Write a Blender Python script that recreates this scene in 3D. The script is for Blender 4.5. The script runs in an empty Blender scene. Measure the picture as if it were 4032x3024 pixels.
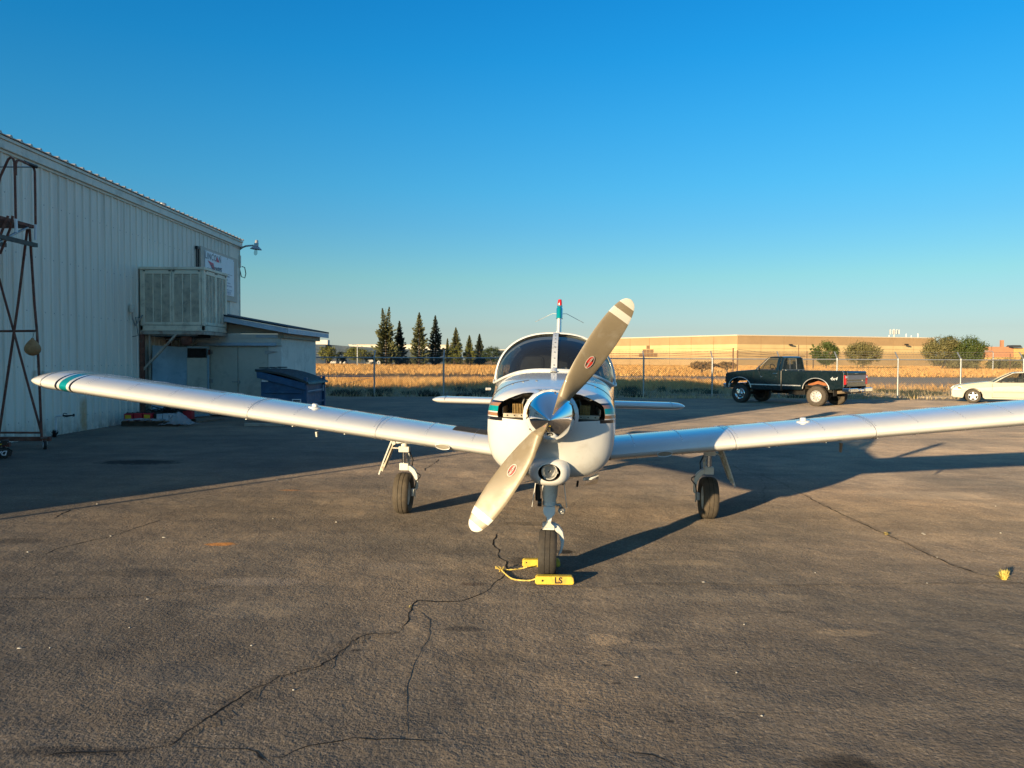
import bpy, bmesh, math, random
from mathutils import Vector, Matrix

# ------------------------------------------------------------------ camera, sky, sun, exposure
SC = bpy.context.scene
COL = SC.collection
rad = math.radians
F_PX, EYE = 3028.0, 1.62
PITCH, ROLL = math.atan(95 / 3028.0), rad(0.23)
CAM_R = Matrix.Rotation(rad(90) - PITCH, 3, 'X') @ Matrix.Rotation(ROLL, 3, 'Z')
cam_data = bpy.data.cameras.new('camera')
cam_data.sensor_width = 36.0
cam_data.lens = F_PX / 4032 * 36.0
cam_data.clip_start, cam_data.clip_end = 0.05, 5000
cam = bpy.data.objects.new('camera', cam_data)
cam.matrix_world = Matrix.Translation((0, 0, EYE)) @ CAM_R.to_4x4()
COL.objects.link(cam)
SC.camera = cam

SUN_EL, TRAVEL = rad(8.9), Vector((0.61, 0.792))          # sunlight travels towards +x +y
sun_az = math.atan2(-TRAVEL.x, -TRAVEL.y)                  # where the sun stands
world = bpy.data.worlds.new('World')
SC.world = world
world.use_nodes = True
wn, wl = world.node_tree.nodes, world.node_tree.links
bg = wn['Background']
sky = wn.new('ShaderNodeTexSky')
sky.sky_type = 'NISHITA'
sky.sun_disc = False
sky.sun_elevation = SUN_EL
sky.sun_rotation = sun_az
sky.altitude = 0
sky.air_density, sky.dust_density, sky.ozone_density = 1.0, 0.6, 2.5
# the clear evening air: one tint for every height above the horizon, all round
geo = wn.new('ShaderNodeTexCoord')
sepz = wn.new('ShaderNodeSeparateXYZ')
tint = wn.new('ShaderNodeValToRGB')
TINT = [(0.0, (.76, .95, 1.50)), (.0386, (.62, .705, .965)), (.0715, (.56, .705, .83)), (.104, (.498, .742, .777)), (.1364, (.405, .735, .832)), (.1683, (.330, .735, .888)),
        (.2151, (.245, .775, .964)), (.29, (.155, .795, 1.06)), (.36, (.080, .785, 1.13)), (.43, (.05, .755, 1.16)), (.56, (.52, .92, 1.18)), (.76, (1.05, 1.15, 1.2)), (1.0, (1.25, 1.25, 1.22))]
el = tint.color_ramp.elements
while len(el) < len(TINT):
    el.new(0.5)
for q, (p_, c_) in zip(el, TINT):
    q.position = p_
    q.color = (c_[0] / 1.6, c_[1] / 1.6, c_[2] / 1.6, 1)
mul = wn.new('ShaderNodeMix')
mul.data_type, mul.blend_type = 'RGBA', 'MULTIPLY'
mul.inputs[0].default_value = 1.0
scl = wn.new('ShaderNodeVectorMath')
scl.operation = 'SCALE'
scl.inputs['Scale'].default_value = 1.6 * 0.93
wl.new(geo.outputs['Generated'], sepz.inputs[0])
wl.new(sepz.outputs[2], tint.inputs['Fac'])
wl.new(sky.outputs[0], mul.inputs[6])
wl.new(tint.outputs['Color'], mul.inputs[7])
wl.new(mul.outputs[2], scl.inputs[0])
wl.new(scl.outputs[0], bg.inputs['Color'])
bg.inputs['Strength'].default_value = 0.10

sd = bpy.data.lights.new('sun', 'SUN')
sd.energy = 4.3
sd.angle = rad(0.5)
sd.color = (1.0, 0.76, 0.44)
sun = bpy.data.objects.new('sun', sd)
sun.rotation_euler = Vector((TRAVEL.x * math.cos(SUN_EL), TRAVEL.y * math.cos(SUN_EL), -math.sin(SUN_EL))).to_track_quat('-Z', 'Y').to_euler()
sun.location = (-30, -40, 20)
COL.objects.link(sun)
SC.view_settings.view_transform = 'Standard'
SC.view_settings.look = 'None'
SC.view_settings.gamma = 1.0
SC.view_settings.use_curve_mapping = False
SC.view_settings.exposure = 1.12
SC.render.engine = 'CYCLES'
SC.cycles.max_bounces = 8
SC.cycles.transparent_max_bounces = 16

RN = random.Random(11)


def ray(px, py):
    return CAM_R @ Vector(((px - 2016) / F_PX, -(py - 1512) / F_PX, -1))


def gp(px, py, z=0.0):
    """ground point seen at a pixel of the photograph"""
    d = ray(px, py)
    t = (z - EYE) / d.z
    return Vector((d.x * t, d.y * t, z))


def at(px, py, Y):
    d = ray(px, py)
    t = Y / d.y
    return Vector((d.x * t, Y, EYE + d.z * t))


# ------------------------------------------------------------------ mesh helpers
WM = {}


class MB:
    def __init__(s):
        s.v, s.f, s.m = [], [], []

    def add(s, verts, faces, mi=0, M=None):
        o = len(s.v)
        s.v += [tuple(M @ Vector(p)) if M else tuple(p) for p in verts]
        s.f += [tuple(i + o for i in f) for f in faces]
        s.m += [mi] * len(faces)
        return s

    def box(s, c, size, mi=0, M=None):
        x, y, z = c
        a, b, h = size[0] / 2, size[1] / 2, size[2] / 2
        v = [(x + i * a, y + j * b, z + k * h) for k in (-1, 1) for j in (-1, 1) for i in (-1, 1)]
        return s.add(v, [(0, 2, 3, 1), (4, 5, 7, 6), (0, 1, 5, 4), (2, 6, 7, 3), (0, 4, 6, 2), (1, 3, 7, 5)], mi, M)

    def beam(s, p, q, w, h, mi=0, up=(0, 0, 1)):
        p, q = Vector(p), Vector(q)
        d = q - p
        n = d.normalized()
        u = Vector(up)
        side = n.cross(u)
        if side.length < 1e-4:
            side = n.cross(Vector((0, 1, 0)))
        side.normalize()
        u2 = side.cross(n).normalized()
        v = []
        for e in (p, q):
            for a, b in ((-1, -1), (1, -1), (1, 1), (-1, 1)):
                v.append(e + side * (a * w / 2) + u2 * (b * h / 2))
        return s.add(v, [(0, 1, 2, 3), (7, 6, 5, 4), (0, 4, 5, 1), (1, 5, 6, 2), (2, 6, 7, 3), (3, 7, 4, 0)], mi)

    def tube(s, pts, r, n=8, mi=0, caps=True, closed=False, M=None):
        pts = [Vector(p) for p in pts]
        rs = r if isinstance(r, (list, tuple)) else [r] * len(pts)
        v, f = [], []
        m = len(pts)
        prev = None
        for i, p in enumerate(pts):
            if closed:
                d = pts[(i + 1) % m] - pts[i - 1]
            else:
                d = pts[min(i + 1, m - 1)] - pts[max(i - 1, 0)]
            d.normalize()
            if prev is None:
                a = d.cross(Vector((0, 0, 1)))
                if a.length < 1e-3:
                    a = d.cross(Vector((1, 0, 0)))
            else:
                a = prev - d * prev.dot(d)
            a.normalize()
            prev = a
            b = d.cross(a)
            for k in range(n):
                t = 2 * math.pi * k / n
                v.append(p + (a * math.cos(t) + b * math.sin(t)) * rs[i])
        for i in range(m if closed else m - 1):
            j = (i + 1) % m
            for k in range(n):
                l = (k + 1) % n
                f.append((i * n + k, i * n + l, j * n + l, j * n + k))
        if caps and not closed:
            f.append(tuple(range(n))[::-1])
            f.append(tuple((m - 1) * n + k for k in range(n)))
        return s.add(v, f, mi, M)

    def lathe(s, prof, origin=(0, 0, 0), axis=(0, 0, 1), n=24, mi=0, cap0=True, cap1=True, mis=None):
        """prof: (radius, height along axis)"""
        ax = Vector(axis).normalized()
        a = ax.cross(Vector((0, 0, 1)))
        if a.length < 1e-3:
            a = Vector((1, 0, 0))
        a.normalize()
        b = ax.cross(a)
        o = Vector(origin)
        base = len(s.v)
        for r, h in prof:
            for k in range(n):
                t = 2 * math.pi * k / n
                s.v.append(tuple(o + ax * h + (a * math.cos(t) + b * math.sin(t)) * max(r, 1e-5)))
        for i in range(len(prof) - 1):
            for k in range(n):
                l = (k + 1) % n
                s.f.append((base + i * n + k, base + i * n + l, base + (i + 1) * n + l, base + (i + 1) * n + k))
                s.m.append(mis[i] if mis else mi)
        if cap0:
            s.f.append(tuple(base + k for k in range(n))[::-1])
            s.m.append(mis[0] if mis else mi)
        if cap1:
            s.f.append(tuple(base + (len(prof) - 1) * n + k for k in range(n)))
            s.m.append(mis[-1] if mis else mi)
        return s

    def loft(s, rings, closed=True, cap0=False, cap1=False, mi=0, mis=None):
        n = len(rings[0])
        base = len(s.v)
        for r in rings:
            s.v += [tuple(p) for p in r]
        for i in range(len(rings) - 1):
            for k in range(n if closed else n - 1):
                l = (k + 1) % n
                s.f.append((base + i * n + k, base + i * n + l, base + (i + 1) * n + l, base + (i + 1) * n + k))
                s.m.append(mis[i] if mis else mi)
        if cap0:
            s.f.append(tuple(base + k for k in range(n))[::-1])
            s.m.append(mis[0] if mis else mi)
        if cap1:
            s.f.append(tuple(base + (len(rings) - 1) * n + k for k in range(n)))
            s.m.append(mis[-1] if mis else mi)
        return s

    def prism(s, outline, fa, fb, mi=0):
        """outline: 2-D points; fa / fb map (u, v) to the 3-D point on the two end faces"""
        n = len(outline)
        v = [fa(u, w) for u, w in outline] + [fb(u, w) for u, w in outline]
        f = [tuple(range(n))[::-1], tuple(range(n, 2 * n))]
        f += [(k, (k + 1) % n, n + (k + 1) % n, n + k) for k in range(n)]
        return s.add(v, f, mi)

    def quad(s, a, b, c, d, mi=0):
        return s.add([a, b, c, d], [(0, 1, 2, 3)], mi)

    def mesh(s, name):
        me = bpy.data.meshes.new(name)
        me.from_pydata(s.v, [], s.f)
        return me

    def build(s, name, mats, parent=None, smooth=None, bevel=None, fix=True, subsurf=0):
        """links the collected shape as ONE object; coordinates are the world's unless parented to a frame in WM"""
        if not isinstance(mats, (list, tuple)):
            mats = [mats]
        loc = Vector((0, 0, 0))
        if parent is None:
            xs, ys, zs = zip(*s.v)
            loc = Vector(((min(xs) + max(xs)) / 2, (min(ys) + max(ys)) / 2, min(zs)))
            s.v = [(p[0] - loc.x, p[1] - loc.y, p[2] - loc.z) for p in s.v]
        elif parent in WM and WM[parent] is not None:
            Mi = WM[parent].inverted()
            s.v = [tuple(Mi @ Vector(p)) for p in s.v]
        me = s.mesh(name)
        for m in mats:
            me.materials.append(m)
        if len(mats) > 1:
            me.polygons.foreach_set('material_index', s.m)
        if fix:
            bm = bmesh.new()
            bm.from_mesh(me)
            bmesh.ops.recalc_face_normals(bm, faces=bm.faces)
            bm.to_mesh(me)
            bm.free()
        if smooth is not None:
            me.polygons.foreach_set('use_smooth', [True] * len(me.polygons))
            me.set_sharp_from_angle(angle=rad(smooth))
        o = bpy.data.objects.new(name, me)
        COL.objects.link(o)
        o.location = loc
        if parent is not None:
            o.parent = parent
            WM[o] = WM.get(parent)
        else:
            WM[o] = Matrix.Translation(loc)
        if bevel:
            b = o.modifiers.new('bevel', 'BEVEL')
            b.width = bevel
            b.segments = 2
            b.limit_method = 'ANGLE'
            b.angle_limit = rad(40)
        if subsurf:
            b = o.modifiers.new('subsurf', 'SUBSURF')
            b.levels = b.render_levels = subsurf
        return o


def thing(name, label, cat, loc=(0, 0, 0), rotz=0.0, group=None, roty=0.0, local=False, scale=1.0):
    o = bpy.data.objects.new(name, None)
    o.empty_display_size = 0.2
    COL.objects.link(o)
    o.location = loc
    o.rotation_euler = (0, roty, rotz)
    o.scale = (scale,) * 3
    WM[o] = None if local else Matrix.Translation(Vector(loc)) @ Matrix.Rotation(rotz, 4, 'Z') @ Matrix.Rotation(roty, 4, 'Y') @ Matrix.Scale(scale, 4)
    tag(o, label, cat, group)
    return o


def tag(o, label, cat=None, group=None, kind=None):
    if label:
        o['label'] = label
    if cat:
        o['category'] = cat
    if group:
        o['group'] = group
    if kind:
        o['kind'] = kind
    return o


def struct(o, kind='structure'):
    o['kind'] = kind
    return o


def share(o, parent, loc=(0, 0, 0), rot=(0, 0, 0), scale=None):
    """another object on the same mesh"""
    c = o.copy()
    COL.objects.link(c)
    c.parent = parent
    c.location = loc
    c.rotation_euler = rot
    if scale:
        c.scale = scale
    return c


def dup(root, loc, rotz=0.0, label=None, scale=None):
    r = root.copy()
    COL.objects.link(r)
    r.location = loc
    r.rotation_euler = (0, 0, rotz)
    if scale:
        r.scale = scale
    if label:
        r['label'] = label
    for ch in list(root.children):
        c = ch.copy()
        COL.objects.link(c)
        c.parent = r
        for g in ch.children:
            d = g.copy()
            COL.objects.link(d)
            d.parent = c
    return r


def text_mb(body, size, M, mb=None, mi=0, shear=0.0, bold=0.0, gap=1.0):
    """flat lettering; M maps the text plane to the world"""
    mb = mb or MB()
    cu = bpy.data.curves.new('lettering', 'FONT')
    cu.body = body
    cu.size = size
    cu.shear = shear
    cu.offset = bold
    cu.space_character = gap
    cu.align_x, cu.align_y = 'CENTER', 'CENTER'
    ob = bpy.data.objects.new('lettering', cu)
    COL.objects.link(ob)
    dg = bpy.context.evaluated_depsgraph_get()
    me = bpy.data.meshes.new_from_object(ob.evaluated_get(dg))
    mb.add([tuple(v.co) for v in me.vertices], [tuple(p.vertices) for p in me.polygons], mi, M)
    bpy.data.objects.remove(ob)
    bpy.data.curves.remove(cu)
    bpy.data.meshes.remove(me)
    return mb


def frame(origin, ex, ey, ez=None):
    ex, ey = Vector(ex).normalized(), Vector(ey).normalized()
    ez = Vector(ez) if ez else ex.cross(ey)
    return Matrix(((ex.x, ey.x, ez.x, origin[0]), (ex.y, ey.y, ez.y, origin[1]), (ex.z, ey.z, ez.z, origin[2]), (0, 0, 0, 1)))


def boolean(o, cutter, op='DIFFERENCE'):
    md = o.modifiers.new('cut', 'BOOLEAN')
    md.operation = op
    md.solver = 'EXACT'
    md.object = cutter
    dg = bpy.context.evaluated_depsgraph_get()
    me = bpy.data.meshes.new_from_object(o.evaluated_get(dg))
    o.modifiers.clear()
    o.data = me
    bpy.data.objects.remove(cutter)


# ------------------------------------------------------------------ materials
def rgb(c):
    return (c[0], c[1], c[2], 1.0)


class NT:
    """small node-tree writer"""

    def __init__(s, name):
        s.mat = bpy.data.materials.new(name)
        s.mat.use_nodes = True
        s.t = s.mat.node_tree
        s.b = s.t.nodes['Principled BSDF']
        s.out = s.t.nodes['Material Output']

    def n(s, kind, **kw):
        nd = s.t.nodes.new(kind)
        for k, v in kw.items():
            setattr(nd, k, v)
        return nd

    def l(s, a, b):
        s.t.links.new(a, b)

    def coord(s, which):
        if which == 'world':
            return s.n('ShaderNodeNewGeometry').outputs['Position']
        return s.n('ShaderNodeTexCoord').outputs['Object']

    def noise(s, vec, scale, detail=4, rough=0.55, dist=0.0):
        nd = s.n('ShaderNodeTexNoise')
        nd.inputs['Scale'].default_value = scale
        nd.inputs['Detail'].default_value = detail
        nd.inputs['Roughness'].default_value = rough
        nd.inputs['Distortion'].default_value = dist
        s.l(vec, nd.inputs['Vector'])
        return nd.outputs['Fac']

    def ramp(s, fac, stops):
        nd = s.n('ShaderNodeValToRGB')
        e = nd.color_ramp.elements
        while len(e) < len(stops):
            e.new(0.5)
        for el, (p, c) in zip(e, stops):
            el.position = p
            el.color = rgb(c) if isinstance(c, (tuple, list)) else (c, c, c, 1)
        s.l(fac, nd.inputs['Fac'])
        return nd.outputs['Color']

    def math(s, op, a, b=None, clamp=False):
        nd = s.n('ShaderNodeMath', operation=op, use_clamp=clamp)
        for i, x in enumerate((a, b)):
            if x is None:
                continue
            if isinstance(x, (int, float)):
                nd.inputs[i].default_value = x
            else:
                s.l(x, nd.inputs[i])
        return nd.outputs[0]

    def mix(s, fac, a, b, blend='MIX'):
        nd = s.n('ShaderNodeMix', data_type='RGBA', blend_type=blend)
        for sock, x in ((nd.inputs[0], fac), (nd.inputs[6], a), (nd.inputs[7], b)):
            if isinstance(x, (int, float)):
                sock.default_value = x
            elif isinstance(x, (tuple, list)):
                sock.default_value = rgb(x)
            else:
                s.l(x, sock)
        return nd.outputs[2]

    def bump(s, h, strength, dist=0.01):
        nd = s.n('ShaderNodeBump')
        nd.inputs['Strength'].default_value = strength
        nd.inputs['Distance'].default_value = dist
        s.l(h, nd.inputs['Height'])
        s.l(nd.outputs[0], s.b.inputs['Normal'])
        return nd

    def sep(s, vec):
        nd = s.n('ShaderNodeSeparateXYZ')
        s.l(vec, nd.inputs[0])
        return nd.outputs

    def set(s, **kw):
        for k, v in kw.items():
            nm = {'rough': 'Roughness', 'metal': 'Metallic', 'spec': 'Specular IOR Level', 'coat': 'Coat Weight', 'coatr': 'Coat Roughness', 'trans': 'Transmission Weight', 'alpha': 'Alpha', 'ior': 'IOR', 'sheen': 'Sheen Weight'}[k]
            s.b.inputs[nm].default_value = v
        return s


def mat(name, col, rough=0.5, metal=0.0, var=0.12, vs=4.0, bump=0.0, bs=60.0, coat=0.0, spec=0.5, where='object', dirt=None, ds=2.5, bd=0.004):
    """plain surface with mottling; dirt = (colour, amount)"""
    t = NT(name)
    P = t.coord(where)
    f = t.noise(P, vs, 5, 0.6)
    c = t.ramp(f, [(0.3, tuple(x * (1 - var) for x in col)), (0.7, tuple(min(1, x * (1 + var)) for x in col))])
    if dirt:
        d = t.noise(P, ds, 8, 0.68, 0.4)
        k = t.ramp(d, [(0.52, 0.0), (0.72, dirt[1])])
        c = t.mix(k, c, dirt[0])
    t.l(c, t.b.inputs['Base Color'])
    r = t.noise(P, vs * 3, 3)
    rr = t.ramp(r, [(0.3, max(0.02, rough * 0.85)), (0.7, min(1, rough * 1.15))])
    t.l(rr, t.b.inputs['Roughness'])
    t.set(metal=metal, coat=coat, spec=spec)
    if coat:
        t.set(coatr=0.08)
    if bump:
        t.bump(t.noise(P, bs, 4), bump, bd)
    return t.mat


def glass(name, tint, clear, rough=0.02, spec=0.6):
    """thin pane: part seen through, part mirror"""
    t = NT(name)
    tr = t.n('ShaderNodeBsdfTransparent')
    tr.inputs[0].default_value = rgb(tint)
    t.b.inputs['Base Color'].default_value = rgb([x * 0.06 for x in tint])
    t.set(rough=rough, spec=spec)
    mx = t.n('ShaderNodeMixShader')
    mx.inputs[0].default_value = clear
    t.l(t.b.outputs[0], mx.inputs[1])
    t.l(tr.outputs[0], mx.inputs[2])
    t.l(mx.outputs[0], t.out.inputs['Surface'])
    return t.mat
# the materials shared by several things
m_rust = mat('rusty_paint', (0.16, 0.055, 0.035), 0.75, var=0.4, vs=9, bump=0.3, bs=80, dirt=((0.33, 0.24, 0.17), 0.5), ds=5)
m_rust_white = mat('flaking_white_paint', (0.42, 0.37, 0.30), 0.75, var=0.15, vs=6, bump=0.3, bs=70, dirt=((0.22, 0.08, 0.04), 0.95), ds=3.5)
m_black = mat('black_plastic', (0.012, 0.012, 0.013), 0.5, var=0.3)
m_rubber = mat('tyre_rubber', (0.035, 0.031, 0.028), 0.85, var=0.25, vs=12, bump=0.15, bs=160, dirt=((0.10, 0.075, 0.05), 0.5), ds=6)
m_tyre_dusty = mat('dusty_tyre_rubber', (0.075, 0.06, 0.045), 0.9, var=0.2, vs=14, bump=0.2, bs=180, dirt=((0.14, 0.105, 0.07), 0.5), ds=7)
m_groove = mat('tyre_groove', (0.012, 0.011, 0.010), 0.9)
m_chrome = mat('chrome', (0.80, 0.80, 0.80), 0.10, metal=1.0, var=0.04)
m_spinner = mat('polished_metal', (0.86, 0.86, 0.86), 0.045, metal=1.0, var=0.02, vs=8)
m_steel = mat('dull_steel', (0.36, 0.36, 0.36), 0.45, metal=0.9, var=0.2, vs=10, dirt=((0.12, 0.09, 0.06), 0.5))
m_galv = mat('galvanised_steel', (0.40, 0.41, 0.41), 0.48, metal=0.65, var=0.18, vs=12, where='world')
m_dark_hole = mat('dark_cavity', (0.012, 0.011, 0.010), 0.9)
m_white_gear = mat('white_gear_paint', (0.66, 0.66, 0.64), 0.38, var=0.06, vs=7, dirt=((0.16, 0.13, 0.10), 0.55), ds=7)
m_pane = glass('window_pane', (0.55, 0.62, 0.62), 0.55)
m_lens = glass('clear_lens', (0.95, 0.95, 0.95), 0.75)
m_orange = mat('amber_lens', (0.75, 0.16, 0.02), 0.15, var=0.1)
m_red = mat('red_lens', (0.55, 0.015, 0.02), 0.12, var=0.1)
m_white = mat('white_plastic', (0.70, 0.71, 0.72), 0.5, var=0.05)
m_wood = mat('weathered_wood', (0.22, 0.16, 0.11), 0.85, var=0.35, vs=7, bump=0.4, bs=50)
import numpy as np

# ------------------------------------------------------------------ the apron
def asphalt_material(name='asphalt', k=1.0):
    t = NT(name)
    P = t.coord('world')
    big = t.noise(P, 0.35, 6, 0.6, 0.3)
    mid = t.noise(P, 2.2, 6, 0.65, 0.2)
    c = t.ramp(big, [(0.30, (0.098, 0.087, 0.077)), (0.50, (0.146, 0.120, 0.097)), (0.70, (0.200, 0.155, 0.115))])
    m = t.ramp(mid, [(0.25, (0.74, 0.75, 0.78)), (0.55, (1.0, 1.0, 1.0)), (0.8, (1.22, 1.17, 1.10))])
    c = t.mix(1.0, c, m, 'MULTIPLY')
    # paler asphalt towards the far right of the apron
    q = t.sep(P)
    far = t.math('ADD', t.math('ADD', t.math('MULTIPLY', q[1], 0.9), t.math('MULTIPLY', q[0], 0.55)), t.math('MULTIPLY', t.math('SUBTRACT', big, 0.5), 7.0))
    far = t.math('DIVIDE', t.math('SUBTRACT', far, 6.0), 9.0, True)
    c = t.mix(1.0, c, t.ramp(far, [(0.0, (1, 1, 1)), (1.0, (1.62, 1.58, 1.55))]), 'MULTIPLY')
    # streaks along the paving direction
    mp = t.n('ShaderNodeMapping')
    mp.inputs['Scale'].default_value = (0.25, 2.6, 1)
    mp.inputs['Rotation'].default_value = (0, 0, 0.12)
    t.l(P, mp.inputs[0])
    st = t.noise(mp.outputs[0], 1.0, 5, 0.6)
    c = t.mix(1.0, c, t.ramp(st, [(0.3, (0.86, 0.86, 0.87)), (0.7, (1.10, 1.09, 1.07))]), 'MULTIPLY')
    # stone grains
    vo = t.n('ShaderNodeTexVoronoi')
    vo.inputs['Scale'].default_value = 75
    t.l(P, vo.inputs['Vector'])
    sp = t.sep(vo.outputs['Color'])
    c = t.mix(1.0, c, t.ramp(sp[0], [(0.0, 0.78), (0.6, 1.0), (0.95, 1.18), (1.0, 1.5)]), 'MULTIPLY')
    # stains with a shape of their own: centre, half sizes, turn, colour, strength
    spots = [(gp(2389, 2518), .13, .10, (0.25, 0.185, 0.125), .7), (gp(2570, 2545), .20, .05, (0.22, 0.17, 0.125), .4),
             (gp(3340, 2490), .22, .07, (0.24, 0.18, 0.12), .45), (gp(2700, 2215), .35, .10, (0.22, 0.17, 0.12), .35),
             (gp(3330, 3010), .17, .085, (0.02, 0.017, 0.015), .75), (gp(1830, 2478), .13, .06, (0.035, 0.03, 0.028), .6),
             (gp(545, 1820), .75, .32, (0.012, 0.012, 0.013), .85), (gp(867, 2142), .16, .07, (0.36, 0.15, 0.04), .85),
             (gp(1140, 1930), .16, .06, (0.30, 0.14, 0.05), .6), (gp(1270, 1934), .30, .07, (0.25, 0.17, 0.11), .5),
             (gp(2225, 2172), .10, .075, (0.012, 0.011, 0.010), .9), (gp(1860, 2300), .13, .05, (0.05, 0.035, 0.028), .6),
             (gp(2070, 2062), .28, .11, (0.045, 0.037, 0.03), .5), (gp(1400, 2560), .035, .02, (0.02, 0.018, 0.017), .8),
             (gp(2430, 2690), .03, .02, (0.02, 0.018, 0.017), .7), (gp(2390, 2618), .035, .02, (0.02, 0.018, 0.017), .6),
             (gp(560, 2255), .5, .14, (0.045, 0.04, 0.037), .4), (gp(1030, 2290), .45, .12, (0.20, 0.165, 0.14), .4),
             (gp(1900, 2590), .3, .12, (0.05, 0.045, 0.04), .35), (gp(60, 2130), .35, .12, (0.04, 0.034, 0.03), .45),
             (gp(1000, 2400), .5, .2, (0.19, 0.155, 0.12), .35), (gp(2900, 2350), .6, .12, (0.17, 0.14, 0.11), .4), (gp(3300, 2750), .35, .12, (0.06, 0.055, 0.052), .4), (gp(700, 2650), .4, .15, (0.065, 0.062, 0.062), .45),
             (gp(1550, 2230), .35, .12, (0.17, 0.14, 0.115), .4), (gp(2640, 2840), .02, .014, (0.02, 0.018, 0.017), .7), (gp(2290, 2760), .022, .015, (0.02, 0.018, 0.017), .6), (gp(3100, 2410), .05, .02, (0.03, 0.026, 0.022), .6), (gp(3660, 1950), .9, .35, (0.26, 0.215, 0.17), .4),
             (gp(300, 2960), .35, .05, (0.03, 0.026, 0.024), .6), (gp(2050, 2210), .12, .16, (0.03, 0.026, 0.024), .6)]
    wob = t.noise(P, 9.0, 4, 0.6)
    if k != 1.0:
        spots = []
        c = t.mix(1.0, c, (k, k, k), 'MULTIPLY')
    xyz = t.sep(P)
    for (q, rx, ry, col, k) in spots:
        col = tuple(x * 1.15 for x in col)
        dx = t.math('DIVIDE', t.math('SUBTRACT', xyz[0], q.x), rx)
        dy = t.math('DIVIDE', t.math('SUBTRACT', xyz[1], q.y), ry)
        d = t.math('ADD', t.math('MULTIPLY', dx, dx), t.math('MULTIPLY', dy, dy))
        d = t.math('ADD', d, t.math('MULTIPLY', t.math('SUBTRACT', wob, 0.5), 2.2))
        c = t.mix(t.ramp(d, [(0.35, k), (1.0, 0.0)]), c, col)
    t.l(c, t.b.inputs['Base Color'])
    t.set(rough=0.9, spec=0.15)
    t.b.inputs['Diffuse Roughness'].default_value = 1.0
    h = t.noise(P, 52.0, 3, 0.6)
    h2 = t.noise(P, 17.0, 3, 0.6)
    h3 = t.noise(P, 120.0, 2, 0.6)
    lump = t.noise(P, 3.0, 3, 0.5)
    worn = t.ramp(t.noise(P, 0.8, 5, 0.65, 0.6), [(0.36, 0.45), (0.62, 1.15)])
    cen = lambda x, w: t.math('MULTIPLY', t.math('SUBTRACT', x, 0.5), w)
    fine = t.math('ADD', t.math('ADD', cen(h, 0.0095), cen(h3, 0.003)), cen(h2, 0.0085))
    hh = t.math('ADD', t.math('MULTIPLY', fine, worn), t.math('MULTIPLY', lump, 0.03))
    t.bump(hh, 1.0, 1.0)
    return t.mat


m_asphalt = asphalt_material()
m_asph_dark = asphalt_material('asphalt_darkened', 0.80)
m_asph_pale = asphalt_material('asphalt_dusty', 1.22)
ax0, ax1, ay0 = -70, 95, -80
edge = []
for i in range(221):
    x = ax0 + (ax1 - ax0) * i / 220
    base = 33.3 - 0.075 * max(0, min(x, 30)) - (0.0 if x < 4 else 0)
    edge.append((x, base + RN.uniform(-0.16, 0.16) + 0.15 * math.sin(x * 0.9)))
b = MB()
b.add([(x, y, 0) for x, y in edge] + [(x, ay0, 0) for x, _ in edge], [(i, i + 1, 222 + i, 221 + i) for i in range(220)])
b.add([(x, y, 0) for x, y in edge] + [(x, y + 0.05, -0.05) for x, y in edge], [(i, 221 + i, 222 + i, i + 1) for i in range(220)])
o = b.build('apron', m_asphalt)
struct(o)


def field_material():
    t = NT('dry_field')
    P = t.coord('world')
    xyz = t.sep(P)
    n1 = t.noise(P, 0.12, 6, 0.65, 0.4)
    n2 = t.noise(P, 1.6, 6, 0.7)
    gold = t.ramp(n1, [(0.3, (0.33, 0.175, 0.06)), (0.5, (0.48, 0.27, 0.10)), (0.7, (0.55, 0.35, 0.15))])
    gold = t.mix(1.0, gold, t.ramp(n2, [(0.3, 0.7), (0.7, 1.25)]), 'MULTIPLY')
    grav = t.ramp(n2, [(0.3, (0.28, 0.22, 0.155)), (0.55, (0.42, 0.33, 0.23)), (0.75, (0.54, 0.43, 0.30))])
    road = t.ramp(n2, [(0.3, (0.37, 0.285, 0.21)), (0.7, (0.47, 0.365, 0.27))])
    # dirt track: y between lo(x) and 74
    lo = t.math('SUBTRACT', 63.0, t.math('MULTIPLY', t.math('MULTIPLY', t.math('SUBTRACT', xyz[0], 12.0), 0.11, True), 17.0))
    wob = t.math('MULTIPLY', t.math('SUBTRACT', n1, 0.5), 6.0)
    y = t.math('ADD', xyz[1], wob)
    inroad = t.math('MULTIPLY', t.math('GREATER_THAN', y, lo), t.math('LESS_THAN', y, 80.0))
    c = t.mix(inroad, gold, road)
    pale = t.math('MULTIPLY', t.math('GREATER_THAN', y, 64.0), t.math('LESS_THAN', y, 66.5))
    c = t.mix(t.math('MULTIPLY', pale, 0.8), c, (0.46, 0.37, 0.26))
    olive = t.math('MULTIPLY', t.math('GREATER_THAN', y, 72.0), t.math('LESS_THAN', xyz[0], 9.0))
    olive = t.math('MULTIPLY', olive, t.math('LESS_THAN', y, 86.0))
    c = t.mix(t.math('MULTIPLY', olive, 0.8), c, (0.14, 0.115, 0.07))
    near = t.math('LESS_THAN', t.math('ADD', xyz[1], t.math('MULTIPLY', wob, 0.4)), 42.0)
    c = t.mix(near, c, grav)
    t.l(c, t.b.inputs['Base Color'])
    t.set(rough=0.95, spec=0.1)
    t.bump(t.noise(P, 14, 5, 0.7), 1.0, 0.08)
    return t.mat


b = MB()
b.quad((-1500, -600, -0.04), (1500, -600, -0.04), (1500, 2500, -0.04), (-1500, 2500, -0.04))
o = struct(b.build('ground', field_material()))

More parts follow.
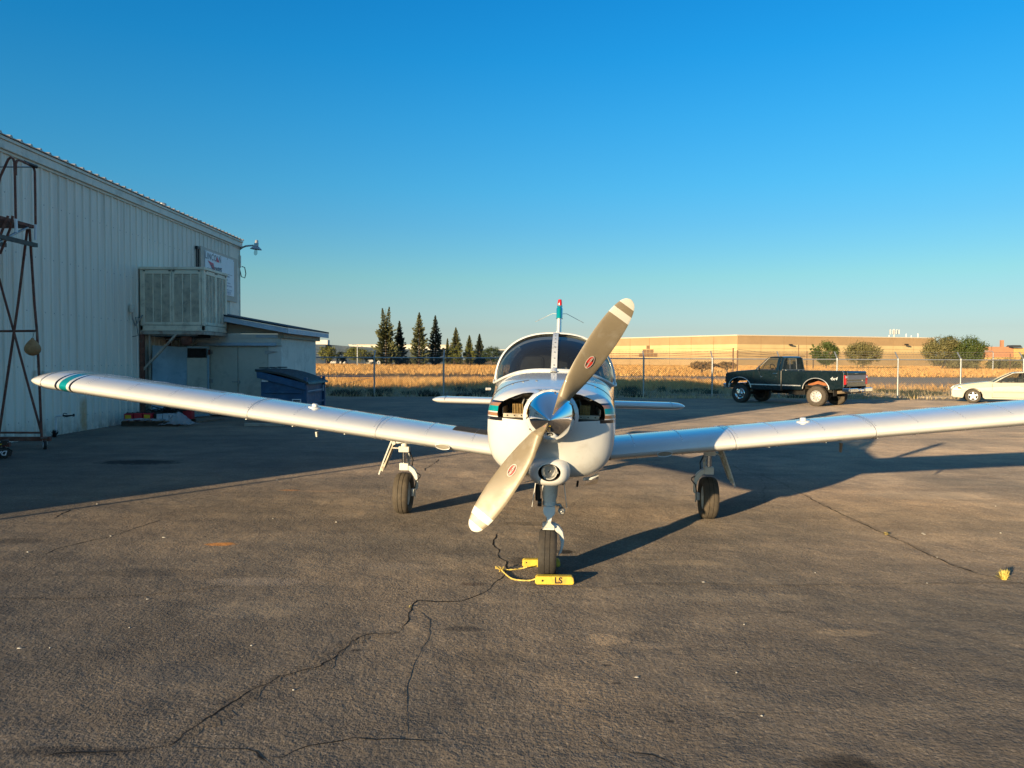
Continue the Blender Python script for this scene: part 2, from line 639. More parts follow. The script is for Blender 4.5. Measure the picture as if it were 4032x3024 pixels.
# pale concrete edging that shows in places along the fence
m_conc = mat('old_concrete', (0.36, 0.31, 0.25), 0.9, var=0.2, vs=3, bump=0.4, bs=40, where='world', dirt=((0.16, 0.12, 0.08), 0.7), ds=1.2)
for (x0, x1, y, w) in ((7.2, 15.5, 36.1, .22), (17.6, 24.0, 37.6, .34), (-3.5, 5.0, 36.3, .15), (17.0, 30.0, 34.9, .16)):
    b = MB()
    b.box(((x0 + x1) / 2, y, -0.01), (x1 - x0, w, 0.13))
    struct(b.build('concrete_strip', m_conc, bevel=0.02))

# cracks in the asphalt
m_crack = mat('crack_soil', (0.032, 0.027, 0.023), 1.0, spec=0.02, var=0.3, where='world')
m_seam = m_asph_dark


def zl(pts, ox, oy, s):
    return [gp(ox + x * s, oy + y * s) for x, y in pts]


def crack(name, pts, w, m, jit=0.012, z=0.0016, step=0.05, wide=1.0):
    out = []
    for a, c in zip(pts, pts[1:]):
        n = max(1, int((c - a).length / step))
        for k in range(n):
            out.append(a.lerp(c, k / n))
    out.append(pts[-1])
    b = MB()
    L, Rr = [], []
    off = 0.0
    for i, p in enumerate(out):
        d = (out[min(i + 1, len(out) - 1)] - out[max(i - 1, 0)]).normalized()
        nrm = Vector((-d.y, d.x, 0))
        off = off * 0.6 + RN.uniform(-jit, jit)
        ww = w * RN.uniform(0.35, 1.35) * (0.55 + 0.9 * abs(math.sin(i * .17 + 1.3 * math.sin(i * .05)))) / 2 * (0.25 if i in (0, len(out) - 1) else 1)
        q = p + nrm * off
        L.append(q + nrm * ww + Vector((0, 0, z)))
        Rr.append(q - nrm * ww + Vector((0, 0, z)))
    n = len(out)
    b.add(L + Rr, [(i, n + i, n + i + 1, i + 1) for i in range(n - 1)])
    return struct(b.build(name, m))


LG = (0, 1800, .9042)
RG = (2000, 1800, .9186)
main = [(2165, 330), (2145, 380), (2168, 405), (2170, 430), (2205, 455), (2210, 480), (2190, 520), (2140, 570), (2090, 600), (2010, 630), (1900, 630), (1815, 625), (1785, 655), (1775, 690), (1785, 710), (1740, 765)]
main2 = [(1740, 765), (1600, 775), (1530, 805), (1450, 880), (1400, 910), (1290, 935), (1210, 955), (1160, 985), (1100, 1015), (1030, 1055), (900, 1140), (850, 1175), (740, 1260)]
m_band = m_asph_dark
crack('crack_filler', zl(main2, *LG), 0.085, m_band, 0.02, 0.0014, 0.03)
crack('crack', zl(main, *LG), 0.009, m_crack)
crack('crack', zl(main2, *LG), 0.006, m_crack, 0.010, z=0.0028, step=.03)
crack('crack', zl([(740, 1262), (600, 1275), (480, 1280), (350, 1290), (240, 1295), (180, 1310)], *LG), 0.0055, m_crack)
crack('crack', zl([(740, 1260), (850, 1268), (1000, 1262), (1080, 1270), (1140, 1305), (1170, 1354)], *LG), 0.005, m_crack)
crack('crack', zl([(1140, 1305), (1230, 1305), (1340, 1260), (1440, 1248), (1540, 1220), (1760, 1225), (1900, 1235)], *LG), 0.005, m_crack)
crack('tar_mark', zl([(1810, 660), (1870, 710), (1865, 790), (1800, 900), (1770, 1000), (1765, 1100), (1775, 1210)], *LG), 0.008, m_seam, 0.004)
crack('crack', zl([(230, 270), (270, 245), (310, 230)], *LG), 0.012, m_crack)
crack('crack', zl([(170, 430), (200, 420), (260, 395), (480, 345), (590, 310), (700, 275)], *LG), 0.009, m_crack)
crack('crack', zl([(1850, 60), (1880, 35), (1910, 10)], *LG), 0.012, m_crack, 0.03)
crack('seam', zl([(0, 545), (200, 555), (400, 560), (550, 545), (850, 540), (1000, 548), (1200, 550), (1500, 545), (1800, 540), (2240, 540)], *RG), 0.035, m_seam, 0.006)
crack('seam', zl([(900, 20), (960, 35), (1000, 60), (1100, 80), (1180, 115), (1240, 148), (1330, 195), (1440, 250), (1530, 290), (1620, 330), (1740, 385), (1840, 432), (1900, 460), (2000, 495), (2110, 525)], *RG), 0.035, m_seam, 0.015)
crack('crack', zl([(1240, 148), (1330, 195), (1440, 250), (1530, 290), (1620, 330), (1740, 385), (1840, 432), (1900, 460), (2000, 495)], *RG), 0.009, m_crack, z=0.003)
crack('crack', zl([(1965, 405), (2080, 412), (2240, 434)], *RG), 0.012, m_seam)
crack('crack', zl([(150, 1080), (190, 1092), (235, 1110), (247, 1135)], *RG), 0.004, m_crack, 0.005)
crack('crack', zl([(370, 1140), (390, 1162), (420, 1175)], *RG), 0.005, m_crack, 0.005)
crack('crack', zl([(345, 1182), (385, 1200), (430, 1245), (520, 1265), (620, 1275), (700, 1310), (720, 1332)], *RG), 0.005, m_crack, 0.005)
crack('crack', zl([(730, 1150), (860, 1160), (1000, 1100), (1300, 1095), (1420, 1075), (1440, 1030)], *RG), 0.003, m_seam, 0.005)
crack('seam', zl([(0, 615), (200, 620), (420, 610), (640, 600), (1000, 560)], *LG), 0.03, m_seam, 0.01)
crack('crack', zl([(1700, 1110), (1650, 560), (2100, 470)], 2640, 1740, .217)[:2], 0.02, m_seam, 0.02)
crack('crack', zl([(2130, 60), (2400, 130), (2700, 190), (2900, 240)], 2000, 1500, .4), 0.03, m_seam, 0.05)
# small pale litter: bits of gravel and paper
m_peb = mat('pale_stone', (0.50, 0.46, 0.40), 0.8, var=0.25)
peb = [(1090, 1890), (383, 1986), (1324, 2057), (645, 2117), (436, 2112), (1075, 2043), (580, 2360), (510, 2472), (197, 2552), (76, 2554), (990, 2543), (1156, 2718), (2508, 2668), (2900, 2650), (3000, 2820), (3640, 2105), (3920, 1994), (3940, 2100), (2770, 2293), (3210, 2256), (3650, 2297), (3633, 2101), (3690, 2195), (110, 2175), (2600, 2080), (2930, 2460)]
for i, (x, y) in enumerate(peb):
    p = gp(x, y)
    s = 0.003 + 0.0009 * p.y * RN.uniform(.5, 1.2)
    b = MB()
    b.lathe([(s * .6, 0), (s, s * .3), (s * .7, s * .7), (s * .2, s * .9)], p, (0, 0, 1), 6)
    b.v = [(p.x + (v[0] - p.x) * RN.uniform(.8, 1.3) * (1.9 if i % 3 == 0 else 1), v[1], v[2]) for v in b.v]
    tag(b.build('pebble', m_peb, smooth=50), 'tiny pale stone lying loose on the asphalt apron', 'pebble', 'pale pebbles scattered on the apron')


# ------------------------------------------------------------------ grass
def blades(name, X, Y, H, W, m, lean=0.35, z0=-0.04, label=None):
    n = len(X)
    ang = np.random.uniform(0, np.pi, n)
    lx = np.random.normal(0, lean, n) * H
    ly = np.random.normal(0, lean, n) * H
    dx, dy = np.cos(ang) * W / 2, np.sin(ang) * W / 2
    z = np.full(n, z0)
    v = np.stack([np.stack([X - dx, Y - dy, z], 1), np.stack([X + dx, Y + dy, z], 1),
                  np.stack([X + lx * .4 + dx * .6, Y + ly * .4 + dy * .6, z + H * .6], 1), np.stack([X + lx * .4 - dx * .6, Y + ly * .4 - dy * .6, z + H * .6], 1),
                  np.stack([X + lx, Y + ly, z + H], 1)], 1).reshape(-1, 3)
    i = np.arange(n) * 5
    loops = np.stack([i, i + 1, i + 2, i + 3, i + 3, i + 2, i + 4], 1).reshape(-1)
    starts = np.stack([np.arange(n) * 7, np.arange(n) * 7 + 4], 1).reshape(-1)
    tot = np.tile([4, 3], n)
    me = bpy.data.meshes.new(name)
    me.vertices.add(len(v))
    me.vertices.foreach_set('co', v.ravel())
    me.loops.add(len(loops))
    me.loops.foreach_set('vertex_index', loops.astype(np.int32))
    me.polygons.add(2 * n)
    me.polygons.foreach_set('loop_start', starts.astype(np.int32))
    me.polygons.foreach_set('loop_total', tot.astype(np.int32))
    me.update()
    me.materials.append(m)
    o = bpy.data.objects.new(name, me)
    COL.objects.link(o)
    o['kind'] = 'stuff'
    if label:
        o['label'] = label
    return o


def grass_mat(name, stops, scale=0.25):
    t = NT(name)
    P = t.coord('world')
    n = t.noise(P, scale, 6, 0.7)
    c = t.ramp(n, stops)
    n2 = t.noise(P, 9, 2)
    c = t.mix(1.0, c, t.ramp(n2, [(0.3, 0.65), (0.7, 1.3)]), 'MULTIPLY')
    t.l(c, t.b.inputs['Base Color'])
    t.set(rough=0.8, spec=0.15)
    return t.mat


m_gold = grass_mat('golden_dry_grass', [(0.32, (0.45, 0.22, 0.065)), (0.46, (0.66, 0.36, 0.12)), (0.62, (0.72, 0.45, 0.18)), (0.75, (0.54, 0.38, 0.15))])
m_straw = grass_mat('straw_weeds', [(0.35, (0.30, 0.24, 0.13)), (0.5, (0.52, 0.39, 0.22)), (0.68, (0.66, 0.50, 0.30))], 0.8)
m_weed = grass_mat('green_weeds', [(0.35, (0.035, 0.055, 0.028)), (0.6, (0.065, 0.085, 0.04)), (0.75, (0.12, 0.12, 0.06))], 1.2)
np.random.seed(5)


def keep_wedge(X, Y, m=1.5):
    return (X > -0.42 * Y - m) & (X < 0.70 * Y + m)


def patchy(X, Y, s):
    return 0.5 + 0.5 * np.sin(X * s + 1.7 * np.sin(Y * s * .7)) * np.sin(Y * s * 1.3 + 1.1 * np.sin(X * s * .6 + 2))


# tall grass beyond the fence, then the far field
X = np.random.uniform(-22, 34, 60000)
Y = np.random.uniform(42.0, 61, 60000)
k = keep_wedge(X, Y) & (Y < 60 - 15 * np.clip((X - 13) * .12, 0, 1)) & (Y > 42 + 1.2 * np.sin(X * .7) + 0.8 * np.sin(X * 2.1)) & (np.random.rand(60000) < .45 + .55 * patchy(X, Y, .5))
blades('tall_dry_grass', X[k], Y[k], np.random.uniform(.22, .55, k.sum()), np.random.uniform(.018, .04, k.sum()), m_gold, 0.55, label='tall golden dry grass just beyond the chain link fence')
X = np.random.uniform(-110, 175, 120000)
Y = 81 + 168 * np.random.rand(120000) ** 1.5
k = keep_wedge(X, Y, 5) & ((X > 6) | (Y > 88) | (np.random.rand(120000) < .12))
blades('far_dry_grass', X[k], Y[k], np.random.uniform(.22, .50, k.sum()) * (.7 + .6 * patchy(X[k], Y[k], .11)), np.random.uniform(.04, .10, k.sum()), m_gold, 0.6, label='golden dry grass field stretching to the far trees')
X = np.random.uniform(-17, 33, 40000)
Y = np.random.uniform(33.2, 43, 40000)
pp = patchy(X, Y, .9)
k = keep_wedge(X, Y) & (np.random.rand(40000) < .15 + .85 * pp ** 2)
blades('straw_weeds', X[k], Y[k], np.random.uniform(.06, .30, k.sum()), np.random.uniform(.015, .04, k.sum()), m_straw, 0.5, label='short grey straw and weeds along the fence line')
# leafy weed clumps by the fence foot
XX, YY, HH = [], [], []
for _ in range(70):
    cx = RN.uniform(-14, 26)
    cy = RN.choice((RN.uniform(34.2, 36), RN.uniform(36, 42)))
    h, r = RN.uniform(.15, .42), RN.uniform(.15, .45)
    n = int(160 * r / .3)
    XX += list(np.random.normal(cx, r * .6, n))
    YY += list(np.random.normal(cy, r * .4, n))
    HH += list(np.random.uniform(.3, 1, n) * h)
blades('green_weeds', np.array(XX), np.array(YY), np.array(HH), np.random.uniform(.03, .07, len(XX)), m_weed, 0.6, label='low dark green weeds clumped along the fence foot')


def clump(p, r, h, n, m, label, name='weed'):
    b = MB()
    for _ in range(n):
        a, e = RN.uniform(0, 6.283), RN.uniform(.15, 1.45)
        L = r * RN.uniform(.6, 1.15)
        d = Vector((math.cos(a) * math.cos(e), math.sin(a) * math.cos(e), math.sin(e) * h / r))
        q = p + Vector((RN.uniform(-.2, .2) * r, RN.uniform(-.2, .2) * r, 0))
        s = d.cross(Vector((0, 0, 1))).normalized() * r * .055
        tip = q + d * L
        md = q + d * L * .55 + Vector((0, 0, r * .06))
        b.add([q - s, q + s, md + s * 1.2, tip, md - s * 1.2], [(0, 1, 2, 4), (4, 2, 3)])
        for sd_ in (-1, 1):
            b.add([md, md + s * 2.8 * sd_ + d * L * .25, md + d * L * .14], [(0, 1, 2)])
    return tag(b.build(name, m), label, 'weed')


m_yel = mat('yellow_weed_leaf', (0.62, 0.50, 0.13), 0.7, var=0.3, vs=30)
clump(gp(3952, 2282), .062, .085, 85, m_yel, 'bright yellow weed tuft growing where two asphalt seams meet')
m_dull = mat('dull_straw_leaf', (0.42, 0.34, 0.14), 0.8, var=0.3, vs=30)
clump(gp(3490, 2106), .05, .03, 45, m_dull, 'flat straw-coloured weed sprig growing halfway along the diagonal seam')
clump(gp(1613, 2392), .02, .02, 24, m_dull, 'tiny straw-coloured sprout growing out of the long foreground crack')
# ------------------------------------------------------------------ the airplane
def paint_material():
    t = NT('aircraft_white')
    P = t.coord('object')
    z = t.sep(P)[2]
    xa = t.math('ABSOLUTE', t.sep(P)[0])
    c = t.ramp(t.noise(P, 2.5, 6, 0.6), [(0.3, (0.60, 0.595, 0.58)), (0.7, (0.67, 0.665, 0.65))])
    # flat striping along the sides
    st = t.n('ShaderNodeValToRGB')
    st.color_ramp.interpolation = 'CONSTANT'
    e = st.color_ramp.elements
    stops = [(0.0, (0.64, 0.63, 0.615)), (1.185, (0.012, 0.011, 0.012)), (1.207, (0.64, 0.63, 0.615)), (1.213, (0.30, 0.15, 0.075)), (1.238, (0.64, 0.63, 0.615)), (1.244, (0.0, 0.25, 0.27)), (1.282, (0.64, 0.63, 0.615)), (1.287, (0.30, 0.15, 0.075)), (1.305, (0.64, 0.63, 0.615)), (1.309, (0.012, 0.011, 0.012)), (1.325, (0.64, 0.63, 0.615))]
    while len(e) < len(stops):
        e.new(0.9)
    for el, (p, cc) in zip(e, stops):
        el.position = p / 2.0
        el.color = rgb(cc)
    t.l(t.math('MULTIPLY', z, 0.5), st.inputs['Fac'])
    inb = t.math('MULTIPLY', t.math('GREATER_THAN', z, 1.184), t.math('LESS_THAN', z, 1.3255))
    inb = t.math('MULTIPLY', inb, t.math('GREATER_THAN', xa, 0.34))
    c = t.mix(inb, c, st.outputs['Color'])
    grime = t.ramp(t.noise(P, 7, 9, 0.72, 0.5), [(0.55, 0.0), (0.75, 0.30)])
    c = t.mix(grime, c, (0.34, 0.29, 0.23))
    t.l(c, t.b.inputs['Base Color'])
    t.set(rough=0.24, coat=0.9, coatr=0.05)
    t.bump(t.noise(P, 5, 3), 0.04, 0.01)
    return t.mat


def wing_paint(name, c0, c1, rough=0.24):
    t = NT(name)
    P = t.coord('object')
    c = t.ramp(t.noise(P, 3, 6, 0.6), [(0.3, c0), (0.7, c1)])
    grime = t.ramp(t.noise(P, 6, 9, 0.72, 0.5), [(0.56, 0.0), (0.78, 0.22)])
    t.l(t.mix(grime, c, tuple(x * 0.55 for x in c0)), t.b.inputs['Base Color'])
    t.set(rough=rough, coat=1.0, coatr=0.04)
    t.bump(t.noise(P, 4, 3), 0.05, 0.01)
    return t.mat


m_paint = paint_material()
m_wing = wing_paint('wing_white', (0.60, 0.595, 0.58), (0.67, 0.665, 0.65))
m_teal = wing_paint('teal_paint', (0.0, 0.21, 0.235), (0.0, 0.26, 0.28))
m_sblack = wing_paint('black_stripe_paint', (0.012, 0.011, 0.012), (0.018, 0.016, 0.017))
m_walk = mat('wing_walk_grit', (0.020, 0.019, 0.018), 0.95, var=0.3, vs=30, bump=0.5, bs=250)
m_cavity = mat('sooty_baffle', (0.10, 0.085, 0.066), 0.7, var=0.5, vs=12)
m_alu = mat('aluminium_baffle', (0.42, 0.38, 0.31), 0.5, metal=0.5, var=0.25, vs=14, dirt=((0.08, 0.06, 0.04), 0.7), ds=9)
m_fins = mat('gold_cylinder_fins', (0.34, 0.22, 0.08), 0.5, metal=0.5, var=0.3, vs=18)
m_prop = mat('propeller_grey', (0.215, 0.172, 0.112), 0.40, var=0.10, vs=4, coat=0.15, dirt=((0.36, 0.33, 0.28), 0.4), ds=7)
m_ptip = mat('propeller_white', (0.60, 0.57, 0.50), 0.4, var=0.04)
m_seat = mat('dark_seat_cloth', (0.035, 0.035, 0.042), 0.85, var=0.2)
m_head = mat('cream_lining', (0.50, 0.44, 0.36), 0.85, var=0.08)
m_panel = mat('instrument_black', (0.012, 0.012, 0.014), 0.7)
m_wind = glass('windshield_tint', (0.62, 0.68, 0.72), 0.62, 0.02, 0.7)
m_rivet = mat('bright_rivet', (0.85, 0.84, 0.80), 0.28, metal=0.75, var=0.05)
m_reflect = mat('lamp_reflector', (0.80, 0.79, 0.76), 0.30, metal=0.6, var=0.12, vs=60)
m_hose = mat('grey_hose', (0.20, 0.19, 0.18), 0.6, var=0.2)
m_badge = mat('red_badge', (0.50, 0.03, 0.02), 0.4)
m_badge_dark = mat('dark_badge', (0.06, 0.02, 0.012), 0.4)

AROLL = rad(1.15)
PLANE = thing('airplane', 'white low-wing propeller airplane with teal stripes parked nose-on on the apron', 'airplane', (0.234, 5.14, 0), rad(-3.8), roty=AROLL, local=True)
AIR = PLANE


def curve(tab, y, k):
    """smooth interpolation in a table of (y, values...)"""
    if y <= tab[0][0]:
        return tab[0][k]
    if y >= tab[-1][0]:
        return tab[-1][k]
    for i in range(len(tab) - 1):
        if tab[i][0] <= y <= tab[i + 1][0]:
            a, c = tab[i], tab[i + 1]
            t = (y - a[0]) / (c[0] - a[0])
            p = tab[i - 1] if i else a
            q = tab[i + 2] if i + 2 < len(tab) else c
            ma = (c[k] - p[k]) / (c[0] - p[0]) * (c[0] - a[0]) if c[0] != p[0] else 0
            mc = (q[k] - a[k]) / (q[0] - a[0]) * (c[0] - a[0]) if q[0] != a[0] else 0
            t2, t3 = t * t, t * t * t
            return (2 * t3 - 3 * t2 + 1) * a[k] + (t3 - 2 * t2 + t) * ma + (-2 * t3 + 3 * t2) * c[k] + (t3 - t2) * mc


#        y     w     zt     zm    zb    pu   pl
FRONT = [(.30, .445, 1.415, 1.20, .80, 2.7, 3.3), (.34, .455, 1.425, 1.20, .785, 2.7, 3.3), (.7, .482, 1.475, 1.20, .72, 2.6, 3.3), (1.2, .508, 1.53, 1.22, .68, 2.5, 3.2), (1.6, .53, 1.545, 1.27, .66, 2.4, 3.2), (2.06, .552, 1.55, 1.37, .65, 2.4, 3.2)]
AFT = [(2.05, .552, 1.865, 1.38, .65, 2.4, 3.2), (2.6, .556, 1.885, 1.36, .64, 2.4, 3.1), (3.3, .545, 1.86, 1.33, .66, 2.4, 3.0), (3.9, .50, 1.74, 1.25, .72, 2.3, 2.8), (4.6, .39, 1.55, 1.20, .80, 2.2, 2.5), (5.5, .28, 1.42, 1.17, .88, 2.1, 2.3), (6.5, .16, 1.33, 1.15, .97, 2, 2.2), (7.2, .06, 1.28, 1.14, 1.05, 2, 2)]


def sec(tab, y):
    return [curve(tab, y, k) for k in range(1, 7)]


def ring_pt(S, a, y):
    w, zt, zm, zb, pu, pl = S
    c, s_ = math.cos(a), math.sin(a)
    p = pu if s_ >= 0 else pl
    x = w * math.copysign(abs(c) ** (2 / p), c)
    z = zm + (zt - zm) * abs(s_) ** (2 / p) if s_ >= 0 else zm - (zm - zb) * abs(s_) ** (2 / p)
    return Vector((x, y, z))


NR = 72
SPIN = Vector((0.0, 0, 1.243))
# cowling: nose bowl circle swelling into the full section
rings = []
for t, y in ((1.0, .085), (1.0, .10), (.9, .125), (.72, .155), (.5, .19), (.3, .225), (.14, .262), (.04, .30), (0, .335)):
    S = sec(FRONT, max(.30, y))
    rg = []
    for k in range(NR):
        a = 2 * math.pi * k / NR
        P0 = ring_pt(S, a, y)
        d = Vector((P0.x, 0, P0.z)) - SPIN
        d.y = 0
        cpt = SPIN + d.normalized() * (.178 if y > .09 else .168)
        q = P0.lerp(cpt, t)
        rg.append((q.x, y, q.z))
    rings.append(rg)
for y in [.38, .5, .65, .8, .95, 1.1, 1.2]:
    rings.append([tuple(ring_pt(sec(FRONT, y), 2 * math.pi * k / NR, y)) for k in range(NR)])
b = MB().loft(rings, cap0=True, cap1=True)
cowl = b.build('cowling', [m_paint, m_cavity], AIR)


def cutter(outline, y0, y1, mi_name=m_cavity):
    c = MB().prism(outline, lambda u, w: (u, y0, w), lambda u, w: (u, y1, w), 1)
    o = c.build('cutter', [mi_name, mi_name])
    # back to airplane space (build re-centres a free object)
    for v in o.data.vertices:
        v.co += o.location
    o.location = PLANE.location
    o.rotation_euler = PLANE.rotation_euler
    return o


inlet = [(-.378, 1.231), (-.372, 1.290), (-.345, 1.322), (-.300, 1.345), (-.245, 1.368), (-.198, 1.384), (-.15, 1.391), (-.115, 1.391), (-.125, 1.385), (-.165, 1.338), (-.186, 1.29), (-.192, 1.24), (-.188, 1.203), (-.372, 1.208)]
cowl.data.update()
bpy.context.view_layer.update()
for s_ in (1, -1):
    boolean(cowl, cutter([(x * s_, z) for x, z in inlet], -.2, .62))
cowl.data.polygons.foreach_set('use_smooth', [True] * len(cowl.data.polygons))
cowl.data.set_sharp_from_angle(angle=rad(32))

# engine seen through the inlets
for s_ in (-1, 1):
    b = MB()
    for k in range(7):
        b.box((s_ * (.238 + .011 * (k - 3)), .36, 1.268), (.004, .16, .075), 0)
    for k in range(6):
        b.box((s_ * .238, .38, 1.236 + .0125 * k), (.072, .14, .004), 0)
    b.build('engine_cylinder', m_fins, AIR)
    b = MB()
    b.box((s_ * .262, .285, 1.222), (.155, .006, .030))
    b.beam((s_ * .345, .30, 1.25), (s_ * .32, .52, 1.27), .006, .05)
    o = b.build('baffle', m_alu, AIR, bevel=.002)
    b = MB()
    for q in range(3):
        b.lathe([(.005, 0), (.005, -.004)], (s_ * (.21 + .05 * q), .282, 1.222), (0, 1, 0), 8)
    struct(b.build('rivet', m_dark_hole, o), 'stuff')
    b = MB()
    b.tube([(s_ * .20, .36, 1.375), (s_ * .235, .33, 1.352), (s_ * .265, .33, 1.338), (s_ * .30, .36, 1.345), (s_ * .32, .45, 1.35)], .007, 8)
    b.tube([(s_ * .195, .35, 1.34), (s_ * .205, .32, 1.31), (s_ * .20, .33, 1.26)], .006, 8)
    b.tube([(s_ * .17, .36, 1.33), (s_ * .25, .42, 1.36), (s_ * .34, .40, 1.325)], .005, 6)
    b.build('engine_hose', m_hose, AIR, smooth=60)
    b = MB().lathe([(.01, -.13), (.034, -.12), (.036, .10), (.01, .12)], (s_ * .19, .47, 1.365), (1, 0, 0.1 * s_), 14)
    b.build('intake_duct', m_alu, AIR, smooth=40)

# cowl seam and screws
b = MB()
for x, z in ((-.30, 1.415), (-.22, 1.43), (-.12, 1.443), (.13, 1.443), (.24, 1.428), (.32, 1.40)):
    S = sec(FRONT, .62)
    c_ = min(.999, (abs(x) / S[0]) ** (S[4] / 2))
    p = ring_pt(S, math.acos(c_), .62)
    b.lathe([(.009, 0), (.009, .004), (.004, .005)], (x, .62, p.z), (0, -.12, 1), 10)
struct(b.build('cowl_fastener', m_steel, AIR), 'stuff')
S = sec(FRONT, .66)
for sgn in (1, -1):
    b = MB()
    pts = [ring_pt(S, rad(a) if sgn > 0 else math.pi - rad(a), .66) + Vector((0, 0, .001)) for a in range(22, 76, 4)]
    b.tube(pts, .0022, 5)
    b.build('cowl_seam', m_sblack, AIR, smooth=60)

# chin scoop with the landing light
rings = []
for y, k in ((.118, .35), (.124, .62), (.14, .80), (.17, .93), (.21, 1.0), (.30, 1.06), (.45, 1.08), (.62, 1.0), (.8, .8)):
    rings.append([(.145 * k * math.copysign(abs(math.cos(a)) ** .8, math.cos(a)), y, .846 + (.098 if math.sin(a) > 0 else .106) * k * math.copysign(abs(math.sin(a)) ** .8, math.sin(a))) for a in [2 * math.pi * q / 48 for q in range(48)]])
scoop = MB().loft(rings, cap0=True, cap1=True).build('chin_scoop', [m_paint, m_dark_hole], AIR)
bpy.context.view_layer.update()
boolean(scoop, cutter([(.078 * math.cos(a), .846 + .060 * math.sin(a)) for a in [2 * math.pi * q / 32 for q in range(32)]], -.1, .24, m_white_gear))
scoop.data.polygons.foreach_set('use_smooth', [True] * len(scoop.data.polygons))
scoop.data.set_sharp_from_angle(angle=rad(38))
lamp = MB().lathe([(.058, .0), (.058, -.03), (.053, -.036), (.050, -.032)], (0, .20, .846), (0, 1, 0), 28, cap1=False).build('landing_light', m_white_gear, AIR, smooth=40)
MB().lathe([(.010, .012), (.030, .004), (.046, -.016), (.051, -.028)], (0, .205, .846), (0, 1, 0), 28, cap1=False).build('reflector', m_reflect, lamp, smooth=60)
MB().lathe([(.050, -.030), (.040, -.038), (.02, -.043), (.001, -.044)], (0, .20, .846), (0, 1, 0), 24, cap0=False).build('lens', m_lens, lamp, smooth=60)
b = MB()
b.lathe([(.012, 0), (.012, -.02), (.006, -.03)], (0, .19, .85), (0, 1, 0), 10)
b.build('bulb', m_chrome, lamp, smooth=40)
b = MB()
for k in range(3):
    a = rad(90 + 120 * k + 25)
    b.box((.055 * math.cos(a), .165, .846 + .055 * math.sin(a)), (.012, .006, .012))
struct(b.build('clip', m_steel, lamp), 'stuff')
# exhaust outlet lip on the lower right and a drain
b = MB()
b.tube([(.245, .42, .765), (.30, .40, .775), (.345, .42, .80)], .012, 8)
b.loft([[(.25, .42, .725), (.27, .36, .785), (.35, .36, .82), (.355, .42, .775)], [(.25, .75, .66), (.27, .75, .70), (.35, .75, .74), (.355, .75, .68)]])
b.build('cowl_flap', m_paint, AIR, smooth=30)
MB().tube([(.205, .5, .735), (.20, .46, .705)], .008, 8).build('drain_pipe', m_black, AIR)

# spinner
prof = [(.165, .085), (.1655, .04), (.163, .0), (.152, -.05), (.132, -.105), (.106, -.165), (.076, -.225), (.042, -.282), (.018, -.318), (.006, -.330), (.0, -.332)]
spin = MB().lathe(prof, SPIN, (0, 1, 0), 64, cap1=False).build('spinner', m_spinner, AIR, smooth=40)
b = MB()
for k in range(18):
    a = rad(20 * k + 7)
    b.lathe([(.005, 0), (.004, .003)], SPIN + Vector((.1655 * math.cos(a), .03, .1655 * math.sin(a))), (math.cos(a), 0, math.sin(a)), 8)
struct(b.build('spinner_screw', m_steel, spin), 'stuff')

# propeller blades
BD = Vector((.545, 0, .838))


def blade(R0, e1):
    """R0 radial direction, e1 leading-edge direction in the disc"""
    fwd = Vector((0, -1, 0))
    tabc = [(.15, .110, .085), (.20, .132, .07), (.28, .165, .045), (.40, .190, .028), (.52, .197, .021), (.64, .196, .017), (.76, .178, .013), (.84, .152, .010), (.89, .122, .008), (.92, .088, .006), (.935, .050, .004), (.941, .012, .003)]
    rs = [.15, .17, .20, .24, .28, .34, .40, .46, .52, .58, .64, .70, .76, .795, .82, .845, .87, .89, .905, .92, .930, .937, .941]
    rings, mis = [], []
    for r in rs:
        ch, th = curve(tabc, r, 1), curve(tabc, r, 2)
        be = rad(16 + 28 * max(0, (1 - (r - .15) / .79)) ** 1.6)
        cd = (e1 * math.cos(be) + fwd * math.sin(be))
        nd = (fwd * math.cos(be) - e1 * math.sin(be))
        rg = []
        for k in range(20):
            a = 2 * math.pi * k / 20
            u = math.cos(a) * .5
            w = math.sin(a) * .5 * (1.25 if math.sin(a) > 0 else .55) * (.75 + .5 * u)
            rg.append(SPIN + R0 * r + cd * (u * ch) + nd * (w * th))
        rings.append(rg)
        mis.append(1 if (.794 < r < .844 or r > .889) else 0)
    o = MB().loft(rings, cap0=True, cap1=True, mis=mis).build('propeller_blade', [m_prop, m_ptip], AIR, smooth=50)
    # oval maker's badge
    r = .445
    be = rad(16 + 28 * max(0, (1 - (r - .15) / .79)) ** 1.6)
    cd = (e1 * math.cos(be) + fwd * math.sin(be))
    nd = (fwd * math.cos(be) - e1 * math.sin(be))
    cpt = SPIN + R0 * r + nd * .0166

    def oval(sx, sy, h):
        return [cpt + cd * (sx * math.cos(a)) + R0 * (sy * math.sin(a)) + nd * h for a in [2 * math.pi * q / 32 for q in range(32)]]
    MB().add(oval(.027, .047, .0006), [tuple(range(32))]).build('badge', m_ptip, o)
    bb = MB()
    pts = oval(.0235, .043, .0012)
    bb.add(pts, [tuple(range(32))], 0)
    bb.add([cpt + cd * x + R0 * y + nd * .0016 for x, y in ((-.022, .012), (-.010, .038), (-.004, .041), (.001, .010))], [(0, 1, 2, 3)], 1)
    bb.add([cpt + cd * x + R0 * y + nd * .0016 for x, y in ((.022, -.012), (.010, -.038), (.004, -.041), (-.001, -.010))], [(0, 1, 2, 3)], 1)
    M = frame(cpt + nd * .0022, R0, cd if (R0.cross(cd)).dot(nd) > 0 else -cd, nd)
    text_mb('HARTZELL', .017, M, bb, 2, bold=.0004)
    bb.build('badge_print', [m_badge, m_badge_dark, m_ptip], o, fix=False)
    return o


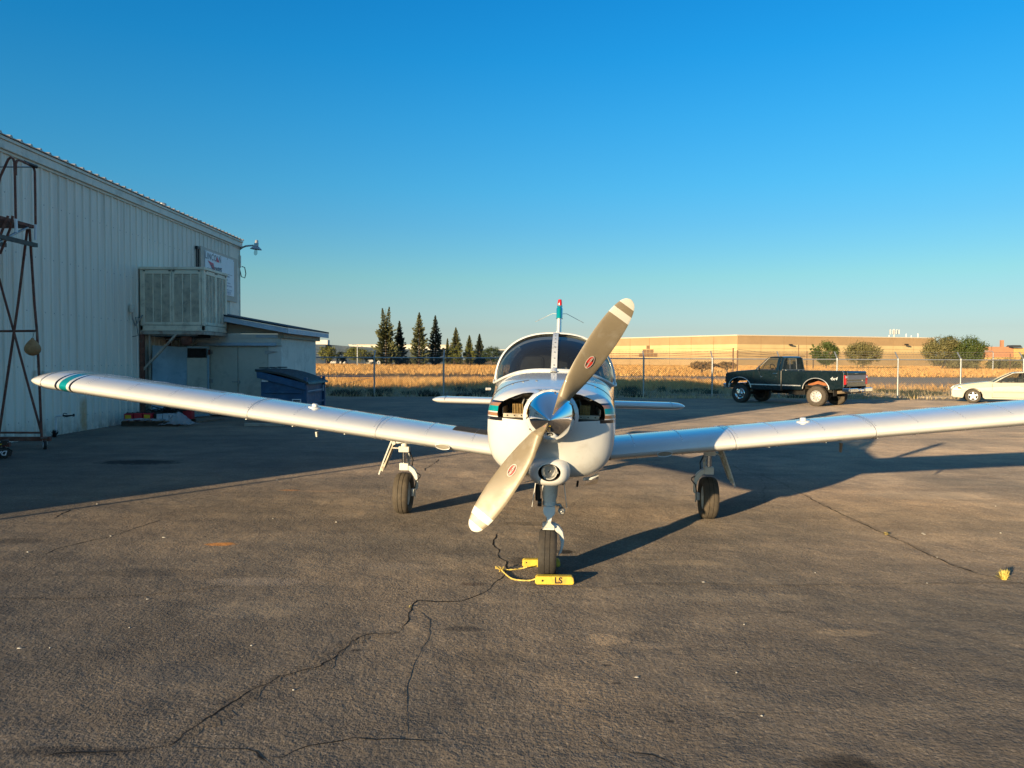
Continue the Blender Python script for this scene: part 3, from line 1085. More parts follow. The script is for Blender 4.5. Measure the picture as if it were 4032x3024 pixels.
blade(BD, Vector((-BD.z, 0, BD.x)))
blade(-BD, Vector((BD.z, 0, -BD.x)))
for s_ in (1, -1):
    R0 = BD * s_
    e = Vector((-R0.z, 0, R0.x))
    pts = [SPIN + R0 * (.150 - .012 * abs(math.sin(a))) + e * (.066 * math.cos(a)) + Vector((0, -.002 + .052 * math.sin(a), 0)) for a in [2 * math.pi * q / 24 for q in range(24)]]
    MB().tube(pts, .007, 6, closed=True).build('blade_collar', m_steel, spin, smooth=60)

# front tub of the fuselage, open under the windshield
rings = []
NT_ = 49
ys = [1.2, 1.21, 1.225, 1.25, 1.29, 1.34, 1.42, 1.52, 1.64, 1.78, 1.92, 2.0, 2.05]


def base_pt(t):
    y = 2.02 - .82 * math.cos(t)
    x = .535 * math.sin(t)
    S = sec(FRONT, y)
    c_ = min(.9999, abs(x) / S[0]) ** (S[4] / 2)
    p = ring_pt(S, math.acos(c_), y)
    return Vector((x, y, p.z))


for y in ys:
    S = sec(FRONT, y)
    xb = .535 * math.sqrt(max(0, 1 - ((2.02 - y) / .82) ** 2)) if y < 2.02 else .535
    a0 = math.acos(min(.9999, xb / S[0]) ** (S[4] / 2))
    rings.append([tuple(ring_pt(S, a0 - (math.pi + 2 * a0) * k / (NT_ - 1), y)) for k in range(NT_)])
MB().loft(rings, closed=False).build('nose_fuselage', m_paint, AIR, smooth=40)

# cabin and tail
NF = 80
rings = []
ys = [2.05, 2.12, 2.2] + [2.2 + .1 * k for k in range(1, 14)] + [3.6, 3.75, 3.9, 4.1, 4.35, 4.6, 4.9, 5.2, 5.5, 6.0, 6.5, 6.9, 7.2]
for y in ys:
    rings.append([ring_pt(sec(AFT, y), 2 * math.pi * (k + .5) / NF, y) for k in range(NF)])
hull, panes = MB(), MB()
v = [tuple(p) for r in rings for p in r]
fh, fw = [], []
for i in range(len(rings) - 1):
    for k in range(NF):
        l = (k + 1) % NF
        q = (i * NF + k, i * NF + l, (i + 1) * NF + l, (i + 1) * NF + k)
        cz = sum(v[j][2] for j in q) / 4
        cy = sum(v[j][1] for j in q) / 4
        win = 1.44 < cz < 1.74 and ((2.2 < cy < 2.75) or (2.84 < cy < 3.45))
        (fw if win else fh).append(q)
hull.add(v, fh)
hull.f.append(tuple((len(rings) - 1) * NF + k for k in range(NF)))
hull.m.append(0)
hull.build('fuselage', m_paint, AIR, smooth=40)
panes.add(v, fw).build('side_window', m_wind, AIR, smooth=40)

# windshield in two halves and its trim
NU, NV = 22, 10


def ws(t, vv):
    B0 = base_pt(t)
    S = sec(AFT, 2.05)
    a = math.pi / 2 - t * .985
    T0 = ring_pt(S, a, 2.05)
    T0.y = 2.05 + .10 * (T0.z - 1.38) / .48
    P = B0.lerp(T0, vv)
    bulge = 4 * vv * (1 - vv) * .05 * math.cos(t)
    return P + Vector((0, -bulge, bulge * .9))


for s_ in (-1, 1):
    g = [[ws(s_ * (.02 + (math.pi / 2 - .02) * k / NU), j / NV) for k in range(NU + 1)] for j in range(NV + 1)]
    MB().loft(g, closed=False).build('windshield', m_wind, AIR, smooth=60)
b = MB()
for j in range(NV):
    p0, p1 = ws(0, j / NV), ws(0, (j + 1) / NV)
    b.beam(p0 + Vector((0, -.006, .006)), p1 + Vector((0, -.006, .006)), .05, .012)
strip = b.build('center_strip', m_white_gear, AIR)
b = MB()
for j in range(8):
    p = ws(0, (j + .6) / 8.2) + Vector((0, -.013, .012))
    b.lathe([(.0065, 0), (.005, .003)], p, (0, -.75, .65), 8)
struct(b.build('screw', m_steel, strip), 'stuff')
tt = [-math.pi / 2 + math.pi * k / 44 for k in range(45)]
MB().tube([ws(t, 0) + Vector((0, -.004, .004)) for t in tt], .016, 8).build('windshield_sill', m_white_gear, AIR, smooth=60)
# second, wider deck moulding in front of the sill
MB().tube([base_pt(t) + Vector((.028 * math.sin(t), -.035 * math.cos(t), .000)) for t in tt], .010, 8).build('deck_moulding', m_white_gear, AIR, smooth=60)
MB().tube([ws(t, 1) + Vector((0, .01, .0)) for t in tt], .020, 8).build('windshield_arch', m_paint, AIR, smooth=60)
MB().add([(-.03, 1.10, 1.527), (.03, 1.10, 1.527), (.03, 1.19, 1.538), (-.03, 1.19, 1.538), (0, 1.09, 1.533), (0, 1.19, 1.565)], [(0, 4, 5, 3), (4, 1, 2, 5), (0, 1, 4), (2, 3, 5)]).build('air_vent', m_white_gear, AIR, smooth=60)
# compass box on the right of the strip
MB().box((.085, 1.36, 1.545), (.055, .05, .03)).build('compass', m_head, AIR, bevel=.008)

# inner side of the roof edge seen as a pale band
g = [[ws(t, 1.0).lerp(ws(t, .80), j / 3) + Vector((0, .025 + .01 * j, -.018)) for t in tt] for j in range(4)]
MB().loft(g, closed=False).build('headliner', m_head, AIR, smooth=60)
# cockpit
b = MB()
b.loft([[(x * .5, 1.30 + .62 * abs(x) ** 2.2, 1.495 - .09 * abs(x) ** 2) for x in [-1 + k / 8 for k in range(17)]], [(x * .5, 1.95, 1.47 - .05 * abs(x) ** 2) for x in [-1 + k / 8 for k in range(17)]]], closed=False)
b.box((0, 1.97, 1.30), (1.0, .03, .34))
b.build('instrument_panel', m_panel, AIR, smooth=40)
for x in (-.255, .255):
    b = MB()
    b.box((x, 2.95, 1.22), (.44, .13, .56), M=None)
    b.box((x, 2.70, .97), (.44, .48, .14))
    o = b.build('front_seat', m_seat, AIR, bevel=.05)
    MB().box((x, 2.96, 1.575), (.27, .09, .17)).build('headrest', m_seat, o, bevel=.04)
b = MB()
b.box((0, 3.55, 1.15), (1.0, .14, .62))
b.build('rear_seat', m_seat, AIR, bevel=.05)
MB().box((0, 2.6, .80), (1.0, 2.3, .05)).build('cabin_floor', m_seat, AIR)
MB().box((0, 3.72, 1.25), (.98, .03, 1.0)).build('cabin_bulkhead', m_seat, AIR)

# ---- wings
Z0 = .775


def naca(n=26, t=.125, m=.022, p=.42):
    up, lo = [], []
    for i in range(n + 1):
        x = .5 * (1 - math.cos(math.pi * i / n))
        yt = 5 * t * (.2969 * math.sqrt(x) - .126 * x - .3516 * x * x + .2843 * x ** 3 - .1036 * x ** 4)
        yc = m / p ** 2 * (2 * p * x - x * x) if x < p else m / (1 - p) ** 2 * ((1 - 2 * p) + 2 * p * x - x * x)
        up.append((x, yc + yt))
        lo.append((x, yc - yt))
    return up, lo


UP, LO = naca()
LE_Y, CH = 1.80, 1.60


def wing_z(ax):
    return Z0 + (ax - .5) * math.tan(rad(6.75))


def wing_pt(s_, ax, x, z, cs=1.0, ts=1.0, dy=0.0):
    inc = rad(2.0)
    yy, zz = x * CH * cs, z * CH * ts
    return Vector((s_ * (ax - zz * math.sin(rad(6.75))), LE_Y + dy + yy * math.cos(inc) + zz * math.sin(inc), wing_z(ax) - yy * math.sin(inc) + zz * math.cos(inc)))


def wing_ring(s_, ax, cs=1.0, ts=1.0, dy=0.0):
    return [wing_pt(s_, ax, x, z, cs, ts, dy) for x, z in UP] + [wing_pt(s_, ax, x, z, cs, ts, dy) for x, z in LO[::-1][1:-1]]


for s_ in (-1, 1):
    st = [(.42, 0), (1.0, 0), (1.62, 0), (2.4, 0), (3.2, 0), (4.0, 0), (4.555, 0), (4.575, 2), (4.598, 0), (4.668, 1), (4.690, 0), (4.712, 2), (4.712, 0)]
    # (from this station on, material): black, white, teal, white, black
    stops = [(.42, 0), (1.0, 0), (1.62, 0), (2.4, 0), (3.2, 0), (4.0, 0), (4.545, 2), (4.567, 0), (4.592, 1), (4.662, 0), (4.684, 2), (4.706, 0), (4.75, 0)]
    rings = [wing_ring(s_, a) for a, _ in stops]
    mis = [m for _, m in stops]
    for k in range(1, 9):
        q = math.sin(k / 8 * math.pi / 2 * .99)
        e = (1 - q ** 2.3) ** (1 / 2.3)
        cs = .66 + .34 * e
        rings.append(wing_ring(s_, 4.75 + .27 * q, cs, max(.02, e), CH * (1 - cs) * .30))
        mis.append(0)
    W = MB().loft(rings, cap0=True, cap1=True, mis=mis).build('wing', [m_wing, m_teal, m_sblack], AIR, smooth=35)
    # rivets along ribs and spar: real, raised, far too many to pick apart
    b = MB()

    def rivet(ax, x, top=True):
        tabx = UP if top else LO
        for (x0, z0_), (x1, z1_) in zip(tabx, tabx[1:]):
            if x0 <= x <= x1:
                z = z0_ + (z1_ - z0_) * (x - x0) / (x1 - x0 + 1e-9)
                sl = math.atan2(z1_ - z0_, x1 - x0)
                break
        p = wing_pt(s_, ax, x, z)
        nz = Vector((0, -math.sin(sl), math.cos(sl))) * (1 if top else -1)
        u = Vector((1, 0, 0))
        w_ = nz.cross(u)
        r = .0068
        ring = [p + nz * .0002 + (u * math.cos(a) + w_ * math.sin(a)) * r for a in [2 * math.pi * q / 6 for q in range(6)]]
        b.add(ring + [p + nz * .004], [(k, (k + 1) % 6, 6) for k in range(6)])
    for ax in (.75, 1.18, 1.60, 1.66, 2.02, 2.42, 2.82, 2.86, 3.22, 3.62, 4.02, 4.42):
        for q in range(30):
            rivet(ax, .035 + q * .0155)
        for q in range(16):
            rivet(ax, .02 + q * .022, False)
    for q in range(180):
        rivet(.9 + q * .0205, .36)
        rivet(.9 + q * .0205, .19, False)
    b.build('rivet_rows', m_rivet, W, smooth=60, fix=False)['kind'] = 'stuff'
    # skin joints
    for ax in (1.63, 2.84, 4.85):
        b = MB()
        if ax < 4.7:
            pts = [wing_pt(s_, ax, x, z) for x, z in (UP[:20][::-1] + LO[1:16])]
            b.tube(pts, .0022, 5)
        else:
            q = (ax - 4.75) / .27
            e = (1 - q ** 2.3) ** (1 / 2.3)
            cs = .66 + .34 * e
            pts = [wing_pt(s_, ax, x, z, cs, e, CH * (1 - cs) * .30) for x, z in (UP[:22][::-1] + LO[1:8])]
            b.tube(pts, .004, 5)
        b.build('skin_joint', m_steel, W, smooth=60)
    # fuel filler
    b = MB()
    p = wing_pt(s_, 2.33, .22, .078)
    b.lathe([(.062, -.006), (.060, .006), (.045, .010), (.028, .010), (.027, .034), (.02, .038)], p, (s_ * -.12, -.05, 1), 24)
    b.build('fuel_cap', m_white_gear, W, smooth=40)
    # oval vent in the leading edge and the flat access panel seam
    b = MB()
    cpt = wing_pt(s_, 1.0, .004, -.018)
    nrm = Vector((0, -.92, -.38))
    u = Vector((s_, 0, .10))
    w_ = nrm.cross(u)
    b.add([cpt + nrm * .006 + u * (.062 * math.cos(a)) + w_ * (.024 * math.sin(a)) for a in [2 * math.pi * q / 24 for q in range(24)]], [tuple(range(24))])
    b.build('air_inlet', m_alu, W)
    b = MB()
    b.tube([cpt + nrm * .006 + u * (.066 * math.cos(a)) + w_ * (.027 * math.sin(a)) for a in [2 * math.pi * q / 24 for q in range(24)]], .004, 6, closed=True)
    b.build('inlet_rim', m_wing, W, smooth=60)
    # tie-down ring / pitot blade under the wing
    b = MB()
    p = wing_pt(s_, 2.62 if s_ > 0 else 2.25, .16, -.058)
    b.loft([[p + Vector((-.008, -.02, 0)), p + Vector((.008, -.02, 0)), p + Vector((.008, .03, 0)), p + Vector((-.008, .03, 0))], [p + Vector((-.006, 0, -.085 if s_ > 0 else -.05)), p + Vector((.006, 0, -.085 if s_ > 0 else -.05)), p + Vector((.006, .025, -.085 if s_ > 0 else -.05)), p + Vector((-.006, .025, -.085 if s_ > 0 else -.05))]], cap0=True, cap1=True)
    b.build('pitot_mast' if s_ > 0 else 'tie_down_ring', m_black if s_ > 0 else m_white_gear, W)
    if s_ < 0:
        b = MB()
        idx = [i for i, (x, z) in enumerate(UP) if .135 < x < .92]
        rows = [[wing_pt(s_, a, UP[i][0], UP[i][1] + .0018) for i in idx] for a in (.50, .7, .85, .93, .97)]
        b.loft(rows, closed=False)
        b.build('wing_walk', m_walk, W, smooth=40)
    # small strips under the inner wing
    for ax, x in ((1.95, .10), (2.45, .10), (2.9, .08)):
        pts = [wing_pt(s_, ax + .10 * q, .05 + .16 * q, LO[6][1] - .012) for q in (0, .33, .66, 1)]
        MB().tube([wing_pt(s_, ax, LO[i][0], LO[i][1] - .001) for i in range(5, 13)], .006, 6).build('lap_strip', m_wing, W, smooth=60)

# ---- tail
rings = []
TU, TL = naca(16, .12, 0)


def tail_ring(x, cs=1.0, ts=1.0, dy=0):
    return [Vector((x, 6.62 + dy + a * .76 * cs, .955 + z * .95 * ts)) for a, z in TU] + [Vector((x, 6.62 + dy + a * .76 * cs, .955 + z * .95 * ts)) for a, z in TL[::-1][1:-1]]


for x, cs, ts, dy in ((-1.96, .35, .05, .2), (-1.95, .5, .25, .13), (-1.92, .68, .55, .08), (-1.86, .85, .85, .03), (-1.78, .95, .97, .0), (-1.72, 1, 1, 0), (0, 1, 1, 0), (1.72, 1, 1, 0), (1.78, .95, .97, 0), (1.86, .85, .85, .03), (1.92, .68, .55, .08), (1.95, .5, .25, .13), (1.96, .35, .05, .2)):
    rings.append(tail_ring(x, cs, ts, dy))
st = MB().loft(rings, cap0=True, cap1=True).build('stabilator', m_wing, AIR, smooth=40)
for x in (-1.74, 1.74):
    MB().tube([p for p in tail_ring(x, 1.0, 1.04)[:12]] , .004, 5).build('tip_joint', m_steel, st, smooth=60)
rings, mis = [], []
for z, y0, ch, th, mi in ((1.20, 5.75, 1.45, .12, 0), (1.55, 5.95, 1.15, .11, 0), (1.95, 6.22, .92, .095, 0), (2.20, 6.40, .78, .085, 0), (2.245, 6.43, .75, .085, 1), (2.25, 6.42, .77, .105, 1), (2.40, 6.52, .68, .108, 1), (2.43, 6.56, .60, .085, 1), (2.45, 6.62, .48, .03, 1)):
    k = [Vector((zz * ch * th / (.12 * ch) if True else 0, y0 + a * ch, z)) for a, zz in TU] + [Vector((zz * ch * th / (.12 * ch), y0 + a * ch, z)) for a, zz in TL[::-1][1:-1]]
    rings.append(k)
    mis.append(mi)
fin = MB().loft(rings, cap0=True, cap1=True, mis=mis).build('tail_fin', [m_paint, m_teal], AIR, smooth=45)
MB().lathe([(.042, 0), (.042, .012), (.036, .02)], (0, 6.80, 2.445), (0, 0, 1), 20).build('beacon_base', m_teal, fin, smooth=40)
MB().lathe([(.034, .02), (.034, .06), (.028, .105), (.02, .112), (.001, .114)], (0, 6.80, 2.445), (0, 0, 1), 20, cap1=False).build('beacon', m_red, fin, smooth=40)
b = MB()
for s_ in (-1, 1):
    b.tube([(s_ * .04, 6.75, 2.335), (s_ * .11, 6.76, 2.335), (s_ * .38, 6.95, 2.21)], .004, 6)
b.build('whip_antenna', m_galv, fin, smooth=60)
MB().box((0, 3.2, 1.90), (.02, .12, .06)).build('roof_antenna', m_white_gear, AIR, bevel=.005)
MB().tube([(-.54, 1.4, 1.36), (-.575, 1.38, 1.36)], .012, 10).build('step_vent', m_white_gear, AIR, smooth=50)


# ---- wheels and legs
def tyre_mb(cx, cy, cz, R, w, m3=False):
    """tread with two grooves, sidewalls, rim seat; axis x"""
    prof = []
    h = w / 2
    for a, hh in ((.58, .62), (.66, .86), (.78, .97), (.88, .96), (.945, .80), (.975, .62), (.985, .44)):
        prof.append((R * a, -h * hh))
    g = .012
    tread = [(.99, .30), (.975, .285), (.975, .235), (.997, .22), (1.0, 0)]
    for a, hh in tread:
        prof.append((R * a, -h * hh))
    for a, hh in tread[:-1][::-1]:
        prof.append((R * a, h * hh))
    for a, hh in ((.985, .44), (.975, .62), (.945, .80), (.88, .96), (.78, .97), (.66, .86), (.58, .62)):
        prof.append((R * a, h * hh))
    mis = [0] * (len(prof) - 1)
    for i in range(len(prof) - 1):
        if abs((abs(prof[i][1]) + abs(prof[i + 1][1])) / 2 / h - .26) < .03:
            mis[i] = 1
    b = MB().lathe(prof, (cx, cy, cz), (1, 0, 0), 48, mis=mis, cap0=False, cap1=False)
    # flattened where it stands
    b.v = [(x, y, max(z, cz - R * .965)) for x, y, z in b.v]
    return b


def rim_mb(cx, cy, cz, R, w):
    h = w / 2
    return MB().lathe([(R * .60, -h * .66), (R * .54, -h * .60), (R * .48, -h * .2), (R * .22, -h * .15), (R * .20, -h * .55), (.001, -h * .6), (.001, h * .6), (R * .20, h * .55), (R * .22, h * .15), (R * .48, h * .2), (R * .54, h * .60), (R * .60, h * .66)], (cx, cy, cz), (1, 0, 0), 32, cap0=False, cap1=False)


for s_ in (-1, 1):
    gx, gy = (1.60 if s_ > 0 else -1.572), 2.85
    dz = gx * math.tan(AROLL)
    R = .218
    wz = R * .965 + dz
    zt = wing_z(1.62) - .04
    b = MB()
    b.lathe([(.032, 0), (.034, .05), (.036, .13), (.030, .20)], (gx, gy, .655 + dz), (0, 0, 1), 18)
    b.box((gx, gy, .675 + dz), (.11, .075, .06))
    b.box((gx - s_ * .02, gy - .01, .79 + dz), (.15, .06, .05))
    b.tube([(gx + s_ * .10, gy - .05, .745 + dz), (gx - s_ * .02, gy - .06, .765 + dz), (gx - s_ * .13, gy - .04, .805 + dz), (gx - s_ * .19, gy, .84 + dz)], .016, 10)
    b.tube([(gx - s_ * .10, gy - .02, .79 + dz), (gx - s_ * .27, gy, .835 + dz)], .012, 8)
    leg = b.build('main_gear', m_white_gear, AIR, smooth=40, bevel=.006)
    b = MB()
    for q in ((.10, -.05, .745), (-.13, -.045, .81)):
        b.lathe([(.021, -.016), (.021, .016)], (gx + s_ * q[0], gy + q[1] - .01, q[2] + dz), (0, 1, 0), 14)
    b.build('pivot_bolt', m_steel, leg)
    MB().lathe([(.0235, 0), (.0235, .16)], (gx, gy, .515 + dz), (0, 0, 1), 20).build('piston', m_chrome, leg, smooth=40)
    # fork: block under the piston, arm curling down on the inboard side
    b = MB()
    b.box((gx - s_ * .005, gy, .492 + dz), (.095, .08, .075))
    arm = [(gx - s_ * .00, .500), (gx - s_ * .06, .485), (gx - s_ * .105, .45), (gx - s_ * .135, .40), (gx - s_ * .142, .345), (gx - s_ * .142, .25)]
    ws_ = [.075, .07, .062, .052, .042, .04]
    rg = []
    for (x, z), w in zip(arm, ws_):
        rg.append([(x + s_ * .018, gy - w / 2, z - .02 + dz), (x + s_ * .018, gy + w / 2, z - .02 + dz), (x - s_ * .012, gy + w / 2, z + .018 + dz), (x - s_ * .012, gy - w / 2, z + .018 + dz)])
    b.loft(rg, cap0=True, cap1=True)
    b.build('fork', m_white_gear, leg, smooth=35, bevel=.005)
    tyre_mb(gx, gy, wz, R, .160).build('tyre', [m_tyre_dusty, m_groove], leg, smooth=30)
    rim_mb(gx, gy, wz, R, .15).build('rim', m_white_gear, leg, smooth=35)
    b = MB()
    b.box((gx - s_ * .118, gy - .085, .235 + dz), (.032, .05, .075))
    b.box((gx - s_ * .14, gy - .08, .225 + dz), (.012, .03, .10))
    b.build('brake_caliper', m_steel, leg, bevel=.004)
    b = MB()
    b.tube([(gx - s_ * .05, gy + .045, .64 + dz), (gx - s_ * .085, gy + .05, .56 + dz), (gx - s_ * .075, gy + .05, .49 + dz)], .007, 6)
    b.tube([(gx - s_ * .135, gy - .01, .43 + dz), (gx - s_ * .175, gy - .02, .415 + dz), (gx - s_ * .178, gy - .02, .39 + dz), (gx - s_ * .14, gy - .05, .345 + dz), (gx - s_ * .132, gy - .075, .275 + dz)], .0065, 6)
    b.build('brake_hose', m_black, leg, smooth=60)
    b = MB()
    for z0, z1, o in ((.63, .565, .055), (.565, .50, .055)):
        b.beam((gx - s_ * .035, gy + (.02 if z0 > .6 else .07), z0 + dz), (gx - s_ * .045, gy + (.07 if z0 > .6 else .02), z1 + dz), .03, .012)
    b.build('scissor_link', m_white_gear, leg, bevel=.003)
    # door hinged outboard, hanging open
    hx, hz = gx + s_ * .075, wing_z(1.70) - .05
    ex, ez = hx + s_ * .19, hz - .50
    b = MB()
    n_ = Vector((ez - hz, 0, -(ex - hx))).normalized() * .007
    top, bot = Vector((hx, 0, hz)), Vector((ex, 0, ez))
    out = [(-.07, 0), (.11, 0), (.11, .55), (.09, .82), (.03, 1.0), (-.02, 1.0), (-.06, .7)]
    b.prism(out, lambda u, w: top.lerp(bot, w) + Vector((0, gy + u, 0)) + n_, lambda u, w: top.lerp(bot, w) + Vector((0, gy + u, 0)) - n_)
    door = b.build('gear_door', m_wing, leg)
    b = MB()
    n2 = n_.normalized() * (-s_)
    for w0, w1, u in ((.05, .9, -.03), (.05, .85, .06)):
        b.beam(top.lerp(bot, w0) + Vector((0, gy + u, 0)) - n_.normalized() * s_ * -.016, top.lerp(bot, w1) + Vector((0, gy + u, 0)) - n_.normalized() * s_ * -.016, .03, .03)
    b.build('door_stiffener', m_alu, leg)
    MB().tube([(gx + s_ * .03, gy - .02, .685 + dz), tuple(top.lerp(bot, .42) + Vector((0, gy - .04, 0)))], .008, 8).build('door_rod', m_white_gear, leg, smooth=60)

# nose gear
ny = .62
R = .178
wz = R * .965
b = MB()
b.loft([[(.068 * math.cos(a), ny + .07 * math.sin(a), .76) for a in [2 * math.pi * q / 24 for q in range(24)]], [(.056 * math.cos(a), ny + .058 * math.sin(a), .60) for a in [2 * math.pi * q / 24 for q in range(24)]], [(.046 * math.cos(a), ny + .05 * math.sin(a), .555) for a in [2 * math.pi * q / 24 for q in range(24)]]], cap0=True, cap1=True)
b.lathe([(.050, 0), (.052, .008), (.052, .026), (.048, .03)], (0, ny, .530), (0, 0, 1), 24)
leg = b.build('nose_gear', m_white_gear, AIR, smooth=40)
MB().lathe([(.022, 0), (.022, .22)], (0, ny, .36), (0, 0, 1), 18).build('piston', m_chrome, leg, smooth=40)
b = MB()
b.prism([(-.042, .53), (.042, .53), (.046, .50), (.04, .475), (.022, .455), (.018, .425), (-.014, .425), (-.018, .455), (-.038, .475), (-.046, .50)], lambda u, w: (u, ny - .075 + (.53 - w) * -.25, w), lambda u, w: (u, ny - .045 + (.53 - w) * -.25, w))
b.prism([(-.018, .43), (.014, .43), (.018, .405), (.04, .385), (.044, .365), (-.048, .365), (-.044, .385), (-.022, .405)], lambda u, w: (u, ny - .095 + (.43 - w) * .6, w), lambda u, w: (u, ny - .06 + (.43 - w) * .6, w))
b.build('scissor_link', m_white_gear, leg, bevel=.003)
b = MB()
b.box((-.002, ny, .372), (.092, .08, .048))
arm = [(.02, .385), (.06, .365), (.092, .325), (.106, .27), (.104, .22), (.088, .165)]
ws_ = [.075, .065, .055, .046, .042, .04]
b.loft([[(x - .014, ny - w / 2, z - .018), (x - .014, ny + w / 2, z - .018), (x + .012, ny + w / 2, z + .014), (x + .012, ny - w / 2, z + .014)] for (x, z), w in zip(arm, ws_)], cap0=True, cap1=True)
b.build('fork', m_white_gear, leg, smooth=35, bevel=.004)
tyre_mb(-.005, ny, wz, R, .140).build('tyre', [m_rubber, m_groove], leg, smooth=30)
rim_mb(-.005, ny, wz, R, .125).build('rim', m_white_gear, leg, smooth=35)
b = MB()
b.lathe([(.018, 0), (.02, .02), (.02, .15), (.014, .17)], (-.088, ny - .02, .565), (0, 0, 1), 14)
b.lathe([(.03, 0), (.03, .03)], (-.088, ny - .02, .55), (1, 0, 0), 12)
b.build('shimmy_damper', m_black, leg, smooth=40)
b = MB()
b.lathe([(.026, .0), (.026, -.05), (.020, -.055), (.018, -.04), (.008, -.04), (.007, -.058), (.001, -.06)], (.092, ny - .02, .497), (0, 1, 0), 20)
b.tube([(.05, ny, .53), (.075, ny, .535), (.09, ny, .51)], .012, 8)
b.build('tow_lug', m_steel, leg, smooth=40)
for s_ in (-1, 1):
    out = [(-.10, .745), (.14, .745), (.14, .60), (.08, .525), (-.02, .515), (-.09, .60)]
    k = .062 if s_ < 0 else .055
    b = MB().prism(out, lambda u, w: (s_ * (.098 + (.745 - w) * .13), ny + u, w), lambda u, w: (s_ * (.104 + (.745 - w) * .13), ny + u, w))
    b.build('nose_door', m_wing, leg)
b = MB()
for s_ in (-1, 1):
    b.beam((s_ * .085, ny - .08, .745), (s_ * .10, ny - .07, .70), .03, .02)
b.build('door_hinge', m_black, leg)
# ------------------------------------------------------------------ chocks and rope under the nose wheel
m_yellow = mat('chipped_yellow_paint', (0.62, 0.44, 0.04), 0.6, var=0.12, vs=18, where='world', dirt=((0.42, 0.19, 0.07), 0.95), ds=7, bump=0.2, bs=90)
m_yrope = mat('yellow_rope', (0.62, 0.46, 0.12), 0.8, var=0.3, vs=60)
m_ink = mat('black_lettering', (0.012, 0.011, 0.010), 0.7)
NW = Matrix.Translation(PLANE.location) @ Matrix.Rotation(rad(-3.8), 4, 'Z')
nwp = NW @ Vector((-.005, .62, 0))


def chock(label, cy, x0, x1, turn, front):
    """square wooden block lying across the wheel"""
    c = nwp + Vector(((x0 + x1) / 2, cy, 0))
    L = x1 - x0
    t = thing('wheel_chock', label, 'wheel chock', c, turn, 'chocks at the nose wheel', local=True)
    b = MB()
    h = .058
    out = [(-L / 2, .012), (-L / 2 + .012, 0), (L / 2 - .012, 0), (L / 2, .010), (L / 2 - .004, h * .8), (L / 2 - .018, h), (-L / 2 + .015, h), (-L / 2 + .002, h * .75)]
    b.prism(out, lambda u, w: (u, -.038 + .008 * (w / h), w), lambda u, w: (u, .038 - .008 * (w / h), w))
    b.build('block', m_yellow, t, bevel=.006)
    if front:
        M = frame((.028, -.038 + .0042, .0295), (1, 0, 0), (0, .008 / .058, 1))
        M.translation.y -= .0015
        text_mb('LS', .060, M, None, 0, bold=.0020).build('lettering', m_ink, t, fix=False)
        b = MB().lathe([(.008, 0), (.008, -.003)], (-L / 2 + .055, -.0325, .028), (0, 1, 0), 10)
        b.build('rope_hole', m_dark_hole, t)
    else:
        b = MB()
        for u in (-.155, -.118):
            b.lathe([(.0055, 0), (.0055, -.002)], (u, -.0325, .036), (0, 1, 0), 8)
        b.build('nail_hole', m_dark_hole, t)
    return t


chock('yellow wooden chock lettered LS lying in front of the nose wheel', -.225, -.098, .185, rad(-1.5), True)
chock('plain yellow wooden chock wedged behind the nose wheel', .245, -.185, .115, rad(1), False)


def rope(name, pts, r, label):
    b = MB()
    P = []
    for a, c, d, e in zip([pts[0]] + pts[:-2], pts[:-1], pts[1:], pts[2:] + [pts[-1]]):
        for k in range(10):
            t = k / 10
            P.append(.5 * ((2 * c) + (d - a) * t + (2 * a - 5 * c + 4 * d - e) * t * t + (3 * c - a - 3 * d + e) * t ** 3))
    P.append(pts[-1])
    # two twisted strands
    for ph in (0, math.pi):
        S = []
        L = 0
        for i, p in enumerate(P):
            if i:
                L += (p - P[i - 1]).length
            a = L / .012 + ph
            S.append(p + Vector((math.cos(a) * r * .4, math.cos(a) * r * .4, math.sin(a) * r * .5)))
        b.tube(S, r * .65, 6)
    return tag(b.build(name, m_yrope, smooth=60), label, 'rope')


g = lambda x, y, z=.008: gp(1800 + x * .5063, 1500 + y * .5063, z)
kn = g(345, 1475, .012)
rope('rope', [g(612, 1538, .028), g(560, 1552, .012), g(470, 1548), g(420, 1535), g(385, 1510), kn, g(330, 1480, .012), g(350, 1462, .012), g(380, 1468), g(440, 1466), g(500, 1458), g(545, 1445, .03)], .0055, 'knotted yellow rope joining the two yellow chocks')
b = MB()
for k in range(26):
    a = RN.uniform(0, 6.28)
    d = Vector((math.cos(a) * .035 - .015, math.sin(a) * .025, RN.uniform(.01, .035)))
    b.tube([kn, kn + d * .6 + Vector((0, 0, .006)), kn + d], .002, 4)
tag(b.build('frayed_rope_end', m_yrope), 'frayed end of the yellow chock rope spread on the asphalt', 'rope end')

# ------------------------------------------------------------------ the hangar
WX = -9.58                     # plane of the hangar's side wall


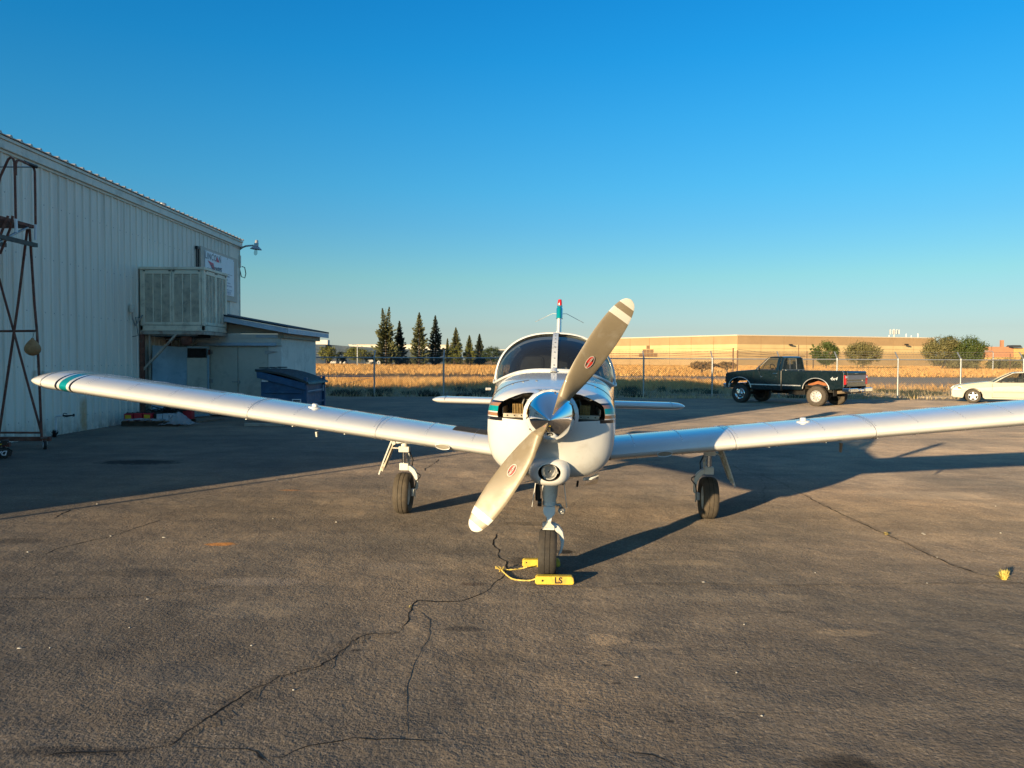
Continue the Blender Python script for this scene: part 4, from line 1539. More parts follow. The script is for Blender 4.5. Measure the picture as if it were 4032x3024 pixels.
def hangar_paint():
    t = NT('hangar_siding')
    P = t.coord('world')
    xyz = t.sep(P)
    mp = t.n('ShaderNodeMapping')
    mp.inputs['Scale'].default_value = (1, 2.2, .12)
    t.l(P, mp.inputs[0])
    run = t.noise(mp.outputs[0], 2.0, 6, 0.65)
    c = t.ramp(run, [(0.28, (0.64, 0.59, 0.50)), (0.5, (0.81, 0.745, 0.63)), (0.72, (0.88, 0.81, 0.69))])
    d = t.noise(P, 5, 8, 0.7)
    # splash dirt near the ground
    low = t.math('MULTIPLY', t.ramp(xyz[2], [(0.0, 1.0), (0.12, 0.75), (0.42, 0.0)]), t.ramp(d, [(0.35, 0.1), (0.65, 0.8)]))
    c = t.mix(low, c, (0.25, 0.22, 0.18))
    # one rusty run
    dy = t.math('DIVIDE', t.math('SUBTRACT', xyz[1], 17.15), 0.16)
    k = t.math('SUBTRACT', 1.0, t.math('MULTIPLY', dy, dy), True)
    kz = t.ramp(t.math('MULTIPLY', xyz[2], 1.0), [(0.02, 0.5), (0.25, 0.9), (0.62, 0.8), (0.78, 0.0)])
    k = t.math('MULTIPLY', t.math('MULTIPLY', k, kz), t.ramp(d, [(0.3, 0.55), (0.6, 1.0)]))
    c = t.mix(k, c, (0.50, 0.28, 0.09))
    t.l(c, t.b.inputs['Base Color'])
    t.set(rough=0.55, spec=0.35)
    t.bump(t.noise(P, 3.0, 3), 0.25, 0.02)
    return t.mat


m_siding = hangar_paint()
m_trim = mat('hangar_trim', (0.70, 0.66, 0.56), 0.5, var=0.08, where='world', dirt=((0.16, 0.14, 0.11), 0.4))
m_roof = mat('grey_roof_metal', (0.30, 0.31, 0.32), 0.4, metal=0.4, var=0.15, where='world')
HY0, HY1, HW = 2.35, 27.0, 8.8
HZ = 5.48
hangar = thing('hangar', 'pale ribbed metal hangar with a long shaded wall and stepped eave', 'hangar', (WX, (HY0 + HY1) / 2, 0))
PW = .914
prof = [(0, 0), (.085, 0), (.10, .006), (.12, .006), (.135, 0), (.15, 0), (.165, .006), (.185, .006), (.20, 0), (.262, 0), (.282, .032), (.322, .032), (.342, 0)]
ribs = []
for k in range(3):
    ribs += [(k * .3047 + a * .3047 / .342, h) for a, h in prof[:-1]]
ribs.append((PW, 0))
first = None
npan = int((HY1 - HY0) / PW)
for k in range(npan):
    if first is None:
        b = MB().loft([[(WX + h, HY0 + y, 0.0) for y, h in ribs], [(WX + h, HY0 + y, HZ) for y, h in ribs]], closed=False)
        first = b.build('wall_panel', m_siding, hangar, fix=False)
    else:
        share(first, hangar, (0, PW * k, 0))
yend = HY0 + npan * PW
b = MB()
for k in range(npan * 3):
    for z in (.35, 1.45, 2.55, 3.65, 4.75):
        y_ = HY0 + k * .3047 + .06
        b.lathe([(.011, 0), (.011, .004), (.006, .008)], (WX + .001, y_, z + RN.uniform(-.01, .01)), (1, 0, 0), 6, cap0=False)
struct(b.build('siding_screws', m_steel, hangar, fix=False), 'stuff')
b = MB()
b.box((WX + .01, (yend + HY1) / 2, HZ / 2), (.05, HY1 - yend + .04, HZ))
b.box((WX - .05, HY1 + .02, HZ / 2), (.20, .04, HZ))
b.build('corner_trim', m_trim, hangar)
b = MB()
b.quad((WX - .06, HY0, 0), (WX - .06, HY0, HZ), (WX - HW, HY0, HZ + .45), (WX - HW, HY0, 0))
b.quad((WX - .06, HY1, 0), (WX - .06, HY1, HZ), (WX - HW, HY1, HZ + .45), (WX - HW, HY1, 0))
b.quad((WX - HW, HY0, 0), (WX - HW, HY1, 0), (WX - HW, HY1, HZ + .45), (WX - HW, HY0, HZ + .45))
b.build('end_wall', m_siding, hangar)
b = MB()      # stepped eave fascia
for (z0, z1, d) in ((HZ - .02, HZ + .035, .05), (HZ + .035, HZ + .20, .10), (HZ + .20, HZ + .265, .13)):
    b.box((WX + d / 2 - .03, (HY0 + HY1) / 2 + .06, (z0 + z1) / 2), (d + .06, HY1 - HY0 + .16, z1 - z0))
b.build('eave_fascia', m_trim, hangar, bevel=.012)
b = MB()
rp = []
y = HY0 - .1
while y < HY1 + .12:
    rp += [(y, 0), (y + .10, 0), (y + .125, .038), (y + .165, .038), (y + .19, 0)]
    y += .3047
zz = lambda x: HZ + .285 + (WX + .16 - x) * .055
b.loft([[(WX + .16, q, zz(WX + .16) + h) for q, h in rp], [(WX - HW - .1, q, zz(WX - HW) + h) for q, h in rp]], closed=False)
b.loft([[(WX + .16, q, zz(WX + .16) + h) for q, h in rp], [(WX + .155, q, zz(WX + .16) - .018) for q, h in rp]], closed=False)
b.build('roof', m_roof, hangar, fix=False)
b = MB()
b.lathe([(.07, 0), (.07, .20), (.105, .20), (.105, .32), (.06, .34)], (WX - .55, 22.4, HZ + .30), (0, 0, 1), 18)
b.build('roof_vent', m_galv, hangar, smooth=40)
# low rear annexe added out of sight behind the hangar to lengthen its shadow
rear = thing('blocker', 'low metal annexe added unseen behind the big hangar for its shadow', 'blocker', (WX - HW - 6, 20, 0))
b = MB()
b.box((WX - HW - 6.05, 20, 1.65), (12, 13.6, 3.3))
b.build('wall', m_siding, rear)
b = MB()
b.box((WX - HW - 6.05, 20, 3.38), (12.2, 13.9, .14))
b.build('roof', m_roof, rear)
# a conduit mast beside the hangar's near corner: its thin shadow runs along the hangar's
t = thing('conduit_mast', 'thin grey conduit mast standing by the near hangar corner', 'mast', (WX + .42, HY0 + .1, 0))
MB().tube([(WX + .42, HY0 + .10, 0), (WX + .42, HY0 + .10, 6.0)], .035, 10).build('pipe', m_galv, t, smooth=60)
MB().lathe([(.05, 0), (.09, .05), (.05, .14)], (WX + .42, HY0 + .10, 6.0), (0, 0, 1), 12).build('weather_head', m_galv, t, smooth=40)

# outlet covers on the wall
for i, (px, w) in enumerate(((97, .115), (130, .13))):
    p = at(px, 1476, 15.45 if i == 0 else 15.75)
    b = MB().box((WX + .04, p.y, 1.29 - .012 * i), (.05, w * 1.35, .17))
    tag(b.build('outlet_cover', m_trim, bevel=.012), ('left of the two small outlet covers beside the scaffold leg', 'right outlet cover, partly behind the white wing tip')[i], 'outlet', 'outlet covers on the hangar wall')

# ---- evaporative cooler on its bracket
CY0, CY1, CX = 19.72, 21.30, -7.88
CZ0, CZ1 = 2.33, 3.96
m_cool = mat('cooler_beige', (0.76, 0.68, 0.52), 0.55, var=0.10, vs=3, dirt=((0.16, 0.13, 0.09), 0.5), ds=4, where='world')
m_louv = mat('cooler_louvre', (0.76, 0.68, 0.53), 0.6, var=0.15, vs=6, where='world', dirt=((0.10, 0.085, 0.06), 0.6), ds=5)
cool = thing('evaporative_cooler', 'large beige louvred air cooler bracketed high on the hangar wall', 'air cooler', (-8.7, 20.5, CZ0))
X0, X1 = WX + .06, CX
b = MB()
cx, cy = (X0 + X1) / 2, (CY0 + CY1) / 2
b.box((cx, cy, CZ0 + .07), (X1 - X0, CY1 - CY0, .14))
b.box((cx, cy, CZ1 - .035), (X1 - X0 + .05, CY1 - CY0 + .05, .07))
for x in (X0 + .035, X1 - .035):
    for y in (CY0 + .035, CY1 - .035):
        b.box((x, y, (CZ0 + CZ1) / 2), (.07, .07, CZ1 - CZ0 - .02))
b.box((cx, cy, (CZ0 + CZ1) / 2), (X1 - X0 - .25, CY1 - CY0 - .25, CZ1 - CZ0 - .22), 1)
b.build('cabinet', [m_cool, m_dark_hole], cool, bevel=.008)


def louvre_panel(o, ex, n_out, w, h):
    """frame, three louvre columns, clips; o = lower left corner"""
    o, ex, no = Vector(o), Vector(ex), Vector(n_out)
    up = Vector((0, 0, 1))

    def bx(mb, u0, u1, z0, z1, d0, d1, mi=0):
        v = [o + ex * u + up * z + no * d for z in (z0, z1) for d in (d0, d1) for u in (u0, u1)]
        mb.add(v, [(0, 2, 3, 1), (4, 5, 7, 6), (0, 1, 5, 4), (2, 6, 7, 3), (0, 4, 6, 2), (1, 3, 7, 5)], mi)
    f = MB()
    m = .055
    bx(f, 0, m, 0, h, -.02, .018)
    bx(f, w - m, w, 0, h, -.02, .018)
    bx(f, m, w - m, 0, .07, -.02, .016)
    bx(f, m, w - m, h - .10, h, -.02, .016)
    cw = (w - 2 * m) / 3
    for k in (1, 2):
        bx(f, m + cw * k - .012, m + cw * k + .012, .07, h - .10, -.02, .014)
    fr = f.build('side_panel', m_cool, cool, bevel=.004)
    s = MB()
    n = 44
    for k in range(n):
        z = .075 + (h - .18) * k / n
        dz = (h - .18) / n
        for c in range(3):
            u0, u1 = m + cw * c + (.012 if c else 0), m + cw * (c + 1) - (.012 if c < 2 else 0)
            a = [o + ex * u0 + up * z + no * .010, o + ex * u1 + up * z + no * .010, o + ex * u1 + up * (z + dz * .95) + no * -.022, o + ex * u0 + up * (z + dz * .95) + no * -.022]
            s.quad(*a)
            s.quad(a[0], a[1], a[1] - up * .006, a[0] - up * .006)
    s.build('louvre', m_louv, fr, fix=False)['kind'] = 'stuff'
    c = MB()
    bx(c, .02, .07, h - .035, h - .01, .016, .03)
    bx(c, w - .07, w - .02, h - .035, h - .01, .016, .03)
    c.build('clip', m_black, fr)


fw = (X1 - X0 - .14) / 2
for k in range(2):
    louvre_panel((X0 + .07 + fw * k, CY0 + .012, CZ0 + .15), (1, 0, 0), (0, -1, 0), fw - .008, CZ1 - CZ0 - .23)
sw = (CY1 - CY0 - .14) / 2
for k in range(2):
    louvre_panel((X1 - .012, CY0 + .07 + sw * k, CZ0 + .15), (0, 1, 0), (1, 0, 0), sw - .008, CZ1 - CZ0 - .23)
b = MB()
zb = CZ0 - .05
for y in (CY0 + .03, CY1 - .03):
    b.beam((X0 - .02, y, zb), (X1, y, zb), .06, .09)
b.beam((X1 - .03, CY0 + .06, zb), (X1 - .03, CY1 - .06, zb), .06, .09)
b.beam((X0 + .02, CY0 + .06, zb), (X0 + .02, CY1 - .06, zb), .06, .085)
for y in (CY0 + .03, CY1 - .03):
    b.beam((X0 + .03, y - .002, 1.30), (-8.60, y - .002, zb - .03), .075, .05)
b.build('bracket', m_rust_white, cool, bevel=.005)
b = MB()
b.beam((X0 + .03, CY0 + .03, .0), (X0 + .03, CY0 + .03, zb - .047), .10, .10)
b.beam((X0 + .03, CY1 - .03, 0), (X0 + .03, CY1 - .03, zb - .047), .10, .10)
b.build('post', m_rust, cool, bevel=.006)
MB().tube([(X0 + .19, CY0 + .10, 0), (X0 + .19, CY0 + .10, 2.25)], .02, 8).build('drain_pipe', m_rust_white, cool, smooth=60)
b = MB()
b.tube([(X0 + .2, CY0 + .14, 2.21), (-8.2, CY0 + .14, 2.215), (-8.13, CY0 + .14, 2.225), (-8.12, CY0 + .14, 2.28)], .022, 8)
b.tube([(-9.2, 20.4, 2.13), (-7.95, 20.9, 2.16)], .018, 8)
b.build('water_pipe', m_steel, cool, smooth=60)
MB().lathe([(.02, 0), (.13, .02), (.145, .10), (.145, .22), (.10, .26)], (-8.50, 20.15, 2.10), (.25, -1, 0), 20).build('blower_end', m_rust, cool, smooth=40)
MB().box((-8.75, 20.5, 2.22), (1.0, 1.1, .08)).build('drain_pan', m_dark_hole, cool)

p = at(522, 1215, 19.25)
jb = thing('switch_box', 'small grey switch box on the wall left of the cooler', 'switch box', (WX + .08, p.y, p.z - .12))
MB().box((WX + .09, p.y, p.z), (.09, .12, .20)).build('box', m_trim, jb, bevel=.012)
MB().tube([(WX + .09, p.y, p.z - .10), (WX + .09, p.y + .01, p.z - .25), (WX + .10, p.y + .12, p.z - .42), (X0 + .06, CY0 - .02, 2.72), (X0 + .08, CY0 + .02, 2.71)], .018, 8).build('conduit', m_galv, jb, smooth=60)
MB().tube([(X0 + .05, CY0 - .02, 2.66), (WX + .08, CY0 - .28, 2.66), (WX + .08, CY0 - .16, 2.20), (WX + .05, CY0 - .38, 2.165)], .009, 6).build('drain_tube', m_black, jb, smooth=60)

# ---- the sign
m_sheet = mat('sign_white', (0.74, 0.77, 0.80), 0.45, var=0.04, where='world')
m_back = mat('sign_backing_tan', (0.52, 0.46, 0.38), 0.6, var=0.08, where='world')
m_slet = mat('sign_grey_lettering', (0.16, 0.17, 0.18), 0.6)
m_sred = mat('sign_red', (0.75, 0.10, 0.14), 0.55)
m_sfaint = mat('sign_faint_print', (0.40, 0.44, 0.52), 0.6)
SX = WX + .05
sg = thing('wall_sign', 'white sign reading LINCOLN over a red triangle high on the hangar corner', 'sign', (SX, 25.1, 3.6))
MB().box((SX, 25.12, 4.31), (.04, 3.1, 1.50)).build('backing_board', m_back, sg)
MB().box((SX + .032, 25.08, 4.35), (.02, 2.46, 1.24)).build('sheet', m_sheet, sg)
FX = SX + .0455


def sM(y, z):
    return frame((FX, y, z), (0, 1, 0), (0, 0, 1))


text_mb('LINCOLN', .27, sM(24.50, 4.81), None, 0, bold=.004, gap=1.18).build('lettering', m_slet, sg, fix=False)
b = MB()
for q in ([(24.02, 4.68), (24.50, 4.64), (24.62, 4.36)], [(24.80, 4.90), (25.02, 4.72), (24.74, 4.72)]):
    b.add([(FX + .002, y, z) for y, z in q], [(0, 1, 2)])
b.build('red_triangle', m_sred, sg, fix=False)
M = frame((FX + .004, 24.72, 4.50), (0, 1, .06), (0, -.06, 1))
text_mb('Skyways', .27, M, None, 0, shear=.35, bold=.006).build('script_lettering', m_slet, sg, fix=False)
b = MB()
b.add([(FX, 24.0, 4.445), (FX, 26.15, 4.42), (FX, 26.15, 4.432), (FX, 24.0, 4.457)], [(0, 1, 2, 3)])
b.build('rule_line', m_slet, sg, fix=False)
b = MB()
for (z, y0, y1, h) in ((4.33, 24.35, 25.9, .05), (4.22, 24.4, 25.75, .04), (4.12, 25.0, 25.95, .04), (4.02, 25.6, 26.1, .05), (3.90, 25.5, 26.1, .03), (3.87, 25.5, 26.1, .012), (3.80, 25.55, 26.0, .06), (3.76, 25.55, 26.05, .025)):
    y = y0
    while y < y1:
        w = RN.uniform(.05, .16)
        b.add([(FX, y, z), (FX, min(y1, y + w), z), (FX, min(y1, y + w), z + h), (FX, y, z + h)], [(0, 1, 2, 3)])
        y += w + .03
b.build('faint_print', m_sfaint, sg, fix=False)
b = MB()
for y in (23.9, 24.5, 25.1, 25.7, 26.26):
    b.lathe([(.018, 0), (.014, .008)], (FX, y, 4.94), (1, 0, 0), 8)
b.build('screw', m_steel, sg)
t = thing('wall_conduit', 'pair of black conduits running down the wall beside the sign', 'conduit', (WX + .06, 23.4, 3.2))
b = MB()
for y in (23.30, 23.42):
    b.tube([(WX + .06, y, 3.2), (WX + .06, y, 4.93)], .022, 8)
b.build('pipe', m_black, t, smooth=60)
MB().box((WX + .06, 23.36, 4.97), (.08, .2, .09)).build('fitting', m_black, t, bevel=.01)

# ---- gooseneck wall lamp at the corner
lp = thing('wall_lamp', 'gooseneck lamp with bell shade reaching out from the hangar corner', 'wall lamp', (WX + .05, 27.0, 4.9))
pts = [at(934, 1005, 27.06), at(937, 992, 27.06), at(944, 982, 27.05), at(955, 974, 27.04), at(968, 969, 27.02), at(985, 967, 27.0), at(999, 966.5, 27.0)]
MB().tube(pts, .030, 10).build('arm', m_galv, lp, smooth=60)
hd = at(1009, 969, 27.0)
MB().lathe([(.20, -.115), (.195, -.10), (.10, -.02), (.072, .0), (.075, .10), (.062, .12), (.055, .19), (.04, .21)], hd, (.10, 0, 1), 24, cap0=False).build('shade', m_galv, lp, smooth=35)
MB().lathe([(.03, -.10), (.055, -.16), (.065, -.24), (.05, -.30), (.015, -.325)], hd, (.10, 0, 1), 16).build('globe', m_lens, lp, smooth=60)
b = MB()
b.box((WX + .03, 27.0, 5.02), (.10, .10, .42))
b.build('mounting_plate', m_trim, lp, bevel=.01)
MB().tube([(WX + .10, 27.05, 4.85), (WX + .20, 27.05, 4.82), (WX + .24, 27.05, 4.60), (WX + .20, 27.05, 4.45), (WX + .08, 27.05, 4.50), (WX + .03, 27.05, 4.75)], .016, 8).build('cable_loop', m_black, lp, smooth=60)

# ------------------------------------------------------------------ the shed against the hangar
m_shed = mat('shed_pale_paint', (0.66, 0.63, 0.56), 0.7, var=0.09, vs=1.5, where='world', dirt=((0.20, 0.18, 0.15), 0.45), ds=1.5)
m_shed_d = mat('shed_door_paint', (0.52, 0.49, 0.40), 0.65, var=0.10, vs=2, where='world', dirt=((0.13, 0.12, 0.10), 0.5), ds=2)
m_gable = mat('gable_tan', (0.36, 0.31, 0.24), 0.75, var=0.1, where='world')
m_ply = mat('blue_plywood', (0.30, 0.42, 0.48), 0.7, var=0.16, vs=2.2, where='world', dirt=((0.17, 0.25, 0.32), 0.8), ds=2.6)
m_bluetrim = mat('pale_blue_trim', (0.46, 0.53, 0.60), 0.6, var=0.1, where='world')
m_roofdark = mat('dark_roofing', (0.035, 0.040, 0.048), 0.8, var=0.2, where='world')
SY0, SY1, SXR = 21.45, 25.1, -6.43
SXL = -8.85
shed = thing('shed', 'pale shed with double doors and sloping dark roof against the hangar', 'shed', (-7.7, 23.2, 0))
b = MB()
DT = 1.97
d0, d1, d2 = at(826, 1400, SY0).x, at(936, 1400, SY0).x, at(1055, 1400, SY0).x
b.box(((SXL + d0) / 2 - .004, SY0 + .06, DT / 2), (d0 - SXL - .008, .12, DT))
b.box(((d2 + SXR) / 2 + .004, SY0 + .06, DT / 2), (SXR - d2 - .008, .12, DT))
b.box(((SXL + SXR) / 2, SY0 + .06, (DT + 2.31) / 2 + .01), (SXR - SXL, .12, 2.31 - DT - .02))
b.build('front_wall', m_shed, shed)
b = MB()
b.box((SXR - .06, (SY0 + .12 + SY1) / 2, 1.1), (.12, SY1 - SY0 - .12, 2.2))
b.box(((WX + SXR) / 2, SY1 + .05, 1.15), (SXR - WX, .1, 2.3))
b.build('side_wall', m_shed, shed)
MB().box((SXR + .012, (SY0 + SY1) / 2 + .1, 2.29), (.17, SY1 - SY0 + .35, .17)).build('wall_plate', m_gable, shed)
rz = lambda x: 2.47 + (-6.15 - x) * .178
b = MB()
b.add([(WX, SY0 + .03, 2.32), (SXR - .08, SY0 + .03, 2.32), (SXR - .08, SY0 + .03, rz(SXR) - .08), (WX, SY0 + .03, rz(WX) - .08)], [(0, 1, 2, 3)])
b.build('gable_boarding', m_gable, shed)
b = MB()
ya, yb = SY0 - .38, SY1 + .75
xr = -6.15
b.prism([(WX + .02, rz(WX)), (xr, rz(xr)), (xr, rz(xr) + .05), (WX + .02, rz(WX) + .05)], lambda u, w: (u, ya, w), lambda u, w: (u, yb, w))
b.build('roof', m_roofdark, shed)
b = MB()
b.prism([(WX + .02, rz(WX) - .14), (xr - .02, rz(xr) - .14), (xr - .02, rz(xr) - .003), (WX + .02, rz(WX) - .003)], lambda u, w: (u, ya + .02, w), lambda u, w: (u, ya + .05, w))
b.build('rake_fascia', m_bluetrim, shed)
b = MB()
b.box((xr - .02, (ya + yb) / 2 + .03, rz(xr) - .075), (.03, yb - ya - .08, .14))
b.build('eave_fascia', m_bluetrim, shed)
b = MB()
b.box(((SXL + SXR) / 2 + .1, SY0 - .012, 2.25), (SXR - SXL - .3, .03, .10))
b.build('trim_board', m_shed, shed)
MB().box((at(1055, 1400, SY0).x + .05, SY0 - .03, 2.255), (.72, .02, .085)).build('trim_patch', m_bluetrim, shed)
b = MB()
b.prism([(-.02, 1.985), (-.10, 1.985), (-.10, 2.0), (-.02, 2.07)], lambda u, w: (-8.75, SY0 + u, w), lambda u, w: (at(1090, 1400, SY0).x, SY0 + u, w))
b.build('drip_ledge', m_bluetrim, shed)
for i, (xa, xb) in enumerate(((d0, d1), (d1, d2))):
    w = xb - xa - .015
    b = MB().box(((xa + xb) / 2, SY0 + .03, DT / 2 + .02), (w, .05, DT - .05))
    dr = b.build('door', m_shed_d, shed, bevel=.006)
    b = MB()
    hx = xa + .04 if i == 0 else xb - .04
    for z in (.25, 1.0, 1.80):
        b.box((hx, SY0 - .004, z), (.09, .02, .10))
        b.lathe([(.014, -.06), (.014, .06)], (xa if i == 0 else xb, SY0 - .008, z), (0, 0, 1), 8)
    if i == 1:
        b.add([(xb, SY0 - .016, 1.85), (xb + .30, SY0 - .016, 1.815), (xb, SY0 - .016, 1.77)], [(0, 1, 2)])
        b.tube([(xb, SY0 - .016, 1.85), (xb + .28, SY0 - .016, 1.82), (xb, SY0 - .016, 1.77)], .008, 6)
    b.build('hinge', m_steel, dr)
    b = MB()
    if i == 1:
        b.box((xa - .05, SY0 - .005, .98), (.22, .02, .04))
        b.box((xa + .035, SY0 - .03, .955), (.05, .03, .07))
        b.tube([(xa + .018, SY0 - .03, .99), (xa + .018, SY0 - .03, 1.02), (xa + .052, SY0 - .03, 1.02), (xa + .052, SY0 - .03, .99)], .006, 6)
        b.build('padlock_hasp', m_steel, dr)
# the slanting blue plywood screen with its narrow door
pa, pb_, pc = Vector((WX + .22, 19.98, 0)), at(734, 1500, 20.85), at(822, 1500, 21.38)
pb_.z = pc.z = 0
scr = thing('plywood_screen', 'weathered blue plywood screen with narrow door set under the cooler', 'screen', (-9, 20.6, 0))
b = MB()
b.beam(pa + Vector((0, 0, 1.03)), pb_ + Vector((0, 0, 1.0)), .03, 1.86)
b.build('panel', m_ply, scr)
b = MB()
dd = (pc - pb_).normalized()
b.beam(pb_ + dd * .012 + Vector((0, 0, .86)), pc - dd * .06 + Vector((0, 0, .86)), .045, 1.56)
dr = b.build('door', m_shed_d, scr, bevel=.006)
b = MB()
b.beam(pb_ + dd * .01 + Vector((0, 0, 1.93)), pc + Vector((0, 0, 1.93)), .05, .05)
b.beam(pc - dd * .055 + Vector((0, 0, 1.0)), pc + Vector((0, 0, 1.0)), .05, 1.80)
b.beam(pa + Vector((0, 0, .06)), pc + Vector((0, 0, .06)), .04, .06)
b.build('frame', m_ply, scr)
b = MB()
nn = Vector((dd.y, -dd.x, 0))
b.beam(pb_ + dd * .02 + Vector((0, 0, 1.775)) - nn * .02, pc - dd * .07 + Vector((0, 0, 1.775)) - nn * .02, .02, .24)
b.build('vent_opening', m_dark_hole, scr)
b = MB()
b.box((pc.x + .04, pc.y - .06, 1.80), (.05, .04, .14))
b.lathe([(.035, 0), (.035, .05)], (pc.x + .05, pc.y - .08, .62), (0, 1, 0), 12)
b.box((pc.x + .05, pc.y - .08, .70), (.04, .03, .12))
b.build('latch', m_rust, scr)

# ------------------------------------------------------------------ dumpster
m_dblue = mat('dumpster_blue', (0.008, 0.070, 0.16), 0.55, var=0.25, vs=3, where='world', dirt=((0.06, 0.17, 0.28), 0.55), ds=3.5)
m_lid = mat('dumpster_lid', (0.016, 0.030, 0.034), 0.55, var=0.2, where='world')
A = at(1027, 1500, 18.75)
Bx = at(1200, 1500, 18.75)
DX0, DX1, DY0, DY1 = A.x, Bx.x, 18.75, 20.62
dm = thing('dumpster', 'dark blue metal dumpster with sloping black plastic lids', 'dumpster', ((DX0 + DX1) / 2, (DY0 + DY1) / 2, 0))
zb, zf = 1.30, 1.02
b = MB()
b.prism([(DX0, .42), (DX1 - .02, .42), (DX1, zf), (DX0, zb)], lambda u, w: (u, DY0, w), lambda u, w: (u, DY1, w))
b.prism([(DX0 + .10, .10), (DX1 - .08, .10), (DX1 - .03, .417), (DX0 + .02, .417)], lambda u, w: (u, DY0 + .06, w), lambda u, w: (u, DY1 - .06, w))
b.build('body', m_dblue, dm, bevel=.01)
b = MB()
# flared rim under the lids, ribs and corner posts
b.prism([(DX0 - .08, zb - .14), (DX1 + .03, zf - .16), (DX1 + .03, zf + .01), (DX0 - .10, zb + .03)], lambda u, w: (u, DY0 - .05, w), lambda u, w: (u, DY0 - .008, w))
b.prism([(DX0 - .08, zb - .14), (DX1 + .03, zf - .16), (DX1 + .03, zf + .01), (DX0 - .10, zb + .03)], lambda u, w: (u, DY1 + .008, w), lambda u, w: (u, DY1 + .05, w))
b.box(((DX0 + DX1) / 2, DY0 - .02, .80), (DX1 - DX0 - .16, .03, .035))
b.box(((DX0 + DX1) / 2, DY0 - .02, .455), (DX1 - DX0 - .1, .03, .03))
for z in (.80, .52):
    b.box((DX1 + .025, (DY0 + DY1) / 2, z), (.03, DY1 - DY0 - .2, .045))
for y in (DY0 + .04, DY1 - .04):
    b.box((DX1 + .015, y, .64), (.07, .10, 1.06))
b.build('rib', m_dblue, dm, bevel=.006)
b = MB()
b.box((DX1 + .04, DY1 - .20, .86), (.02, .03, .16))
b.box((DX1 + .03, (DY0 + DY1) / 2 + .05, .83), (.012, DY1 - DY0 - .3, .012))
b.build('worn_edge', m_bluetrim, dm)
b = MB()
for (cx, cz, w, h) in ((DX0 + .10, 1.10, .16, .075), (DX1 - .20, .60, .22, .085)):
    b.box((cx, DY0 - .008, cz), (w, .008, h))
st_ = b.build('sticker', m_white, dm)
MB().box((DX1 - .20, DY0 - .014, .60), (.17, .004, .035)).build('sticker_print', m_ink, st_)
for k in range(2):
    y0, y1 = (DY0 - .06, (DY0 + DY1) / 2 - .01) if k == 0 else ((DY0 + DY1) / 2 + .01, DY1 + .06)
    rows = []
    for i in range(9):
        q = i / 8
        x = DX0 - .12 + (DX1 + .10 - DX0 + .12) * q
        z = zb + .06 + (zf + .03 - zb - .06) * q + .07 * math.sin(math.pi * q)
        r = []
        n = 24
        for j in range(n + 1):
            y = y0 + (y1 - y0) * j / n
            r.append((x, y, z + (.018 if j % 4 in (1, 2) and 0 < i < 8 else 0)))
        rows.append(r)
    b = MB().loft(rows, closed=False)
    b.loft([rows[0], [(x, y, z - .05) for x, y, z in rows[0]]], closed=False)
    b.loft([rows[-1], [(x + .02, y, z - .045) for x, y, z in rows[-1]]], closed=False)
    b.loft([[r[0] for r in rows], [(r[0][0], r[0][1], r[0][2] - .05) for r in rows]], closed=False)
    b.build('lid', m_lid, dm, fix=False)
b = MB()
for y in (DY0 + .10, DY0 + .7, DY1 - .3):
    b.box((DX0 + .06, y, zb + .10), (.22, .16, .03))
b.tube([(DX0 - .10, DY0 - .08, zb + .05), (DX0 - .10, DY1 + .08, zb + .05)], .025, 8)
b.build('lid_hinge', m_lid, dm, bevel=.008)

# ------------------------------------------------------------------ pallet and what stands on it
pl_c = Vector((-8.62, 18.75, 0))
pt = thing('pallet', 'dirty wooden pallet lying against the hangar wall foot', 'pallet', pl_c)
m_pdark = mat('dark_pallet_wood', (0.07, 0.052, 0.038), 0.9, var=0.35, vs=5, where='world')
for k, y in enumerate((18.25, 18.75, 19.22)):
    MB().box((-8.60, y, .062), (1.36, .05, .10)).build('stringer', m_pdark, pt)
for k in range(7):
    MB().box((-9.20 + k * .20, 18.74, .123), (.13, 1.06, .02)).build('deck_board', m_wood, pt)
for k in range(3):
    MB().box((-8.60, 18.25 + .485 * k, .008), (1.30, .09, .014)).build('bottom_board', m_wood, pt)
m_bred = mat('red_battery_case', (0.45, 0.02, 0.035), 0.5, var=0.15)
m_bgrey = mat('grey_battery_case', (0.46, 0.50, 0.54), 0.55, var=0.12)
m_ylab = mat('yellow_label', (0.65, 0.42, 0.02), 0.6)
items = [(-9.13, 18.36, .20, .17, m_bred, 'red battery with yellow label at the wall end of the pallet'), (-8.92, 18.40, .19, .18, m_bred, 'dull red battery second along the pallet from the wall'),
         (-8.70, 18.40, .20, .18, m_bred, 'red battery with yellow label beside the grey batteries'), (-8.54, 18.50, .10, .17, m_black, 'black battery between red and grey ones on the pallet'),
         (-8.42, 18.42, .13, .16, m_bgrey, 'narrow grey battery next to the black one'), (-8.27, 18.42, .14, .17, m_bgrey, 'pale grey battery in the middle of the pallet'), (-8.10, 18.44, .18, .17, m_bgrey, 'wide grey battery near the plastic film'),
         (-7.98, 18.95, .22, .26, m_bred, 'red battery at the outer end, leaning in plastic film')]
for i, (x, y, w, h, m, lab) in enumerate(items):
    t = thing('battery', lab, 'battery', (x, y, .134), 0, 'old batteries heaped on the pallet')
    MB().box((x, y, .134 + h / 2), (w, .20, h)).build('case', m, t, bevel=.01)
    b = MB()
    for s_ in (-1, 1):
        b.lathe([(.014, 0), (.012, .03)], (x + s_ * w * .3, y, .134 + h), (0, 0, 1), 8)
    b.box((x, y + .02, .134 + h + .006), (w * .85, .12, .02))
    b.build('terminal', m_black, t)
    if i in (0, 2):
        MB().box((x, y - .102, .134 + h * .55), (w * .7, .004, h * .5)).build('label', m_ylab, t)
b = MB()
